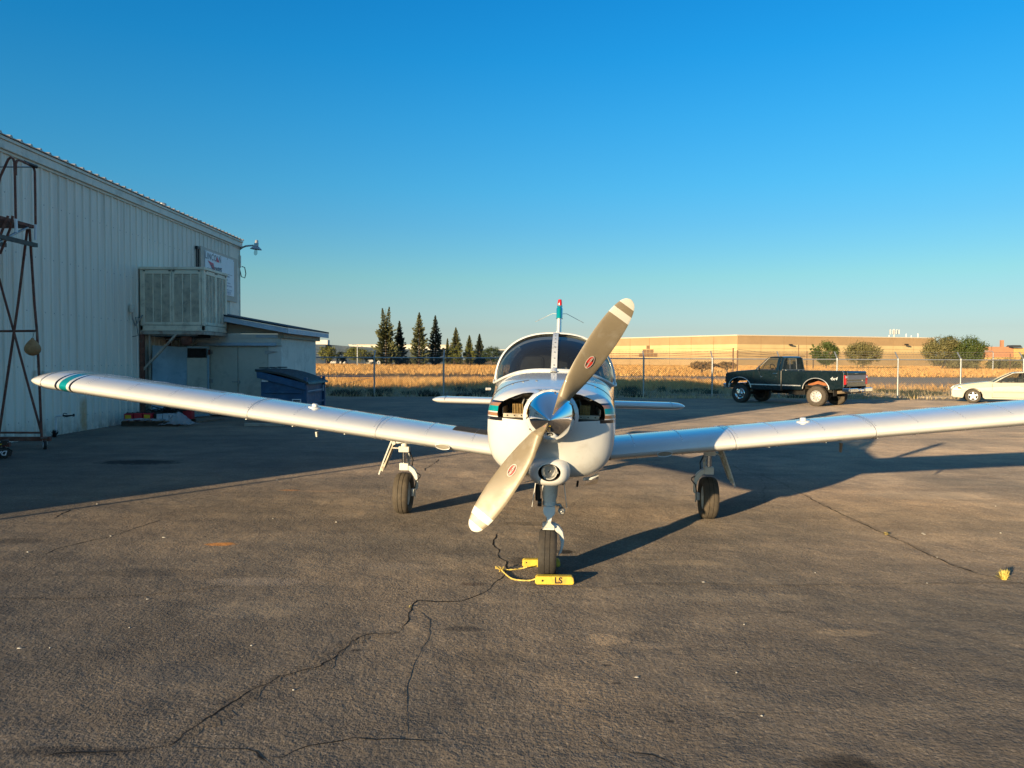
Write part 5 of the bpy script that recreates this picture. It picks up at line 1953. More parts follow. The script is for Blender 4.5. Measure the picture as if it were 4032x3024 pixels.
for k in range(16):
    x = RN.uniform(-8.8, -7.95)
    y = RN.uniform(18.6, 19.1)
    b.tube([(x, y, .30), (x + RN.uniform(-.2, .2), y + RN.uniform(-.1, .1), .40 + RN.uniform(-.02, .06)), (x + RN.uniform(-.4, .4), y + .1, .34)], .014, 6)
b.lathe([(.05, 0), (.06, .04), (.05, .08)], (-8.45, 18.8, .38), (0, 1, 0.3), 10)
for x, y in ((-8.5, 18.75), (-8.25, 18.9), (-8.7, 18.85)):
    b.box((x, y, .24), (.25, .18, .21))
tag(b.build('cable_heap', m_black), 'tangle of dark cables and parts heaped behind the batteries', 'cables')
m_film = NT('plastic_film')
m_film.b.inputs['Base Color'].default_value = (.45, .47, .48, 1)
m_film.set(rough=.25, alpha=.55)
m_film = m_film.mat


def sheet(name, c, sx, sy, h, label, seed, falls=0.0):
    r = random.Random(seed)
    n = 18
    rows = []
    for i in range(n + 1):
        row = []
        for j in range(n + 1):
            u, w = i / n * 2 - 1, j / n * 2 - 1
            z = h * math.exp(-(u * 1.6) ** 2 - (w * 1.6) ** 2) + r.uniform(0, .035) + .012
            row.append((c[0] + u * sx / 2 * (1 + r.uniform(-.05, .05)), c[1] + w * sy / 2 + r.uniform(-.02, .02), max(.012, c[2] + z + falls * (u if u > 0 else 0))))
        rows.append(row)
    return tag(MB().loft(rows, closed=False).build(name, m_film, smooth=25, fix=False), label, 'plastic film')


sheet('plastic_film', (-7.98, 18.38, .02), .75, .55, .30, 'crumpled clear plastic film draped over the pallet end', 3)
sheet('plastic_film', (-8.75, 18.22, .135), 1.0, .28, .03, 'flat strip of clear plastic film along the pallet front', 4)
b = MB()
b.beam((-8.15, 18.6, .022), (-8.0 + .35, 20.3, .022), .09, .04)
tag(b.build('loose_board', m_wood), 'loose pale board lying along the foot of the plywood screen', 'board')
MB_ = MB().box((-5.95, 18.45, .04), (.95, .10, .08))
tag(MB_.build('parking_curb', m_conc, bevel=.015), 'low pale block lying on the asphalt before the dumpster', 'curb')

# ------------------------------------------------------------------ rolling scaffold, rusty
SYF = 13.62
sc_ = thing('scaffold', 'rusty tubular rolling scaffold with a platform standing against the hangar', 'scaffold', (-8.7, 13.3, 0))


def T(pts, r, name, m=m_rust, n=8):
    return MB().tube(pts, r, n).build(name, m, sc_, smooth=60)


A_ = lambda x, y, Y=SYF: at(x, y, Y)
apex = A_(112, 902)
T([apex + Vector((.02, 0, 0)), A_(136, 1200), A_(146, 1310), A_(155, 1500), A_(164, 1722)], .022, 'leg')
T([apex - Vector((.02, 0, 0)), A_(72, 1190), A_(52, 1330), A_(18, 1560), A_(-6, 1722)], .022, 'leg')
T([A_(-4, 1095), A_(56, 1312), A_(112, 1520), A_(162, 1700)], .020, 'cross_brace')
T([A_(-60, 1304), A_(20, 1304), A_(148, 1303)], .020, 'rail')
T([A_(-60, 1703), A_(160, 1704)], .018, 'rail')
MB().beam(A_(-60, 1728), A_(200, 1728), .06, .075).build('base_beam', m_rust, sc_, bevel=.006)
MB().beam(A_(-60, 1728) + Vector((0, -1.0, .01)), A_(196, 1728) + Vector((-.05, -1.0, .01)), .06, .075).build('base_beam', m_rust, sc_, bevel=.006)
# platform and its bearers (they run away from the viewer)
zp = apex.z - .02
xr = A_(142, 900).x
b = MB()
b.box((xr - .62, 13.08, zp + .06), (1.2, 1.12, .05))
b.build('platform', m_rust, sc_)
for k in range(2):
    p = A_(145, 965)
    MB().beam((xr - .02 - k * .55, 12.5, p.z), (xr - .02 - k * .55, SYF + .03, p.z), .06, .07).build('bearer', m_black, sc_)
T([(xr - .04, 12.55, zp - .42), (xr - .04, 13.0, zp - .19), (xr - .04, 13.45, zp + .02)], .020, 'knee_brace', m_steel)
T([A_(0, 1000, 12.9), A_(40, 900, 12.9), A_(50, 850, 12.9)], .02, 'stair_rail')
T([A_(0, 930, 12.7), A_(14, 895, 12.7), A_(32, 850, 12.7)], .02, 'stair_rail')
# guard rails
yA, yB = 12.85, 13.45
p62 = at(62, 860, yA)
T([at(-14, 760, yA), at(0, 698, yA), at(22, 650, yA), at(32, 628, yA), at(42, 619, yA), at(52, 625, yA), at(57, 640, yA), at(59, 700, yA), at(62, 862, yA)], .020, 'guard_rail')
T([at(62, 690, yA), at(62, 645, yA), at(66, 634, yA), at(74, 630, yA + .04), at(92, 637, yA + .2), at(126, 655, yB - .05), at(134, 663, yB), at(137, 676, yB), at(139, 780, yB), at(140, 885, yB)], .020, 'guard_rail')
T([at(62, 862, yA), at(64, 916, yA)], .026, 'sleeve', m_white)
T([at(140, 884, yB), at(139, 944, yB)], .022, 'sleeve', m_white)
T([at(-20, 657, yB), at(132, 657.5, yB)], .014, 'guard_rail', m_steel)
T([at(96, 638, yB - .3), at(144, 657, yB + .02)], .03, 'clamp', m_black)
# casters
def caster(p):
    b = MB()
    b.box(p + Vector((0, 0, .205)), (.11, .10, .012))
    for s_ in (-1, 1):
        b.beam(p + Vector((s_ * .032, 0, .20)), p + Vector((s_ * .032, -.02, .085)), .008, .05)
    c = b.build('caster', m_steel, sc_)
    MB().lathe([(.02, -.024), (.055, -.024), (.078, -.020), (.082, 0), (.078, .020), (.055, .024), (.02, .024)], p + Vector((0, -.02, .082)), (.75, .66, 0), 20).build('caster_wheel', m_rubber, c, smooth=40)
    MB().lathe([(.052, -.027), (.052, .027)], p + Vector((0, -.02, .082)), (.75, .66, 0), 16).build('caster_hub', m_white, c)
    return c


q = gp(194, 1766)
caster(Vector((q.x, 13.62, 0)))
caster(Vector((q.x - .06, 12.62, 0)))
# tan paper nest
m_nest = mat('tan_paper', (0.40, 0.21, 0.09), 0.9, var=0.25, vs=12, bump=0.4, bs=60)
p = at(129, 1401, 13.45)
b = MB()
prof = []
for k in range(25):
    a = k / 24
    z = .31 * a
    r = .128 * math.sin(math.pi * min(1, a * 1.02) ** .72) ** .75 if 0 < a < 1 else .002
    r = max(r, .02 if a > .9 else .002)
    prof.append((r + (.0025 if k % 2 else 0), z))
b.lathe(prof, p, (0, 0, 1), 24)
tag(b.build('paper_nest', m_nest, smooth=30), 'tan pear-shaped paper nest hanging beside the rusty scaffold', 'paper nest')
b = MB().tube([p + Vector((0, 0, .30)), p + Vector((.02, .02, .42)), at(143, 1306, SYF)], .004, 5)
tag(b.build('nest_string', m_black), 'thin string holding the paper nest to the scaffold', 'string')

# white standpipe with a black hose tap
p = gp(189, 1716)
p = Vector((WX + .22, 15.75, 0))
st = thing('standpipe', 'white plastic standpipe with a black tap near the wall foot', 'standpipe', p)
MB().tube([p + Vector((0, 0, .02)), p + Vector((0, 0, .40)), p + Vector((.012, 0, .425)), p + Vector((.04, 0, .435)), p + Vector((.15, 0, .44))], .021, 10).build('pipe', m_white, st, smooth=60)
b = MB()
b.tube([p + Vector((.14, 0, .44)), p + Vector((.22, 0, .43)), p + Vector((.34, 0, .445)), p + Vector((.36, 0, .46))], [.018, .022, .013, .01], 8)
b.tube([p + Vector((.15, 0, .46)), p + Vector((.17, 0, .49)), p + Vector((.24, -.01, .475))], .008, 6)
b.lathe([(.03, 0), (.03, .012)], p + Vector((.365, 0, .45)), (1, 0, 0), 10)
b.build('tap', m_black, st, smooth=50)
clump(Vector((p.x, p.y - .05, 0)), .13, .17, 70, m_black, 'dark dead tuft around the foot of the white standpipe', 'dead_tuft')

# trolley jack, mostly outside the frame
m_jack = mat('jack_black', (0.010, 0.010, 0.011), 0.4, var=0.2)
jk = thing('floor_jack', 'black trolley jack with upside down lettering under the rusty scaffold', 'floor jack', gp(50, 1802) - Vector((.52 * math.cos(rad(32)), .52 * math.sin(rad(32)), 0)), rad(32))
jM = WM[jk]
LJ = 1.0
b = MB()
b.prism([(-.55, .05), (.50, .04), (.52, .10), (.45, .155), (-.30, .16), (-.55, .12)], lambda u, w: tuple(jM @ Vector((u, -.15, w))), lambda u, w: tuple(jM @ Vector((u, -.135, w))))
b.prism([(-.55, .05), (.50, .04), (.52, .10), (.45, .155), (-.30, .16), (-.55, .12)], lambda u, w: tuple(jM @ Vector((u, .135, w))), lambda u, w: tuple(jM @ Vector((u, .15, w))))
b.build('side_plate', m_jack, jk)
b = MB()
b.prism([(-.5, .06), (.44, .06), (.44, .14), (-.5, .14)], lambda u, w: tuple(jM @ Vector((u, -.132, w))), lambda u, w: tuple(jM @ Vector((u, .132, w))))
b.build('frame', m_jack, jk)
b = MB()
b.prism([(-.30, .165), (.42, .215), (.46, .24), (.44, .27), (-.30, .215)], lambda u, w: tuple(jM @ Vector((u, -.05, w))), lambda u, w: tuple(jM @ Vector((u, .05, w))))
arm = b.build('lift_arm', m_jack, jk)
b = MB()
b.lathe([(.06, 0), (.06, .02), (.05, .03)], jM @ Vector((.42, 0, .262)), (0, 0, 1), 16)
b.build('saddle', m_jack, jk, smooth=40)
for x in (-.48, .42):
    for y in (-.10, .10):
        MB().lathe([(.040, -.02), (.043, 0), (.040, .02)], jM @ Vector((x, y, .043)), jM.to_3x3() @ Vector((0, 1, 0)), 16).build('caster_wheel', m_jack, jk, smooth=40)
Mt = jM @ frame((.20, -.1515, .100), (-1, 0, 0), (0, 0, -1), (0, -1, 0))
text_mb('DAYTONA', .105, Mt, None, 0, shear=.25, bold=.002).build('lettering', m_white, jk, fix=False)
Mt = jM @ frame((.33, -.0515, .222), (-1, 0, -.07), (.07, 0, -1), (0, -1, 0))
lb = MB()
lb.add([tuple(jM @ Vector(q)) for q in ((.13, -.0508, .195), (.21, -.0508, .202), (.21, -.0508, .236), (.13, -.0508, .226))], [(0, 1, 2, 3)], 0)
lb.add([tuple(jM @ (Vector((.27, -.0512, .222)) + Vector((.018 * math.cos(a), 0, .018 * math.sin(a))))) for a in [2 * math.pi * q / 20 for q in range(20)]], [tuple(range(20))], 1)
lb.add([tuple(jM @ Vector(q)) for q in ((.305, -.0508, .215), (.375, -.0508, .220), (.375, -.0508, .242), (.305, -.0508, .236))], [(0, 1, 2, 3)], 2)
lb.build('decal', [m_bred, m_bluetrim, m_ylab], arm, fix=False)
# ------------------------------------------------------------------ chain link fence
FY = 34.0
m_link = mat('chain_link_wire', (0.15, 0.145, 0.14), 0.6, metal=0.3, var=0.1, where='world')
post_px = [1201, 1474, 1747, 2010, 2272, 2534, 2804, 3067, 3295, 3535, 3782, 4029, 4276]
fence = thing('chain_link_fence', 'grey chain link fence topped with three barbed wires behind the apron', 'fence', (5, FY, 0))
FX0 = at(1195, 1500, FY).x
FX1 = at(4280, 1500, FY).x
TOP = 1.70
post0 = None
for px in post_px:
    x = at(px, 1500, FY).x
    if post0 is None:
        b = MB().lathe([(.038, 0), (.038, TOP), (.045, TOP), (.045, TOP + .05), (.02, TOP + .06)], (x, FY, 0), (0, 0, 1), 10)
        post0 = b.build('post', m_galv, fence, smooth=40)
        x0 = x
        b = MB().beam((x, FY, TOP + .03), (x, FY + .30, TOP + .34), .045, .03)
        arm0 = b.build('barbed_wire_arm', m_galv, post0)
    else:
        p = share(post0, fence, (x - x0, 0, 0))
        share(arm0, p)
MB().tube([(FX0, FY, TOP), (FX1, FY, TOP)], .024, 8).build('top_rail', m_galv, fence, smooth=60)
MB().tube([(FX0, FY - .03, .86), (at(1474, 1500, FY).x, FY - .03, .87)], .022, 8).build('brace_rail', m_galv, fence, smooth=60)
MB().tube([(FX0 + .2, FY - .03, .12), (at(1455, 1500, FY).x, FY - .03, .80)], .009, 6).build('truss_rod', m_steel, fence, smooth=60)
b = MB()
P_ = .085
n = int((FX1 - FX0) / P_)
for k in range(-20, n):
    xa = FX0 + k * P_
    for sgn, yo in ((1, -.026), (-1, -.031)):
        L = TOP - .06
        p, q = Vector((xa, FY + yo, .05)), Vector((xa + L, FY + yo, .05 + L))
        if sgn < 0:
            p.z, q.z = q.z, p.z
        # trim at the fence ends
        for u, v in ((p, q), (q, p)):
            pass
        if p.x < FX0:
            t = (FX0 - p.x) / (q.x - p.x)
            if t >= 1:
                continue
            p = p.lerp(q, t)
        if q.x > FX1:
            t = (FX1 - p.x) / (q.x - p.x)
            if t <= 0:
                continue
            q = p.lerp(q, t)
        b.tube([p, q], .0055, 3, caps=False)
b.build('chain_link_mesh', m_link, fence, fix=False)['kind'] = 'stuff'
for k, (dy, dz) in enumerate(((.09, .11), (.18, .21), (.28, .32))):
    b = MB()
    xs = [FX0 + (FX1 - FX0) * i / 48 for i in range(49)]
    b.tube([(x, FY + dy, TOP + .02 + dz - .012 * abs(math.sin(x * .98))) for x in xs], .006, 4)
    for i in range(int((FX1 - FX0) / .14)):
        x = FX0 + i * .14
        b.box((x, FY + dy, TOP + .02 + dz - .008), (.012, .012, .035))
    b.build('barbed_wire', m_link, fence, fix=False)

# ------------------------------------------------------------------ pickup truck
m_truck = mat('dark_green_car_paint', (0.0015, 0.009, 0.0125), 0.3, var=0.1, coat=0.7, where='object')
m_tgrey = mat('grey_tailgate_panel', (0.22, 0.22, 0.25), 0.45, var=0.08)
m_under = mat('underbody_black', (0.016, 0.014, 0.012), 0.85, var=0.3)
m_flap = mat('rusty_orange_well', (0.30, 0.10, 0.03), 0.7, var=0.25)
m_mud = mat('muddy_well', (0.16, 0.12, 0.08), 0.85, var=0.25)
m_cglass = glass('vehicle_glass', (0.72, 0.76, 0.74), 0.72)
m_cdark = mat('cabin_grey', (0.10, 0.095, 0.09), 0.8, var=0.15)
m_alloy = mat('bright_alloy', (0.66, 0.65, 0.62), 0.38, metal=0.6, var=0.08)
pr, pf = gp(3217, 1600), gp(2918, 1585)
dv = (pf - pr)
TS = dv.length / 3.38
hd_ = math.atan2(dv.y, dv.x)
left = Vector((-dv.y, dv.x, 0)).normalized()
TRK = thing('pickup_truck', 'dark green pickup truck with 4x4 lettering parked by the fence', 'pickup truck', pr - left * .82 * TS, hd_, local=True, scale=TS)


def arc(cx, cz, rx, rz, n=14, rev=False):
    p = [(cx + rx * math.cos(math.pi * k / n), cz + rz * math.sin(math.pi * k / n)) for k in range(n + 1)]
    return p[::-1] if rev else p


def slab(mb, out, y0, y1, mi=0):
    return mb.prism(out, lambda u, w: (u, y0, w), lambda u, w: (u, y1, w), mi)


# front clip and lower cab in one shell, wheel arches cut in the outline
out = [(1.46, .58), (2.84, .58)] + [(2.84, .64)] + arc(3.38, .66, .53, .42, 16, True) + [(3.92, .64), (3.98, .62), (4.05, .70), (4.07, 1.20), (4.0, 1.275), (3.6, 1.33), (2.62, 1.41), (1.46, 1.40)]
b = MB()
slab(b, out, .80, .965)
slab(b, out, -.965, -.80)
b.build('body', m_truck, TRK, bevel=.022)
b = MB()
slab(b, [(2.60, 1.0), (4.05, .9), (4.055, 1.20), (3.98, 1.285), (3.6, 1.35), (2.60, 1.43)], -.79, .79)
b.build('hood', m_truck, TRK, bevel=.03)
b = MB()
slab(b, [(1.47, .60), (2.58, .60), (2.58, 1.36), (1.47, 1.36)], -.79, .79)
b.build('cab_floor', m_under, TRK)
# roof, pillars
bw, rw = .945, .74


def wz_(z):
    return bw + (rw - bw) * (z - 1.40) / (1.93 - 1.40)


b = MB()
rb = [(2.16, 1.90), (2.10, 1.945), (1.9, 1.965), (1.62, 1.965), (1.53, 1.945), (1.49, 1.90)]
b.prism(rb, lambda u, w: (u, wz_(w), w), lambda u, w: (u, -wz_(w), w))
b.build('roof', m_truck, TRK, bevel=.025)
for s_ in (1, -1):
    def pil(a, c, w, t=.05):
        b = MB()
        b.prism([(a[0] - w / 2, a[1]), (a[0] + w / 2, a[1]), (c[0] + w / 2, c[1]), (c[0] - w / 2, c[1])], lambda u, z: (u, s_ * wz_(z), z), lambda u, z: (u, s_ * (wz_(z) - t), z))
        b.build('pillar', m_truck, TRK, bevel=.01)
    pil((2.64, 1.395), (2.14, 1.92), .075)
    pil((1.66, 1.395), (1.66, 1.92), .13)
    pil((1.515, 1.395), (1.52, 1.92), .10, .10)
    b = MB()
    g = lambda u, z: Vector((u, s_ * (wz_(z) - .015), z))
    b.add([g(2.50, 1.40), g(1.725, 1.40), g(1.725, 1.90), g(2.12, 1.90)], [(0, 1, 2, 3)])
    b.build('door_window', m_cglass, TRK)
    b = MB()
    b.beam(g(2.37, 1.40), g(2.165, 1.86), .035, .02)
    b.beam(g(2.55, 1.40), g(1.70, 1.40), .03, .03)
    b.build('window_trim', m_black, TRK)
b = MB()
b.add([(1.475, .84, 1.42), (1.475, -.84, 1.42), (1.50, -.70, 1.90), (1.50, .70, 1.90)], [(0, 1, 2, 3)])
b.build('rear_window', m_cglass, TRK)
b = MB()
for y in (-.27, .27):
    b.beam((1.47, y, 1.44), (1.495, y * .92, 1.88), .018, .018)
b.beam((1.465, -.86, 1.415), (1.465, .86, 1.415), .03, .035)
b.build('window_trim', m_steel, TRK)
MB().add([(2.66, .86, 1.41), (2.66, -.86, 1.41), (2.16, -.70, 1.91), (2.16, .70, 1.91)], [(0, 1, 2, 3)]).build('windshield', m_cglass, TRK)
b = MB()
b.box((1.62, 0, 1.22), (.16, 1.45, .85))
b.box((1.62, .40, 1.68), (.09, .30, .18))
b.box((1.62, -.40, 1.68), (.09, .30, .18))
b.box((2.45, 0, 1.28), (.35, 1.55, .22))
b.build('bench_seat', m_cdark, TRK, bevel=.03)
b = MB()
cw_ = Vector((2.16, .38, 1.47))
u_, v_ = Vector((.35, 0, .94)), Vector((0, 1, 0))
b.tube([cw_ + (u_ * math.cos(a) + v_ * math.sin(a)) * .19 for a in [2 * math.pi * q / 20 for q in range(20)]], .016, 6, closed=True)
b.beam(cw_ - v_ * .18, cw_ + v_ * .18, .03, .02)
b.beam(cw_, cw_ + Vector((.3, 0, -.15)), .04, .04)
b.build('steering_wheel', m_black, TRK)
# bed
out = [(1.44, .62), (.60, .62)] + [(.56, .66)] + arc(0, .68, .53, .42, 16)[0:] + [(-.56, .66), (-.60, .66), (-1.10, .72), (-1.12, .80), (-1.12, 1.34), (-1.08, 1.39), (1.44, 1.39)]
for s_ in (1, -1):
    b = MB()
    slab(b, out, s_ * .83, s_ * .965)
    side = b.build('bed_side', m_truck, TRK, bevel=.02)
    if s_ > 0:
        b = MB()
        M = frame((-.72, .9675, 1.10), (-1, 0, 0), (0, 0, 1), (0, 1, 0))
        text_mb('4x4', .19, M, None, 0, shear=.3, bold=.0).build('lettering', m_white, side, fix=False)
        b = MB()
        for x in (1.30, .75, -.2, -1.05):
            b.lathe([(.02, 0), (.02, .03)], (x, .90, 1.39), (0, 0, 1), 8)
        b.build('stake_cap', m_chrome, side)
b = MB()
b.box((.16, 0, .80), (2.54, 1.64, .05))
b.box((1.40, 0, 1.09), (.05, 1.64, .56))
b.build('bed_floor', m_under, TRK)
b = MB()
slab(b, [(-1.125, .80), (-1.17, .80), (-1.17, 1.33), (-1.14, 1.385), (-1.125, 1.385)], -.78, .78)
tg = b.build('tailgate', m_truck, TRK, bevel=.012)
b = MB()
b.box((-1.176, 0, 1.155), (.012, 1.50, .17))
b.box((-1.176, 0, .99), (.010, 1.50, .035))
b.build('tailgate_panel', m_tgrey, tg)
b = MB()
b.box((-1.182, 0, 1.30), (.015, .16, .03))
b.box((-1.18, -.45, 1.03), (.012, .08, .05))
b.build('tailgate_handle', m_chrome, tg)
for s_ in (1, -1):
    MB().box((-1.135, s_ * .87, 1.06), (.09, .16, .36)).build('taillight', m_red, TRK, bevel=.02)
    MB().box((-1.136, s_ * .87, 1.17), (.094, .13, .08)).build('reversing_light', m_white, TRK)
b = MB()
b.box((-1.30, .62, .67), (.16, .66, .16))
b.box((-1.30, -.62, .67), (.16, .66, .16))
b.box((-1.28, 0, .66), (.15, .56, .10))
b.box((-1.20, .93, .68), (.30, .06, .14))
b.box((-1.20, -.93, .68), (.30, .06, .14))
b.build('rear_bumper', m_chrome, TRK, bevel=.025)
MB().lathe([(.025, 0), (.03, .04), (.02, .07)], (-1.42, 0, .58), (0, 0, 1), 12).build('tow_ball', m_chrome, TRK)
b = MB()
b.box((4.12, 0, .72), (.14, 1.90, .20))
b.box((3.98, .93, .72), (.30, .06, .19))
b.box((3.98, -.93, .72), (.30, .06, .19))
b.build('front_bumper', m_chrome, TRK, bevel=.03)
b = MB()
for s_ in (1, -1):
    b.box((4.065, s_ * .80, 1.06), (.05, .30, .17))
b.build('headlight', m_lens, TRK, bevel=.01)
b = MB()
for s_ in (1, -1):
    b.box((4.045, s_ * .93, .94), (.08, .07, .10))
    b.box((4.045, s_ * .955, 1.06), (.06, .02, .12), 1)
b.build('indicator', [m_orange, m_lens], TRK, bevel=.008)
MB().box((4.06, 0, 1.03), (.03, 1.2, .24)).build('grille', m_black, TRK)
# chrome side trim and arch lips, door seams, handles, mirror
for s_ in (1, -1):
    b = MB()
    for x0, x1 in ((2.92, 2.68), (2.66, 1.62), (1.60, 1.48), (1.42, .62)):
        b.box(((x0 + x1) / 2, s_ * .974, .80), (x0 - x1, .016, .045))
    for cx, cz in ((3.38, .66), (0, .68)):
        b.tube([(x, s_ * .968, z) for x, z in arc(cx, cz, .54, .43, 20)], .016, 6)
    b.build('chrome_trim', m_alloy, TRK, smooth=50)
    b = MB()
    for x in (1.59, 2.70):
        b.box((x, s_ * .966, 1.0), (.012, .004, .78))
    b.box((1.452, s_ * .955, 1.0), (.018, .01, .80))
    b.box((2.15, s_ * .966, .615), (1.1, .004, .012))
    b.build('door_seam', m_dark_hole, TRK)
    b = MB()
    b.box((1.74, s_ * .975, 1.27), (.20, .025, .03))
    b.lathe([(.014, 0), (.014, .01)], (1.70, s_ * .965, 1.14), (0, s_, 0), 10)
    b.build('door_handle', m_chrome, TRK, bevel=.006)
    b = MB()
    b.box((2.42, s_ * 1.10, 1.46), (.06, .16, .10))
    b.tube([(2.46, s_ * .96, 1.43), (2.45, s_ * 1.06, 1.40), (2.43, s_ * 1.10, 1.44)], .012, 6)
    b.tube([(2.44, s_ * 1.10, 1.42), (2.40, s_ * 1.03, 1.22), (2.36, s_ * .97, 1.12)], .010, 6)
    b.tube([(2.44, s_ * 1.10, 1.50), (2.46, s_ * 1.0, 1.58), (2.44, s_ * .92, 1.55)], .010, 6)
    b.box((2.35, s_ * .985, 1.12), (.10, .02, .03))
    b.build('mirror', m_chrome, TRK, bevel=.008)
# wells, frame, axles
b = MB()
for x in (0, 3.38):
    for s_ in (1, -1):
        b.loft([[(x + .52 * math.cos(a), s_ * .80, .66 + .41 * math.sin(a)) for a in [math.pi * q / 12 for q in range(13)]], [(x + .52 * math.cos(a), s_ * .35, .66 + .41 * math.sin(a)) for a in [math.pi * q / 12 for q in range(13)]]], closed=False)
b.build('wheel_well', m_mud, TRK, fix=False)
b = MB()
b.prism([(.40, .86), (-.02, 1.0), (-.40, .90), (-.52, .76), (-.52, .70), (-.35, .80), (.0, .88), (.40, .78)], lambda u, w: (u, .70, w), lambda u, w: (u, .79, w))
b.build('inner_fender', m_flap, TRK)
b = MB()
for s_ in (1, -1):
    b.beam((-1.15, s_ * .42, .62), (3.95, s_ * .42, .62), .10, .16)
b.beam((0, -.75, .40), (0, .75, .40), .12, .12)
b.beam((3.38, -.75, .40), (3.38, .75, .40), .11, .11)
b.lathe([(.05, -.16), (.16, -.08), (.16, .08), (.05, .16)], (0, 0, .40), (0, 1, 0), 12)
b.box((1.9, -.3, .52), (1.2, .4, .2))
b.box((.9, .5, .55), (.7, .5, .24))
b.build('chassis', m_under, TRK)
MB().prism([(-.62, .62), (-1.10, .66), (-1.08, .55), (-.70, .50)], lambda u, w: (u, -.5, w), lambda u, w: (u, .62, w)).build('fuel_tank', m_mud, TRK, bevel=.02)
b = MB()
b.box((-.70, .78, .56), (.02, .26, .26))
b.build('mud_flap', m_black, TRK)


def wheel(parent, x, y, R, w, s_, tm, rm, holes):
    h = w / 2
    prof = [(R * .58, -h * .8), (R * .66, -h), (R * .84, -h * 1.0), (R * .95, -h * .86), (R, -h * .62), (R, h * .62), (R * .95, h * .86), (R * .84, h), (R * .66, h), (R * .58, h * .8)]
    b = MB().lathe(prof, (x, y, R), (0, s_, 0), 40, cap0=False, cap1=False)
    for k in range(40):
        a = 2 * math.pi * k / 40
        for z in (-1, 1):
            c = Vector((x + R * math.cos(a + z * .03), y + z * h * .36, R + R * math.sin(a + z * .03)))
            n = Vector((math.cos(a), 0, math.sin(a)))
            t = Vector((-math.sin(a), 0, math.cos(a)))
            d = [c + t * i * .020 + Vector((0, 1, 0)) * j * h * .30 for i, j in ((-1, -1), (1, -1), (1, 1), (-1, 1))]
            if c.z < R * .10:
                continue
            b.add([p + n * .0 for p in d] + [p + n * .010 for p in d], [(4, 5, 6, 7), (0, 1, 5, 4), (1, 2, 6, 5), (2, 3, 7, 6), (3, 0, 4, 7)])
    tw = b.build('wheel', tm, parent, smooth=30)
    r = MB().lathe([(R * .60, h * .82), (R * .56, h * .90), (R * .50, h * .66), (R * .46, h * .46), (R * .24, h * .52), (R * .20, h * .62), (R * .19, h * .95), (R * .10, h * 1.0), (.001, h * 1.0)], (x, y, R), (0, s_, 0), 32, cap0=False, cap1=False)
    ro = r.build('rim', rm, tw, smooth=30)
    b = MB()
    for k in range(holes):
        a = 2 * math.pi * k / holes
        b.lathe([(R * .052, h * .505), (R * .052, h * .525)], (x + R * .36 * math.cos(a), y, R + R * .36 * math.sin(a)), (0, s_, 0), 12)
    b.build('hand_hole', m_dark_hole, tw)
    MB().lathe([(R * .57, -h * .7), (R * .57, h * .2)], (x, y, R), (0, s_, 0), 24).build('brake_drum', m_under, tw)
    return tw


for x in (0, 3.38):
    for s_ in (1, -1):
        wheel(TRK, x, s_ * .82, .395, .27, s_, m_tyre_dusty if x == 0 else m_rubber, m_alloy if x == 0 else m_chrome, 8)

# ------------------------------------------------------------------ white coupe
m_car = mat('cream_white_car_paint', (0.53, 0.49, 0.40), 0.25, var=0.03, coat=0.6)
m_tan = mat('pale_moulding', (0.40, 0.32, 0.25), 0.5, var=0.05)
pw = gp(3830.6, 1586.6)
CAR_H = rad(153)
CAR = thing('coupe_car', 'cream white two-door car parked beyond the wing, nose towards the truck', 'car', pw + Vector((math.sin(CAR_H), -math.cos(CAR_H), 0)) * (.75 * .905), CAR_H, local=True, scale=.905)
bl = .84


def cy(z):
    return bl - .10 * abs(z - .50) if z < .90 else bl - .04 - (z - .90) * .42


low = [(-3.48, .34), (-3.50, .60), (-3.46, .90), (-3.3, .95), (-.78, .915), (-.50, .90), (.10, .84), (.50, .77), (.70, .70), (.79, .60), (.82, .48), (.80, .33), (.74, .24), (.40, .215), (.37, .26)] + arc(0, .29, .355, .345, 14)[0:] + [(-.37, .24), (-.45, .185), (-2.16, .185), (-2.22, .28)] + arc(-2.58, .30, .355, .345, 14) + [(-2.95, .28), (-3.3, .26)]
b = MB()
for s_ in (1, -1):
    b.prism(low, lambda u, w: (u, s_ * cy(w) * (1 - .10 * max(0, (u - .35) / .47) ** 2), w), lambda u, w: (u, s_ * .60, w))
b.build('body', m_car, CAR, bevel=.018)
b = MB()
b.prism([(-.50, .50), (.75, .40), (.78, .56), (.66, .70), (.48, .765), (.10, .845), (-.62, .935)], lambda u, w: (u, .61, w), lambda u, w: (u, -.61, w))
b.build('hood', m_car, CAR, bevel=.02)
MB().box((-1.9, 0, .30), (3.0, 1.2, .16)).build('underbody', m_under, CAR)
MB().box((-2.9, 0, .62), (1.1, 1.2, .55)).build('trunk', m_car, CAR, bevel=.03)
MB().box((.76, 0, .42), (.12, 1.25, .34)).build('front_bumper', m_car, CAR, bevel=.04)
g = lambda u, z, s_, d=0: Vector((u, s_ * (cy(z) - d), z))
b = MB()
rb = [(-1.42, 1.305), (-1.62, 1.35), (-1.95, 1.375), (-2.35, 1.365), (-2.62, 1.31), (-2.50, 1.29), (-1.9, 1.315), (-1.52, 1.285)]
b.prism(rb, lambda u, w: (u, cy(w), w), lambda u, w: (u, -cy(w), w))
b.build('roof', m_car, CAR, bevel=.02)
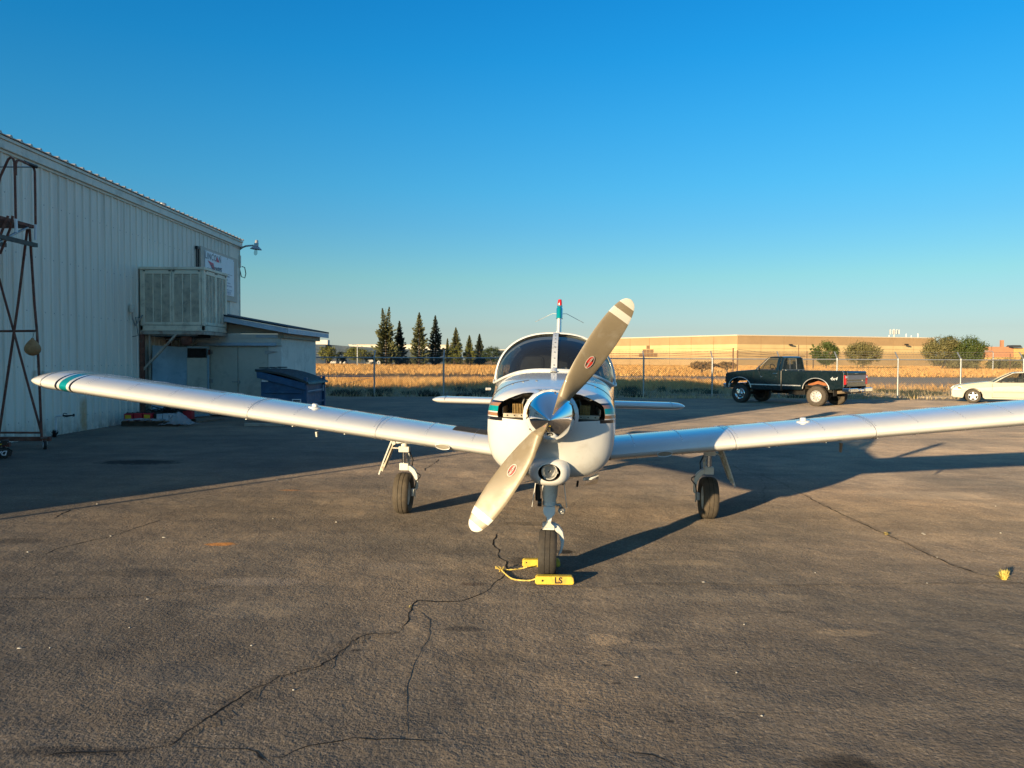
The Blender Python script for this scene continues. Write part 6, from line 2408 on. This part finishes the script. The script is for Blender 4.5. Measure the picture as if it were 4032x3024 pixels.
for s_ in (1, -1):
    def pil(a, c, w, t=.05):
        b = MB()
        b.prism([(a[0] - w / 2, a[1]), (a[0] + w / 2, a[1]), (c[0] + w / 2, c[1]), (c[0] - w / 2, c[1])], lambda u, z: (u, s_ * cy(z), z), lambda u, z: (u, s_ * (cy(z) - t), z))
        b.build('pillar', m_car, CAR, bevel=.008)
    pil((-.78, .905), (-1.10, 1.12), .09)
    pil((-1.10, 1.12), (-1.48, 1.32), .07)
    pil((-3.25, .93), (-2.52, 1.32), .18)
    b = MB()
    b.add([g(-.86, .915, s_, .012), g(-2.92, .915, s_, .012), g(-2.52, 1.29, s_, .012), g(-1.95, 1.325, s_, .012), g(-1.50, 1.30, s_, .012), g(-1.12, 1.10, s_, .012)], [(0, 1, 2, 3, 4, 5)])
    b.build('side_window', m_cglass, CAR)
    b = MB()
    b.beam(g(-1.92, .92, s_), g(-1.86, 1.32, s_), .10, .02)
    b.beam(g(-.80, .912, s_), g(-2.98, .912, s_), .022, .02)
    b.tube([g(-.86, .92, s_), g(-1.14, 1.10, s_), g(-1.52, 1.295, s_), g(-1.95, 1.315, s_)], .012, 6)
    b.build('window_trim', m_black, CAR)
    b = MB()
    b.box((-.98, s_ * .93, .97), (.10, .16, .10))
    b.build('mirror', m_black, CAR, bevel=.025)
    b = MB()
    b.box((-1.75, s_ * (cy(.50) + .004), .50), (2.0, .016, .05))
    b.build('side_moulding', m_tan, CAR, bevel=.005)
    b = MB()
    for x in (-.70, -1.98):
        b.box((x, s_ * (cy(.55) + .0008), .55), (.007, .004, .60))
    b.box((-1.35, s_ * (cy(.24) + .0008), .255), (1.3, .004, .012))
    b.box((-.52, s_ * (cy(.52) + .002), .51), (.12, .004, .02))
    b.build('door_seam', m_under, CAR)
    b = MB()
    b.box((-1.80, s_ * (cy(.76) + .004), .76), (.18, .008, .025))
    b.lathe([(.012, 0), (.012, .006)], (-1.83, s_ * cy(.70), .70), (0, s_, 0), 8)
    b.build('door_handle', m_tan, CAR)
MB().add([(-.74, .74, .925), (-.74, -.74, .925), (-1.46, -.62, 1.30), (-1.46, .62, 1.30)], [(0, 1, 2, 3)]).build('windshield', m_cglass, CAR)
MB().add([(-3.2, .70, .95), (-3.2, -.70, .95), (-2.6, -.60, 1.30), (-2.6, .60, 1.30)], [(0, 1, 2, 3)]).build('rear_window', m_cglass, CAR)
b = MB()
for s_ in (1, -1):
    b.add([g(.70, .68, s_, -.004), g(.765, .585, s_, .02), g(.48, .585, s_, -.004), g(.44, .70, s_, -.004), g(.52, .725, s_, -.004)], [(0, 1, 2, 3, 4)])
b.build('headlight', m_alloy, CAR, fix=False)
b = MB()
for s_ in (1, -1):
    b.add([g(.60, .69, s_, -.009), g(.60, .60, s_, -.009), g(.47, .595, s_, -.009), g(.44, .66, s_, -.009), g(.48, .70, s_, -.009)], [(0, 1, 2, 3, 4)])
b.build('indicator', m_orange, CAR, fix=False)
b = MB()
for y in (.38, -.38):
    b.box((-1.75, y, .78), (.22, .46, .62))
    b.box((-1.82, y, 1.16), (.09, .26, .16))
b.box((-1.0, 0, .80), (.35, 1.3, .22))
b.build('seat', m_cdark, CAR, bevel=.04)
b = MB()
b.tube([Vector((-1.30 - .07 * math.cos(a), .36 + .18 * math.sin(a), .92 + .16 * math.cos(a))) for a in [2 * math.pi * q / 18 for q in range(18)]], .014, 6, closed=True)
b.build('steering_wheel', m_cdark, CAR)
for x in (0, -2.58):
    for s_ in (1, -1):
        R, w, y = .302, .19, s_ * .715
        h = w / 2
        tw = MB().lathe([(R * .62, -h * .8), (R * .70, -h), (R * .88, -h), (R * .97, -h * .8), (R, -h * .5), (R, h * .5), (R * .97, h * .8), (R * .88, h), (R * .70, h), (R * .62, h * .8)], (x, y, R), (0, s_, 0), 36, cap0=False, cap1=False).build('wheel', m_tyre_dusty, CAR, smooth=30)
        b = MB().lathe([(R * .64, h * .75), (R * .63, h * .9), (R * .56, h * .80), (R * .55, h * .3), (R * .1, h * .25)], (x, y, R), (0, s_, 0), 32, cap0=False, mis=[0, 0, 0, 1])
        for k in range(5):
            a = math.pi / 2 + 2 * math.pi * k / 5
            n, t = Vector((math.cos(a), 0, math.sin(a))), Vector((-math.sin(a), 0, math.cos(a)))
            c = Vector((x, y + s_ * h * .78, R))
            q = [c + n * R * .04 + t * R * .16, c + n * R * .04 - t * R * .16, c + n * R * .57 - t * R * .075, c + n * R * .57 + t * R * .075]
            b.add(q + [p - Vector((0, s_ * h * .3, 0)) for p in q], [(0, 1, 2, 3), (0, 3, 7, 4), (1, 5, 6, 2)])
        b.lathe([(R * .10, h * .80), (R * .09, h * .88), (.001, h * .9)], (x, y, R), (0, s_, 0), 14, cap0=False)
        b.build('rim', [m_alloy, m_dark_hole], tw, smooth=30)

# ------------------------------------------------------------------ the warehouse across the field
def wall_mat(name, c):
    return mat(name, c, 0.8, var=0.07, vs=.35, where='world', dirt=(tuple(x * .75 for x in c), .35), ds=.12)


m_w1, m_w2, m_w3 = wall_mat('warehouse_tan', (0.36, 0.235, 0.12)), wall_mat('warehouse_cream', (0.55, 0.41, 0.205)), wall_mat('warehouse_sand', (0.40, 0.275, 0.14))
m_wsq = mat('warehouse_brown', (0.17, 0.10, 0.05), 0.8, where='world')
m_coping = mat('pale_coping', (0.55, 0.47, 0.36), 0.7, where='world')
WA, WB, WCn = Vector((32, 300, 0)), Vector((73.2, 250, 0)), Vector((149, 272, 0))
ZR = 9.75
wh = thing('warehouse', 'long tan and cream banded warehouse wall across the dry field', 'warehouse', (80, 262, 0))
zs = [0, 4.55, 7.0, ZR]


def wh_face(p, q, n):
    d = (q - p)
    L = d.length
    d.normalize()
    no = Vector((d.y, -d.x, 0))
    for k in range(n):
        a, c = p + d * (L * k / n + .05), p + d * (L * (k + 1) / n - .05)
        b = MB()
        for i, m_ in enumerate((0, 1, 2)):
            z0, z1 = zs[i] + .0, zs[i + 1]
            b.quad(a + Vector((0, 0, z0)), c + Vector((0, 0, z0)), c + Vector((0, 0, z1)), a + Vector((0, 0, z1)), (2, 1, 0)[i])
        # reveals at the joints
        b.quad(a, a - no * .12, a - no * .12 + Vector((0, 0, ZR)), a + Vector((0, 0, ZR)), 0)
        b.quad(c, c - no * .12, c - no * .12 + Vector((0, 0, ZR)), c + Vector((0, 0, ZR)), 0)
        b.build('wall_panel', [m_w1, m_w2, m_w3], wh, fix=False)
        b = MB()
        b.beam(a + no * .03 + Vector((0, 0, 5.75)), c + no * .03 + Vector((0, 0, 5.75)), .09, .10)
        b.build('band_joint', m_w1, wh)


wh_face(WA, WB, 7)
wh_face(WB, WCn, 9)
b = MB()
no1 = Vector(((WB - WA).y, -(WB - WA).x, 0)).normalized()
no2 = Vector(((WCn - WB).y, -(WCn - WB).x, 0)).normalized()
bk = Vector((10, 60, 0))
b.add([WA - no1 * .12, WB - no1 * .12 - no2 * .12, WCn - no2 * .12, WCn + bk, WA + bk] + [p + Vector((0, 0, ZR)) for p in (WA - no1 * .12, WB - no1 * .12 - no2 * .12, WCn - no2 * .12, WCn + bk, WA + bk)], [(0, 1, 6, 5), (1, 2, 7, 6), (2, 3, 8, 7), (3, 4, 9, 8), (4, 0, 5, 9), (5, 6, 7, 8, 9)])
b.build('shell', m_wsq, wh)
b = MB()
b.beam(WA + no1 * .05 + Vector((0, 0, ZR + .17)), WB + no1 * .05 + Vector((0, 0, ZR + .17)), .4, .34)
b.beam(WB + no2 * .05 + Vector((0, 0, ZR + .17)), WCn + no2 * .05 + Vector((0, 0, ZR + .17)), .4, .34)
b.build('coping', m_coping, wh)
d1 = (WB - WA).normalized()
t0 = .30
c0 = None
best = None
for k in range(200):
    p = WA.lerp(WB, k / 200)
    sx = 2016 + F_PX * p.x / p.y
    if best is None or abs(sx - 2552) < best[0]:
        best = (abs(sx - 2552), p)
c0 = best[1]
for r, (nsq, z) in enumerate(((1, 6.35), (3, 4.95), (5, 3.55))):
    for k in range(nsq):
        u = (k - (nsq - 1) / 2) * 1.72
        p = c0 + d1 * u + no1 * .04
        MB().beam(p + d1 * -.78 + Vector((0, 0, z)), p + d1 * .78 + Vector((0, 0, z)), .06, 1.3).build('brown_tile', m_wsq, wh)
for (px, py) in ((2695, 1361), (3105, 1358), (3558, 1357)):
    Y_ = 251 if px < 2903 else 262
    p = at(px, py, 285 if px < 2800 else (256 if px < 3300 else 268))
    b = MB()
    b.box(p + Vector((0, -2.0, 0)), (.9, 1.2, .45))
    b.build('floodlight', m_black, wh)
for px, h in ((3501, .9), (3568, 1.4), (3588, .8), (3614, 1.5)):
    p = at(px, 1330, 276)
    b = MB().tube([(p.x, 276, ZR), (p.x, 276, ZR + .4 + h)], .16, 6)
    b.build('roof_pipe', m_white, wh)
# cell mast
m_mastw = mat('mast_white', (0.55, 0.54, 0.52), 0.6, where='world')
p = at(3520, 1330, 300)
mast = thing('cell_mast', 'white phone mast with panel antennas rising behind the warehouse', 'phone mast', (p.x, 300, 0))
MB().tube([(p.x, 300, 0), (p.x, 300, 14.2)], .28, 8).build('pole', m_mastw, mast, smooth=60)
for k in range(6):
    x = p.x + (-1.5, -.9, -.2, .5, 1.1, 1.5)[k]
    MB().box((x, 300 - (k % 2) * .8, 13.1), (.42, .3, 1.9 - .2 * (k % 2))).build('antenna_panel', m_mastw, mast)
b = MB()
b.beam((p.x - 1.7, 300.2, 13.2), (p.x + 1.7, 300.2, 13.2), .12, .12)
b.beam((p.x - 1.7, 300.2, 12.6), (p.x + 1.7, 300.2, 12.6), .12, .12)
b.build('crossbar', m_galv, mast)
# orange building at the far right
m_or1, m_or2 = wall_mat('far_terracotta', (0.42, 0.20, 0.11)), wall_mat('far_ochre', (0.52, 0.34, 0.13))
ob = thing('terracotta_building', 'low terracotta and ochre building at the far right', 'building', (200, 290, 0))
for (x0, x1, z0, z1, m_, nm) in ((3880, 3990, 3.4, 7.3, m_or1, 'upper_wall'), (3880, 3990, 0, 3.39, m_or2, 'lower_wall'), (3991, 4120, 0, 6.9, m_or2, 'wing_wall')):
    xa, xb = at(x0, 1400, 290).x, at(x1, 1400, 290).x
    MB().box(((xa + xb) / 2, 298, (z0 + z1) / 2), (xb - xa, 16, z1 - z0)).build(nm, m_, ob)
xa = at(3957, 1400, 289).x
MB().box((xa, 291, 8.3), (1.0, 1.0, 3.0)).build('chimney', m_or1, ob)
xa = at(3998, 1400, 289).x
MB().prism([(-2, 0), (2, 0), (1.2, .9), (-1.2, .9)], lambda u, w: (xa + u, 288, 7.0 + w), lambda u, w: (xa + u, 292, 7.0 + w)).build('roof_unit', m_roofdark, ob)
# grey-blue sheds at the left and the white one behind
m_gb = wall_mat('far_shaded_grey_blue', (0.035, 0.058, 0.09))  # wall colour darkened to stand for shade; the front faces the sun
m_far_white = wall_mat('far_white', (0.56, 0.53, 0.47))
gb = thing('grey_blue_building', 'long building, its shade put into the grey-blue walls, behind the round trees at left', 'building', (-55, 262, 0))
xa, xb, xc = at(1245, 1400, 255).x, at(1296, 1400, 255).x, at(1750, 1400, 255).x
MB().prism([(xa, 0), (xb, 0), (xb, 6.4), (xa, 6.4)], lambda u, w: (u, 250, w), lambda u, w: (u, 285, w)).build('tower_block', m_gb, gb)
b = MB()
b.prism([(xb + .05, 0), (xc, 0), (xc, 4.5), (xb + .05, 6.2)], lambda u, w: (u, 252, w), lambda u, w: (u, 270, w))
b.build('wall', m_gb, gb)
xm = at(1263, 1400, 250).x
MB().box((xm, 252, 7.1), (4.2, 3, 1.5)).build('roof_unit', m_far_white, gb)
fw_ = thing('white_shed', 'long white shed catching the sun behind the conifers', 'building', (-30, 300, 0))
xa, xb = at(1375, 1400, 300).x, at(1770, 1400, 300).x
MB().box(((xa + xb) / 2, 308, 3.6), (xb - xa, 16, 7.2)).build('wall', m_far_white, fw_)
MB().box(((xa + xb) / 2, 308, 7.3), (xb - xa + .6, 16.6, .2)).build('roof', m_coping, fw_)
fd = thing('grey_flat_building', 'small flat-roofed grey building just left of the cockpit', 'building', (-5, 290, 0))
xa, xb = at(1955, 1400, 290).x, at(2060, 1400, 290).x
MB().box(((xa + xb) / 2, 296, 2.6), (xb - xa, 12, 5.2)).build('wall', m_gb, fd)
MB().box(((xa + xb) / 2, 295.5, 5.35), (xb - xa + 1, 13.5, .3)).build('roof', m_far_white, fd)

# ------------------------------------------------------------------ trees
m_bark = mat('bark', (0.10, 0.075, 0.055), 0.9, var=0.3, where='world')


def leaf_mat(name, a, c, d):
    t = NT(name)
    P = t.coord('world')
    n = t.noise(P, .7, 5, .7)
    col = t.ramp(n, [(.3, a), (.52, c), (.72, d)])
    t.l(col, t.b.inputs['Base Color'])
    t.set(rough=.65, spec=.2)
    return t.mat


m_conA = leaf_mat('olive_conifer', (0.05, 0.056, 0.024), (0.095, 0.10, 0.042), (0.15, 0.145, 0.062))
m_conB = leaf_mat('dark_conifer', (0.024, 0.032, 0.022), (0.045, 0.056, 0.036), (0.085, 0.092, 0.055))
m_lfA = leaf_mat('yellow_green_leaves', (0.06, 0.07, 0.016), (0.125, 0.13, 0.03), (0.20, 0.185, 0.05))
m_lfB = leaf_mat('dark_green_leaves', (0.022, 0.035, 0.014), (0.045, 0.062, 0.022), (0.085, 0.095, 0.035))
m_shA = leaf_mat('shrub_green', (0.032, 0.05, 0.012), (0.07, 0.095, 0.024), (0.125, 0.14, 0.042))
m_shB = leaf_mat('shrub_olive', (0.075, 0.072, 0.028), (0.155, 0.14, 0.055), (0.25, 0.21, 0.09))
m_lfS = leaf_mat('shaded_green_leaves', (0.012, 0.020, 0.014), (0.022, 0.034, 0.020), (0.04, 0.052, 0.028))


def conifer(px, py_top, half_px, Y, m, label, seed, fork=False):
    r = random.Random(seed)
    tip = at(px, py_top, Y)
    x, h, R = tip.x, tip.z, half_px * Y / F_PX
    t = thing('conifer', label, 'tree', (x, Y, 0), 0, 'conifers beyond the field')
    MB().tube([(x, Y, 0), (x + .05, Y, h * .5), (x, Y, h * .97)], [.30, .17, .03], 7).build('trunk', m_bark, t, smooth=60)
    b = MB()
    tops = [(0, h)] if not fork else [(-.9, h * .985), (.9, h)]
    for ox, hh in tops:
        z = hh * .07
        while z < hh * .995:
            f = z / hh
            rad_ = 1.6 * R * (1 - f) ** .80 * (.62 if fork and f > .72 else 1) * min(1, .55 + f * 3.2)
            rad_ *= r.uniform(.72, 1.10)
            nb = 6 + int(rad_ * 2.3)
            a0 = r.uniform(0, 6.28)
            cx = x + ox * max(0, (f - .35)) / .65
            for k in range(nb):
                a = a0 + 6.283 * k / nb + r.uniform(-.25, .25)
                L = rad_ * r.uniform(.5, 1.2)
                d = Vector((math.cos(a), math.sin(a), 0))
                sd_ = Vector((-d.y, d.x, 0))
                n = max(2, int(L / .34))
                for q in range(n):
                    u = (q + .8) / n
                    if u < .3 and L > 1.2:
                        continue
                    c = Vector((cx, Y, z)) + d * L * u + Vector((0, 0, -.30 * L * u + .42 * L * u * u * u + r.uniform(-.1, .1)))
                    w = .20 + .18 * (1 - u) * min(1, L)
                    tp = min(1, .38 + 1.5 * (1 - f))
                    w, l_ = w * tp, (.34 + .16 * r.random()) * tp
                    dr = r.uniform(.25, .55) * tp
                    # a drooping spray, its rachis and two hanging sides
                    b.add([c - d * l_, c + d * l_ + Vector((0, 0, .12)), c + sd_ * w - Vector((0, 0, dr * .6)), c - sd_ * w - Vector((0, 0, dr * .6))], [(0, 1, 2), (0, 3, 1)])
                    b.add([c - d * l_ * .8, c + d * l_ * .9 + Vector((0, 0, .1)), c + d * l_ * .3 + sd_ * r.uniform(-.2, .2) - Vector((0, 0, dr))], [(0, 1, 2)])
            z += (.20 + .42 * (1 - f)) * h / 14 * (1.2 if fork else 1)
    b.build('crown', m, t, fix=False)
    return t


conifer(1519, 1208, 37, 200, m_conA, 'tallest conifer, with a forked top, at the left of the row', 1, True)
conifer(1573, 1264, 23, 206, m_conB, 'dark narrow conifer right beside the tall forked one', 2)
conifer(1651, 1230, 33, 198, m_conA, 'second tallest conifer, olive green and full at the foot', 3)
conifer(1714, 1242, 29, 204, m_conB, 'dark blue-green conifer right of the olive one', 4)
conifer(1795, 1289, 23, 240, m_conA, 'medium conifer rising behind the yellow-green round tree', 5)
conifer(1762, 1333, 8, 245, m_conA, 'tiny thin conifer between the dark and the medium one', 6)
conifer(1848, 1320, 18, 240, m_conA, 'short blunt conifer above the round trees', 7)
conifer(1888, 1315, 21, 236, m_conB, 'rightmost dark conifer, nearest the airplane cockpit', 8)


def leafy(name, label, px, py_top, py_bot, half_px, Y, m, seed, group, n_cl=60, leaves=38, trunk=True, leaf=.30, flat=.75):
    r = random.Random(seed)
    k = Y / F_PX
    top, bot = at(px, py_top, Y), at(px, py_bot, Y)
    R = half_px * k
    zc, rz_ = (top.z + bot.z) / 2, (top.z - bot.z) / 2
    zc, rz_ = max(zc, rz_ + .15), rz_
    t = thing(name, label, 'tree' if trunk else 'shrub', (top.x, Y, 0), 0, group)
    b = MB()
    base = Vector((top.x, Y, 0))
    for q in range(4):
        a = r.uniform(0, 6.28)
        e = base + Vector((math.cos(a) * R * .45, math.sin(a) * R * .45, zc))
        b.tube([base + Vector((.05 * q - .1, 0, 0)), base + Vector((.1 * math.cos(a), .1 * math.sin(a), zc * .5)), e], [.20 if trunk else .09, .13 if trunk else .06, .04], 6)
    b.build('trunk' if trunk else 'stem', m_bark, t, smooth=60)
    b = MB()
    for c in range(n_cl):
        while True:
            v = Vector((r.uniform(-1, 1), r.uniform(-1, 1), r.uniform(-1, 1)))
            if .35 < v.length < 1:
                break
        v = v.normalized() * (v.length ** .5) * r.uniform(.78, 1.0)
        cp = Vector((top.x + v.x * R * .86, Y + v.y * R * flat * .86, zc + v.z * rz_ * .86))
        cr = R * r.uniform(.16, .30)
        for _ in range(leaves):
            d = Vector((r.gauss(0, 1), r.gauss(0, 1), r.gauss(0, .8)))
            p = cp + d.normalized() * cr * r.random() ** .45
            if p.z < .1:
                continue
            n = (d.normalized() + Vector((r.uniform(-.6, .6), r.uniform(-.6, .6), r.uniform(-.2, .9)))).normalized()
            u = n.cross(Vector((r.uniform(-1, 1), r.uniform(-1, 1), r.uniform(-1, 1)))).normalized()
            w = n.cross(u)
            s = leaf * r.uniform(.6, 1.25)
            b.add([p - u * s * .5, p + w * s * .32, p + u * s * .6, p - w * s * .32], [(0, 1, 2, 3)])
    b.build('crown', m, t, fix=False)
    return t


G1, G2 = 'round trees at the far edge of the field', 'large shrubs before the warehouse'
leafy('round_tree', 'round yellow-green tree just right of the shed roof', 1287, 1356, 1423, 46, 205, m_lfA, 21, G1, 70, 45)
leafy('round_tree', 'wide yellow-green tree behind the left street light', 1405, 1365, 1425, 62, 205, m_lfA, 22, G1, 80, 45)
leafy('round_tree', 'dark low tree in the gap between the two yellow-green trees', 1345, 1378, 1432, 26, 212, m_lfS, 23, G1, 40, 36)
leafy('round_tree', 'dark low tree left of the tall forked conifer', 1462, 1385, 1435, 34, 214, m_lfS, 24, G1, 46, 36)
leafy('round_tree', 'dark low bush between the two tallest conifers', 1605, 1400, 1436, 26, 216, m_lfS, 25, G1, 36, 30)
leafy('round_tree', 'yellow-green tree below the medium conifer', 1788, 1362, 1428, 42, 205, m_lfA, 26, G1, 64, 45)
leafy('round_tree', 'yellow-green tree below the short blunt conifer', 1850, 1360, 1430, 30, 208, m_lfA, 27, G1, 50, 40)
leafy('round_tree', 'dense dark green tree touching the cockpit outline', 1937, 1360, 1430, 46, 200, m_lfB, 28, G1, 74, 48)
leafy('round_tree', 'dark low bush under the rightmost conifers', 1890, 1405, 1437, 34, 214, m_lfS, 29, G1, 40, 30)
leafy('shrub', 'deep green shrub with a loose left shoulder behind the truck cab', 3255, 1338, 1441, 60, 170, m_shA, 31, G2, 110, 60, False, .28)
leafy('shrub', 'small loose green shrub at the left foot of the deep green one', 3203, 1352, 1420, 20, 171, m_shA, 32, G2, 26, 36, False, .26)
leafy('shrub', 'olive grey rounded shrub above the truck bed', 3400, 1342, 1441, 82, 172, m_shB, 33, G2, 140, 60, False, .28)
leafy('tall_shrub', 'left of the two largest olive green shrubs beside the warehouse end', 3715, 1320, 1443, 92, 165, m_shB, 34, G2, 150, 64, False, .30)
leafy('tall_shrub', 'right of the two largest green shrubs beside the warehouse end', 3815, 1322, 1443, 82, 163, m_shA, 35, G2, 140, 64, False, .30)
leafy('tall_shrub', 'dark green shrub top rising between the two largest shrubs', 3735, 1314, 1400, 40, 180, m_lfB, 36, G2, 50, 44, False, .28)
leafy('low_hedge', 'low grey-green hedge running to the right edge of the field', 3955, 1421, 1446, 100, 160, m_shB, 37, G2, 120, 44, False, .26, .2)
leafy('low_hedge', 'low grey-green hedge under the two largest shrubs', 3790, 1424, 1446, 80, 161, m_shB, 38, G2, 90, 40, False, .26, .2)
leafy('shrub', 'small green bush farthest right, beyond the white car', 4040, 1385, 1440, 22, 160, m_shA, 39, G2, 40, 40, False, .26)

# ------------------------------------------------------------------ small far things
def street_light(px, py_top, Y, label, arm_px):
    p = at(px, py_top, Y)
    t = thing('street_light', label, 'street light', (p.x, Y, 0))
    MB().tube([(p.x, Y, 0), (p.x, Y, p.z - .3), (p.x + .1 * arm_px, Y, p.z - .05), (p.x + arm_px, Y, p.z)], [.13, .09, .07, .05], 8).build('pole', m_galv, t, smooth=60)
    MB().box((p.x + arm_px, Y, p.z - .04), (.9, .3, .16)).build('lamp_head', m_galv, t, bevel=.03)


street_light(1407, 1357, 190, 'tall thin street light in front of the wide yellow-green tree', -1.6)
street_light(3911, 1382, 150, 'brown curved street light right of the two largest shrubs', -1.3)
for i, (px, lab) in enumerate(((1318, 'small white parked car leftmost beyond the field'), (1354, 'low white parked car in the middle of the three far cars'), (1457, 'small white parked car behind the first fence post'), (1566, 'dark parked car under the conifers'))):
    YC = 244
    p = at(px, 1437, YC)
    t = thing('parked_car', lab, 'car', (p.x, YC, 0), 0, 'cars parked beyond the field')
    mm = m_far_white if i < 3 else m_cdark
    MB().prism([(-.88, .25), (.88, .25), (.92, .55), (.86, .95), (-.86, .95), (-.92, .55)], lambda u, w: (p.x + u, YC - 2.1, w), lambda u, w: (p.x + u, YC + 2.1, w)).build('body', mm, t, bevel=.08)
    MB().prism([(-.84, .93), (.84, .93), (.62, 1.38), (.5, 1.44), (-.5, 1.44), (-.62, 1.38)], lambda u, w: (p.x + u, YC - .9 + (w - .9) * .8, w), lambda u, w: (p.x + u, YC + 1.5, w)).build('cabin', m_cdark if i != 2 else m_far_white, t, bevel=.06)
    for u in (-.75, .75):
        for yy in (YC - 1.3, YC + 1.3):
            MB().lathe([(.31, -.1), (.31, .1)], (p.x + u, yy, .31), (1, 0, 0), 14).build('wheel', m_rubber, t)
p = at(1462, 1421, 190)
t = thing('roadside_sign', 'white rectangular sign on a post left of the first fence post', 'sign', (p.x, 190, 0))
MB().box((p.x, 190, p.z), (.85, .06, .55)).build('board', m_far_white, t)
MB().tube([(p.x, 190.05, 0), (p.x, 190.05, p.z)], .05, 6).build('post', m_galv, t)
p = at(1491, 1427, 188)
t = thing('round_sign', 'round white sign on a post right of the first fence post', 'sign', (p.x, 188, 0))
MB().lathe([(.42, 0), (.42, .05)], (p.x, 188, p.z), (0, 1, 0), 24).build('disc', m_far_white, t)
MB().box((p.x, 187.98, p.z), (.25, .02, .45)).build('emblem', m_gb, t)
MB().tube([(p.x, 188.08, 0), (p.x, 188.08, p.z)], .05, 6).build('post', m_galv, t)
# brown posts of an old field fence with sagging wires
m_fpost = mat('brown_field_post', (0.16, 0.085, 0.045), 0.9, var=0.25, where='world')
YP = 95
pp1, pp2 = at(2887, 1370, YP), at(2904, 1379, YP)
for i, p in enumerate((pp1, pp2)):
    b = MB().tube([(p.x, YP, 0), (p.x, YP, p.z)], .09, 8)
    tag(b.build('field_post', m_fpost, smooth=60), ('taller thin left one of two brown posts in the field', 'shorter stout right one of two brown posts in the field')[i], 'post', 'brown posts in the field')
lowp = [(3144, 1358), (3177, 1383), (2400, 1402), (1760 + 2250, 1390), (3978, 1392)]
for i, (px, py) in enumerate(((3145, 1358), (3178, 1383), (3978, 1392))):
    p = at(px, py, 120)
    b = MB().tube([(p.x, 120, 0), (p.x, 120, p.z)], .06, 6)
    tag(b.build('field_post', m_fpost, smooth=60), ('thin dark post against the warehouse left of the shrubs', 'dark post at the left edge of the deep green shrub', 'thin post before the ochre building at far right')[i], 'post', 'brown posts in the field')
b = MB()
for z0, dzz in ((pp1.z - .15, 0), (pp1.z - .55, -.1), (pp1.z - .95, -.2)):
    qa = at(2330, 1407, YP + 20)
    qb = at(3170, 1400, YP + 25)
    for q in (qa, qb):
        src = pp1 if q is qa else pp2
        pts = [Vector((src.x, YP, z0)).lerp(q + Vector((0, 0, dzz)), k / 8) - Vector((0, 0, .12 * math.sin(math.pi * k / 8))) for k in range(9)]
        b.tube(pts, .018, 4, caps=False)
tag(b.build('field_wire', m_fpost, fix=False), 'thin sagging wires running both ways from the brown field posts', 'wire')
# brown brush mound in the field behind the truck nose
leafy('brush_mound', 'dry brown brush mound in the field left of the brown posts', 2765, 1428, 1448, 60, 98, grass_mat('dry_brush', [(.35, (.17, .095, .035)), (.6, (.27, .16, .06)), (.75, (.33, .22, .09))], 1.0), 51, 'dry brush mounds', 60, 36, False, .22, .5)
leafy('brush_mound', 'dry brown brush mound in the field around the brown posts', 2862, 1428, 1448, 46, 99, bpy.data.materials['dry_brush'], 52, 'dry brush mounds', 50, 36, False, .22, .5)
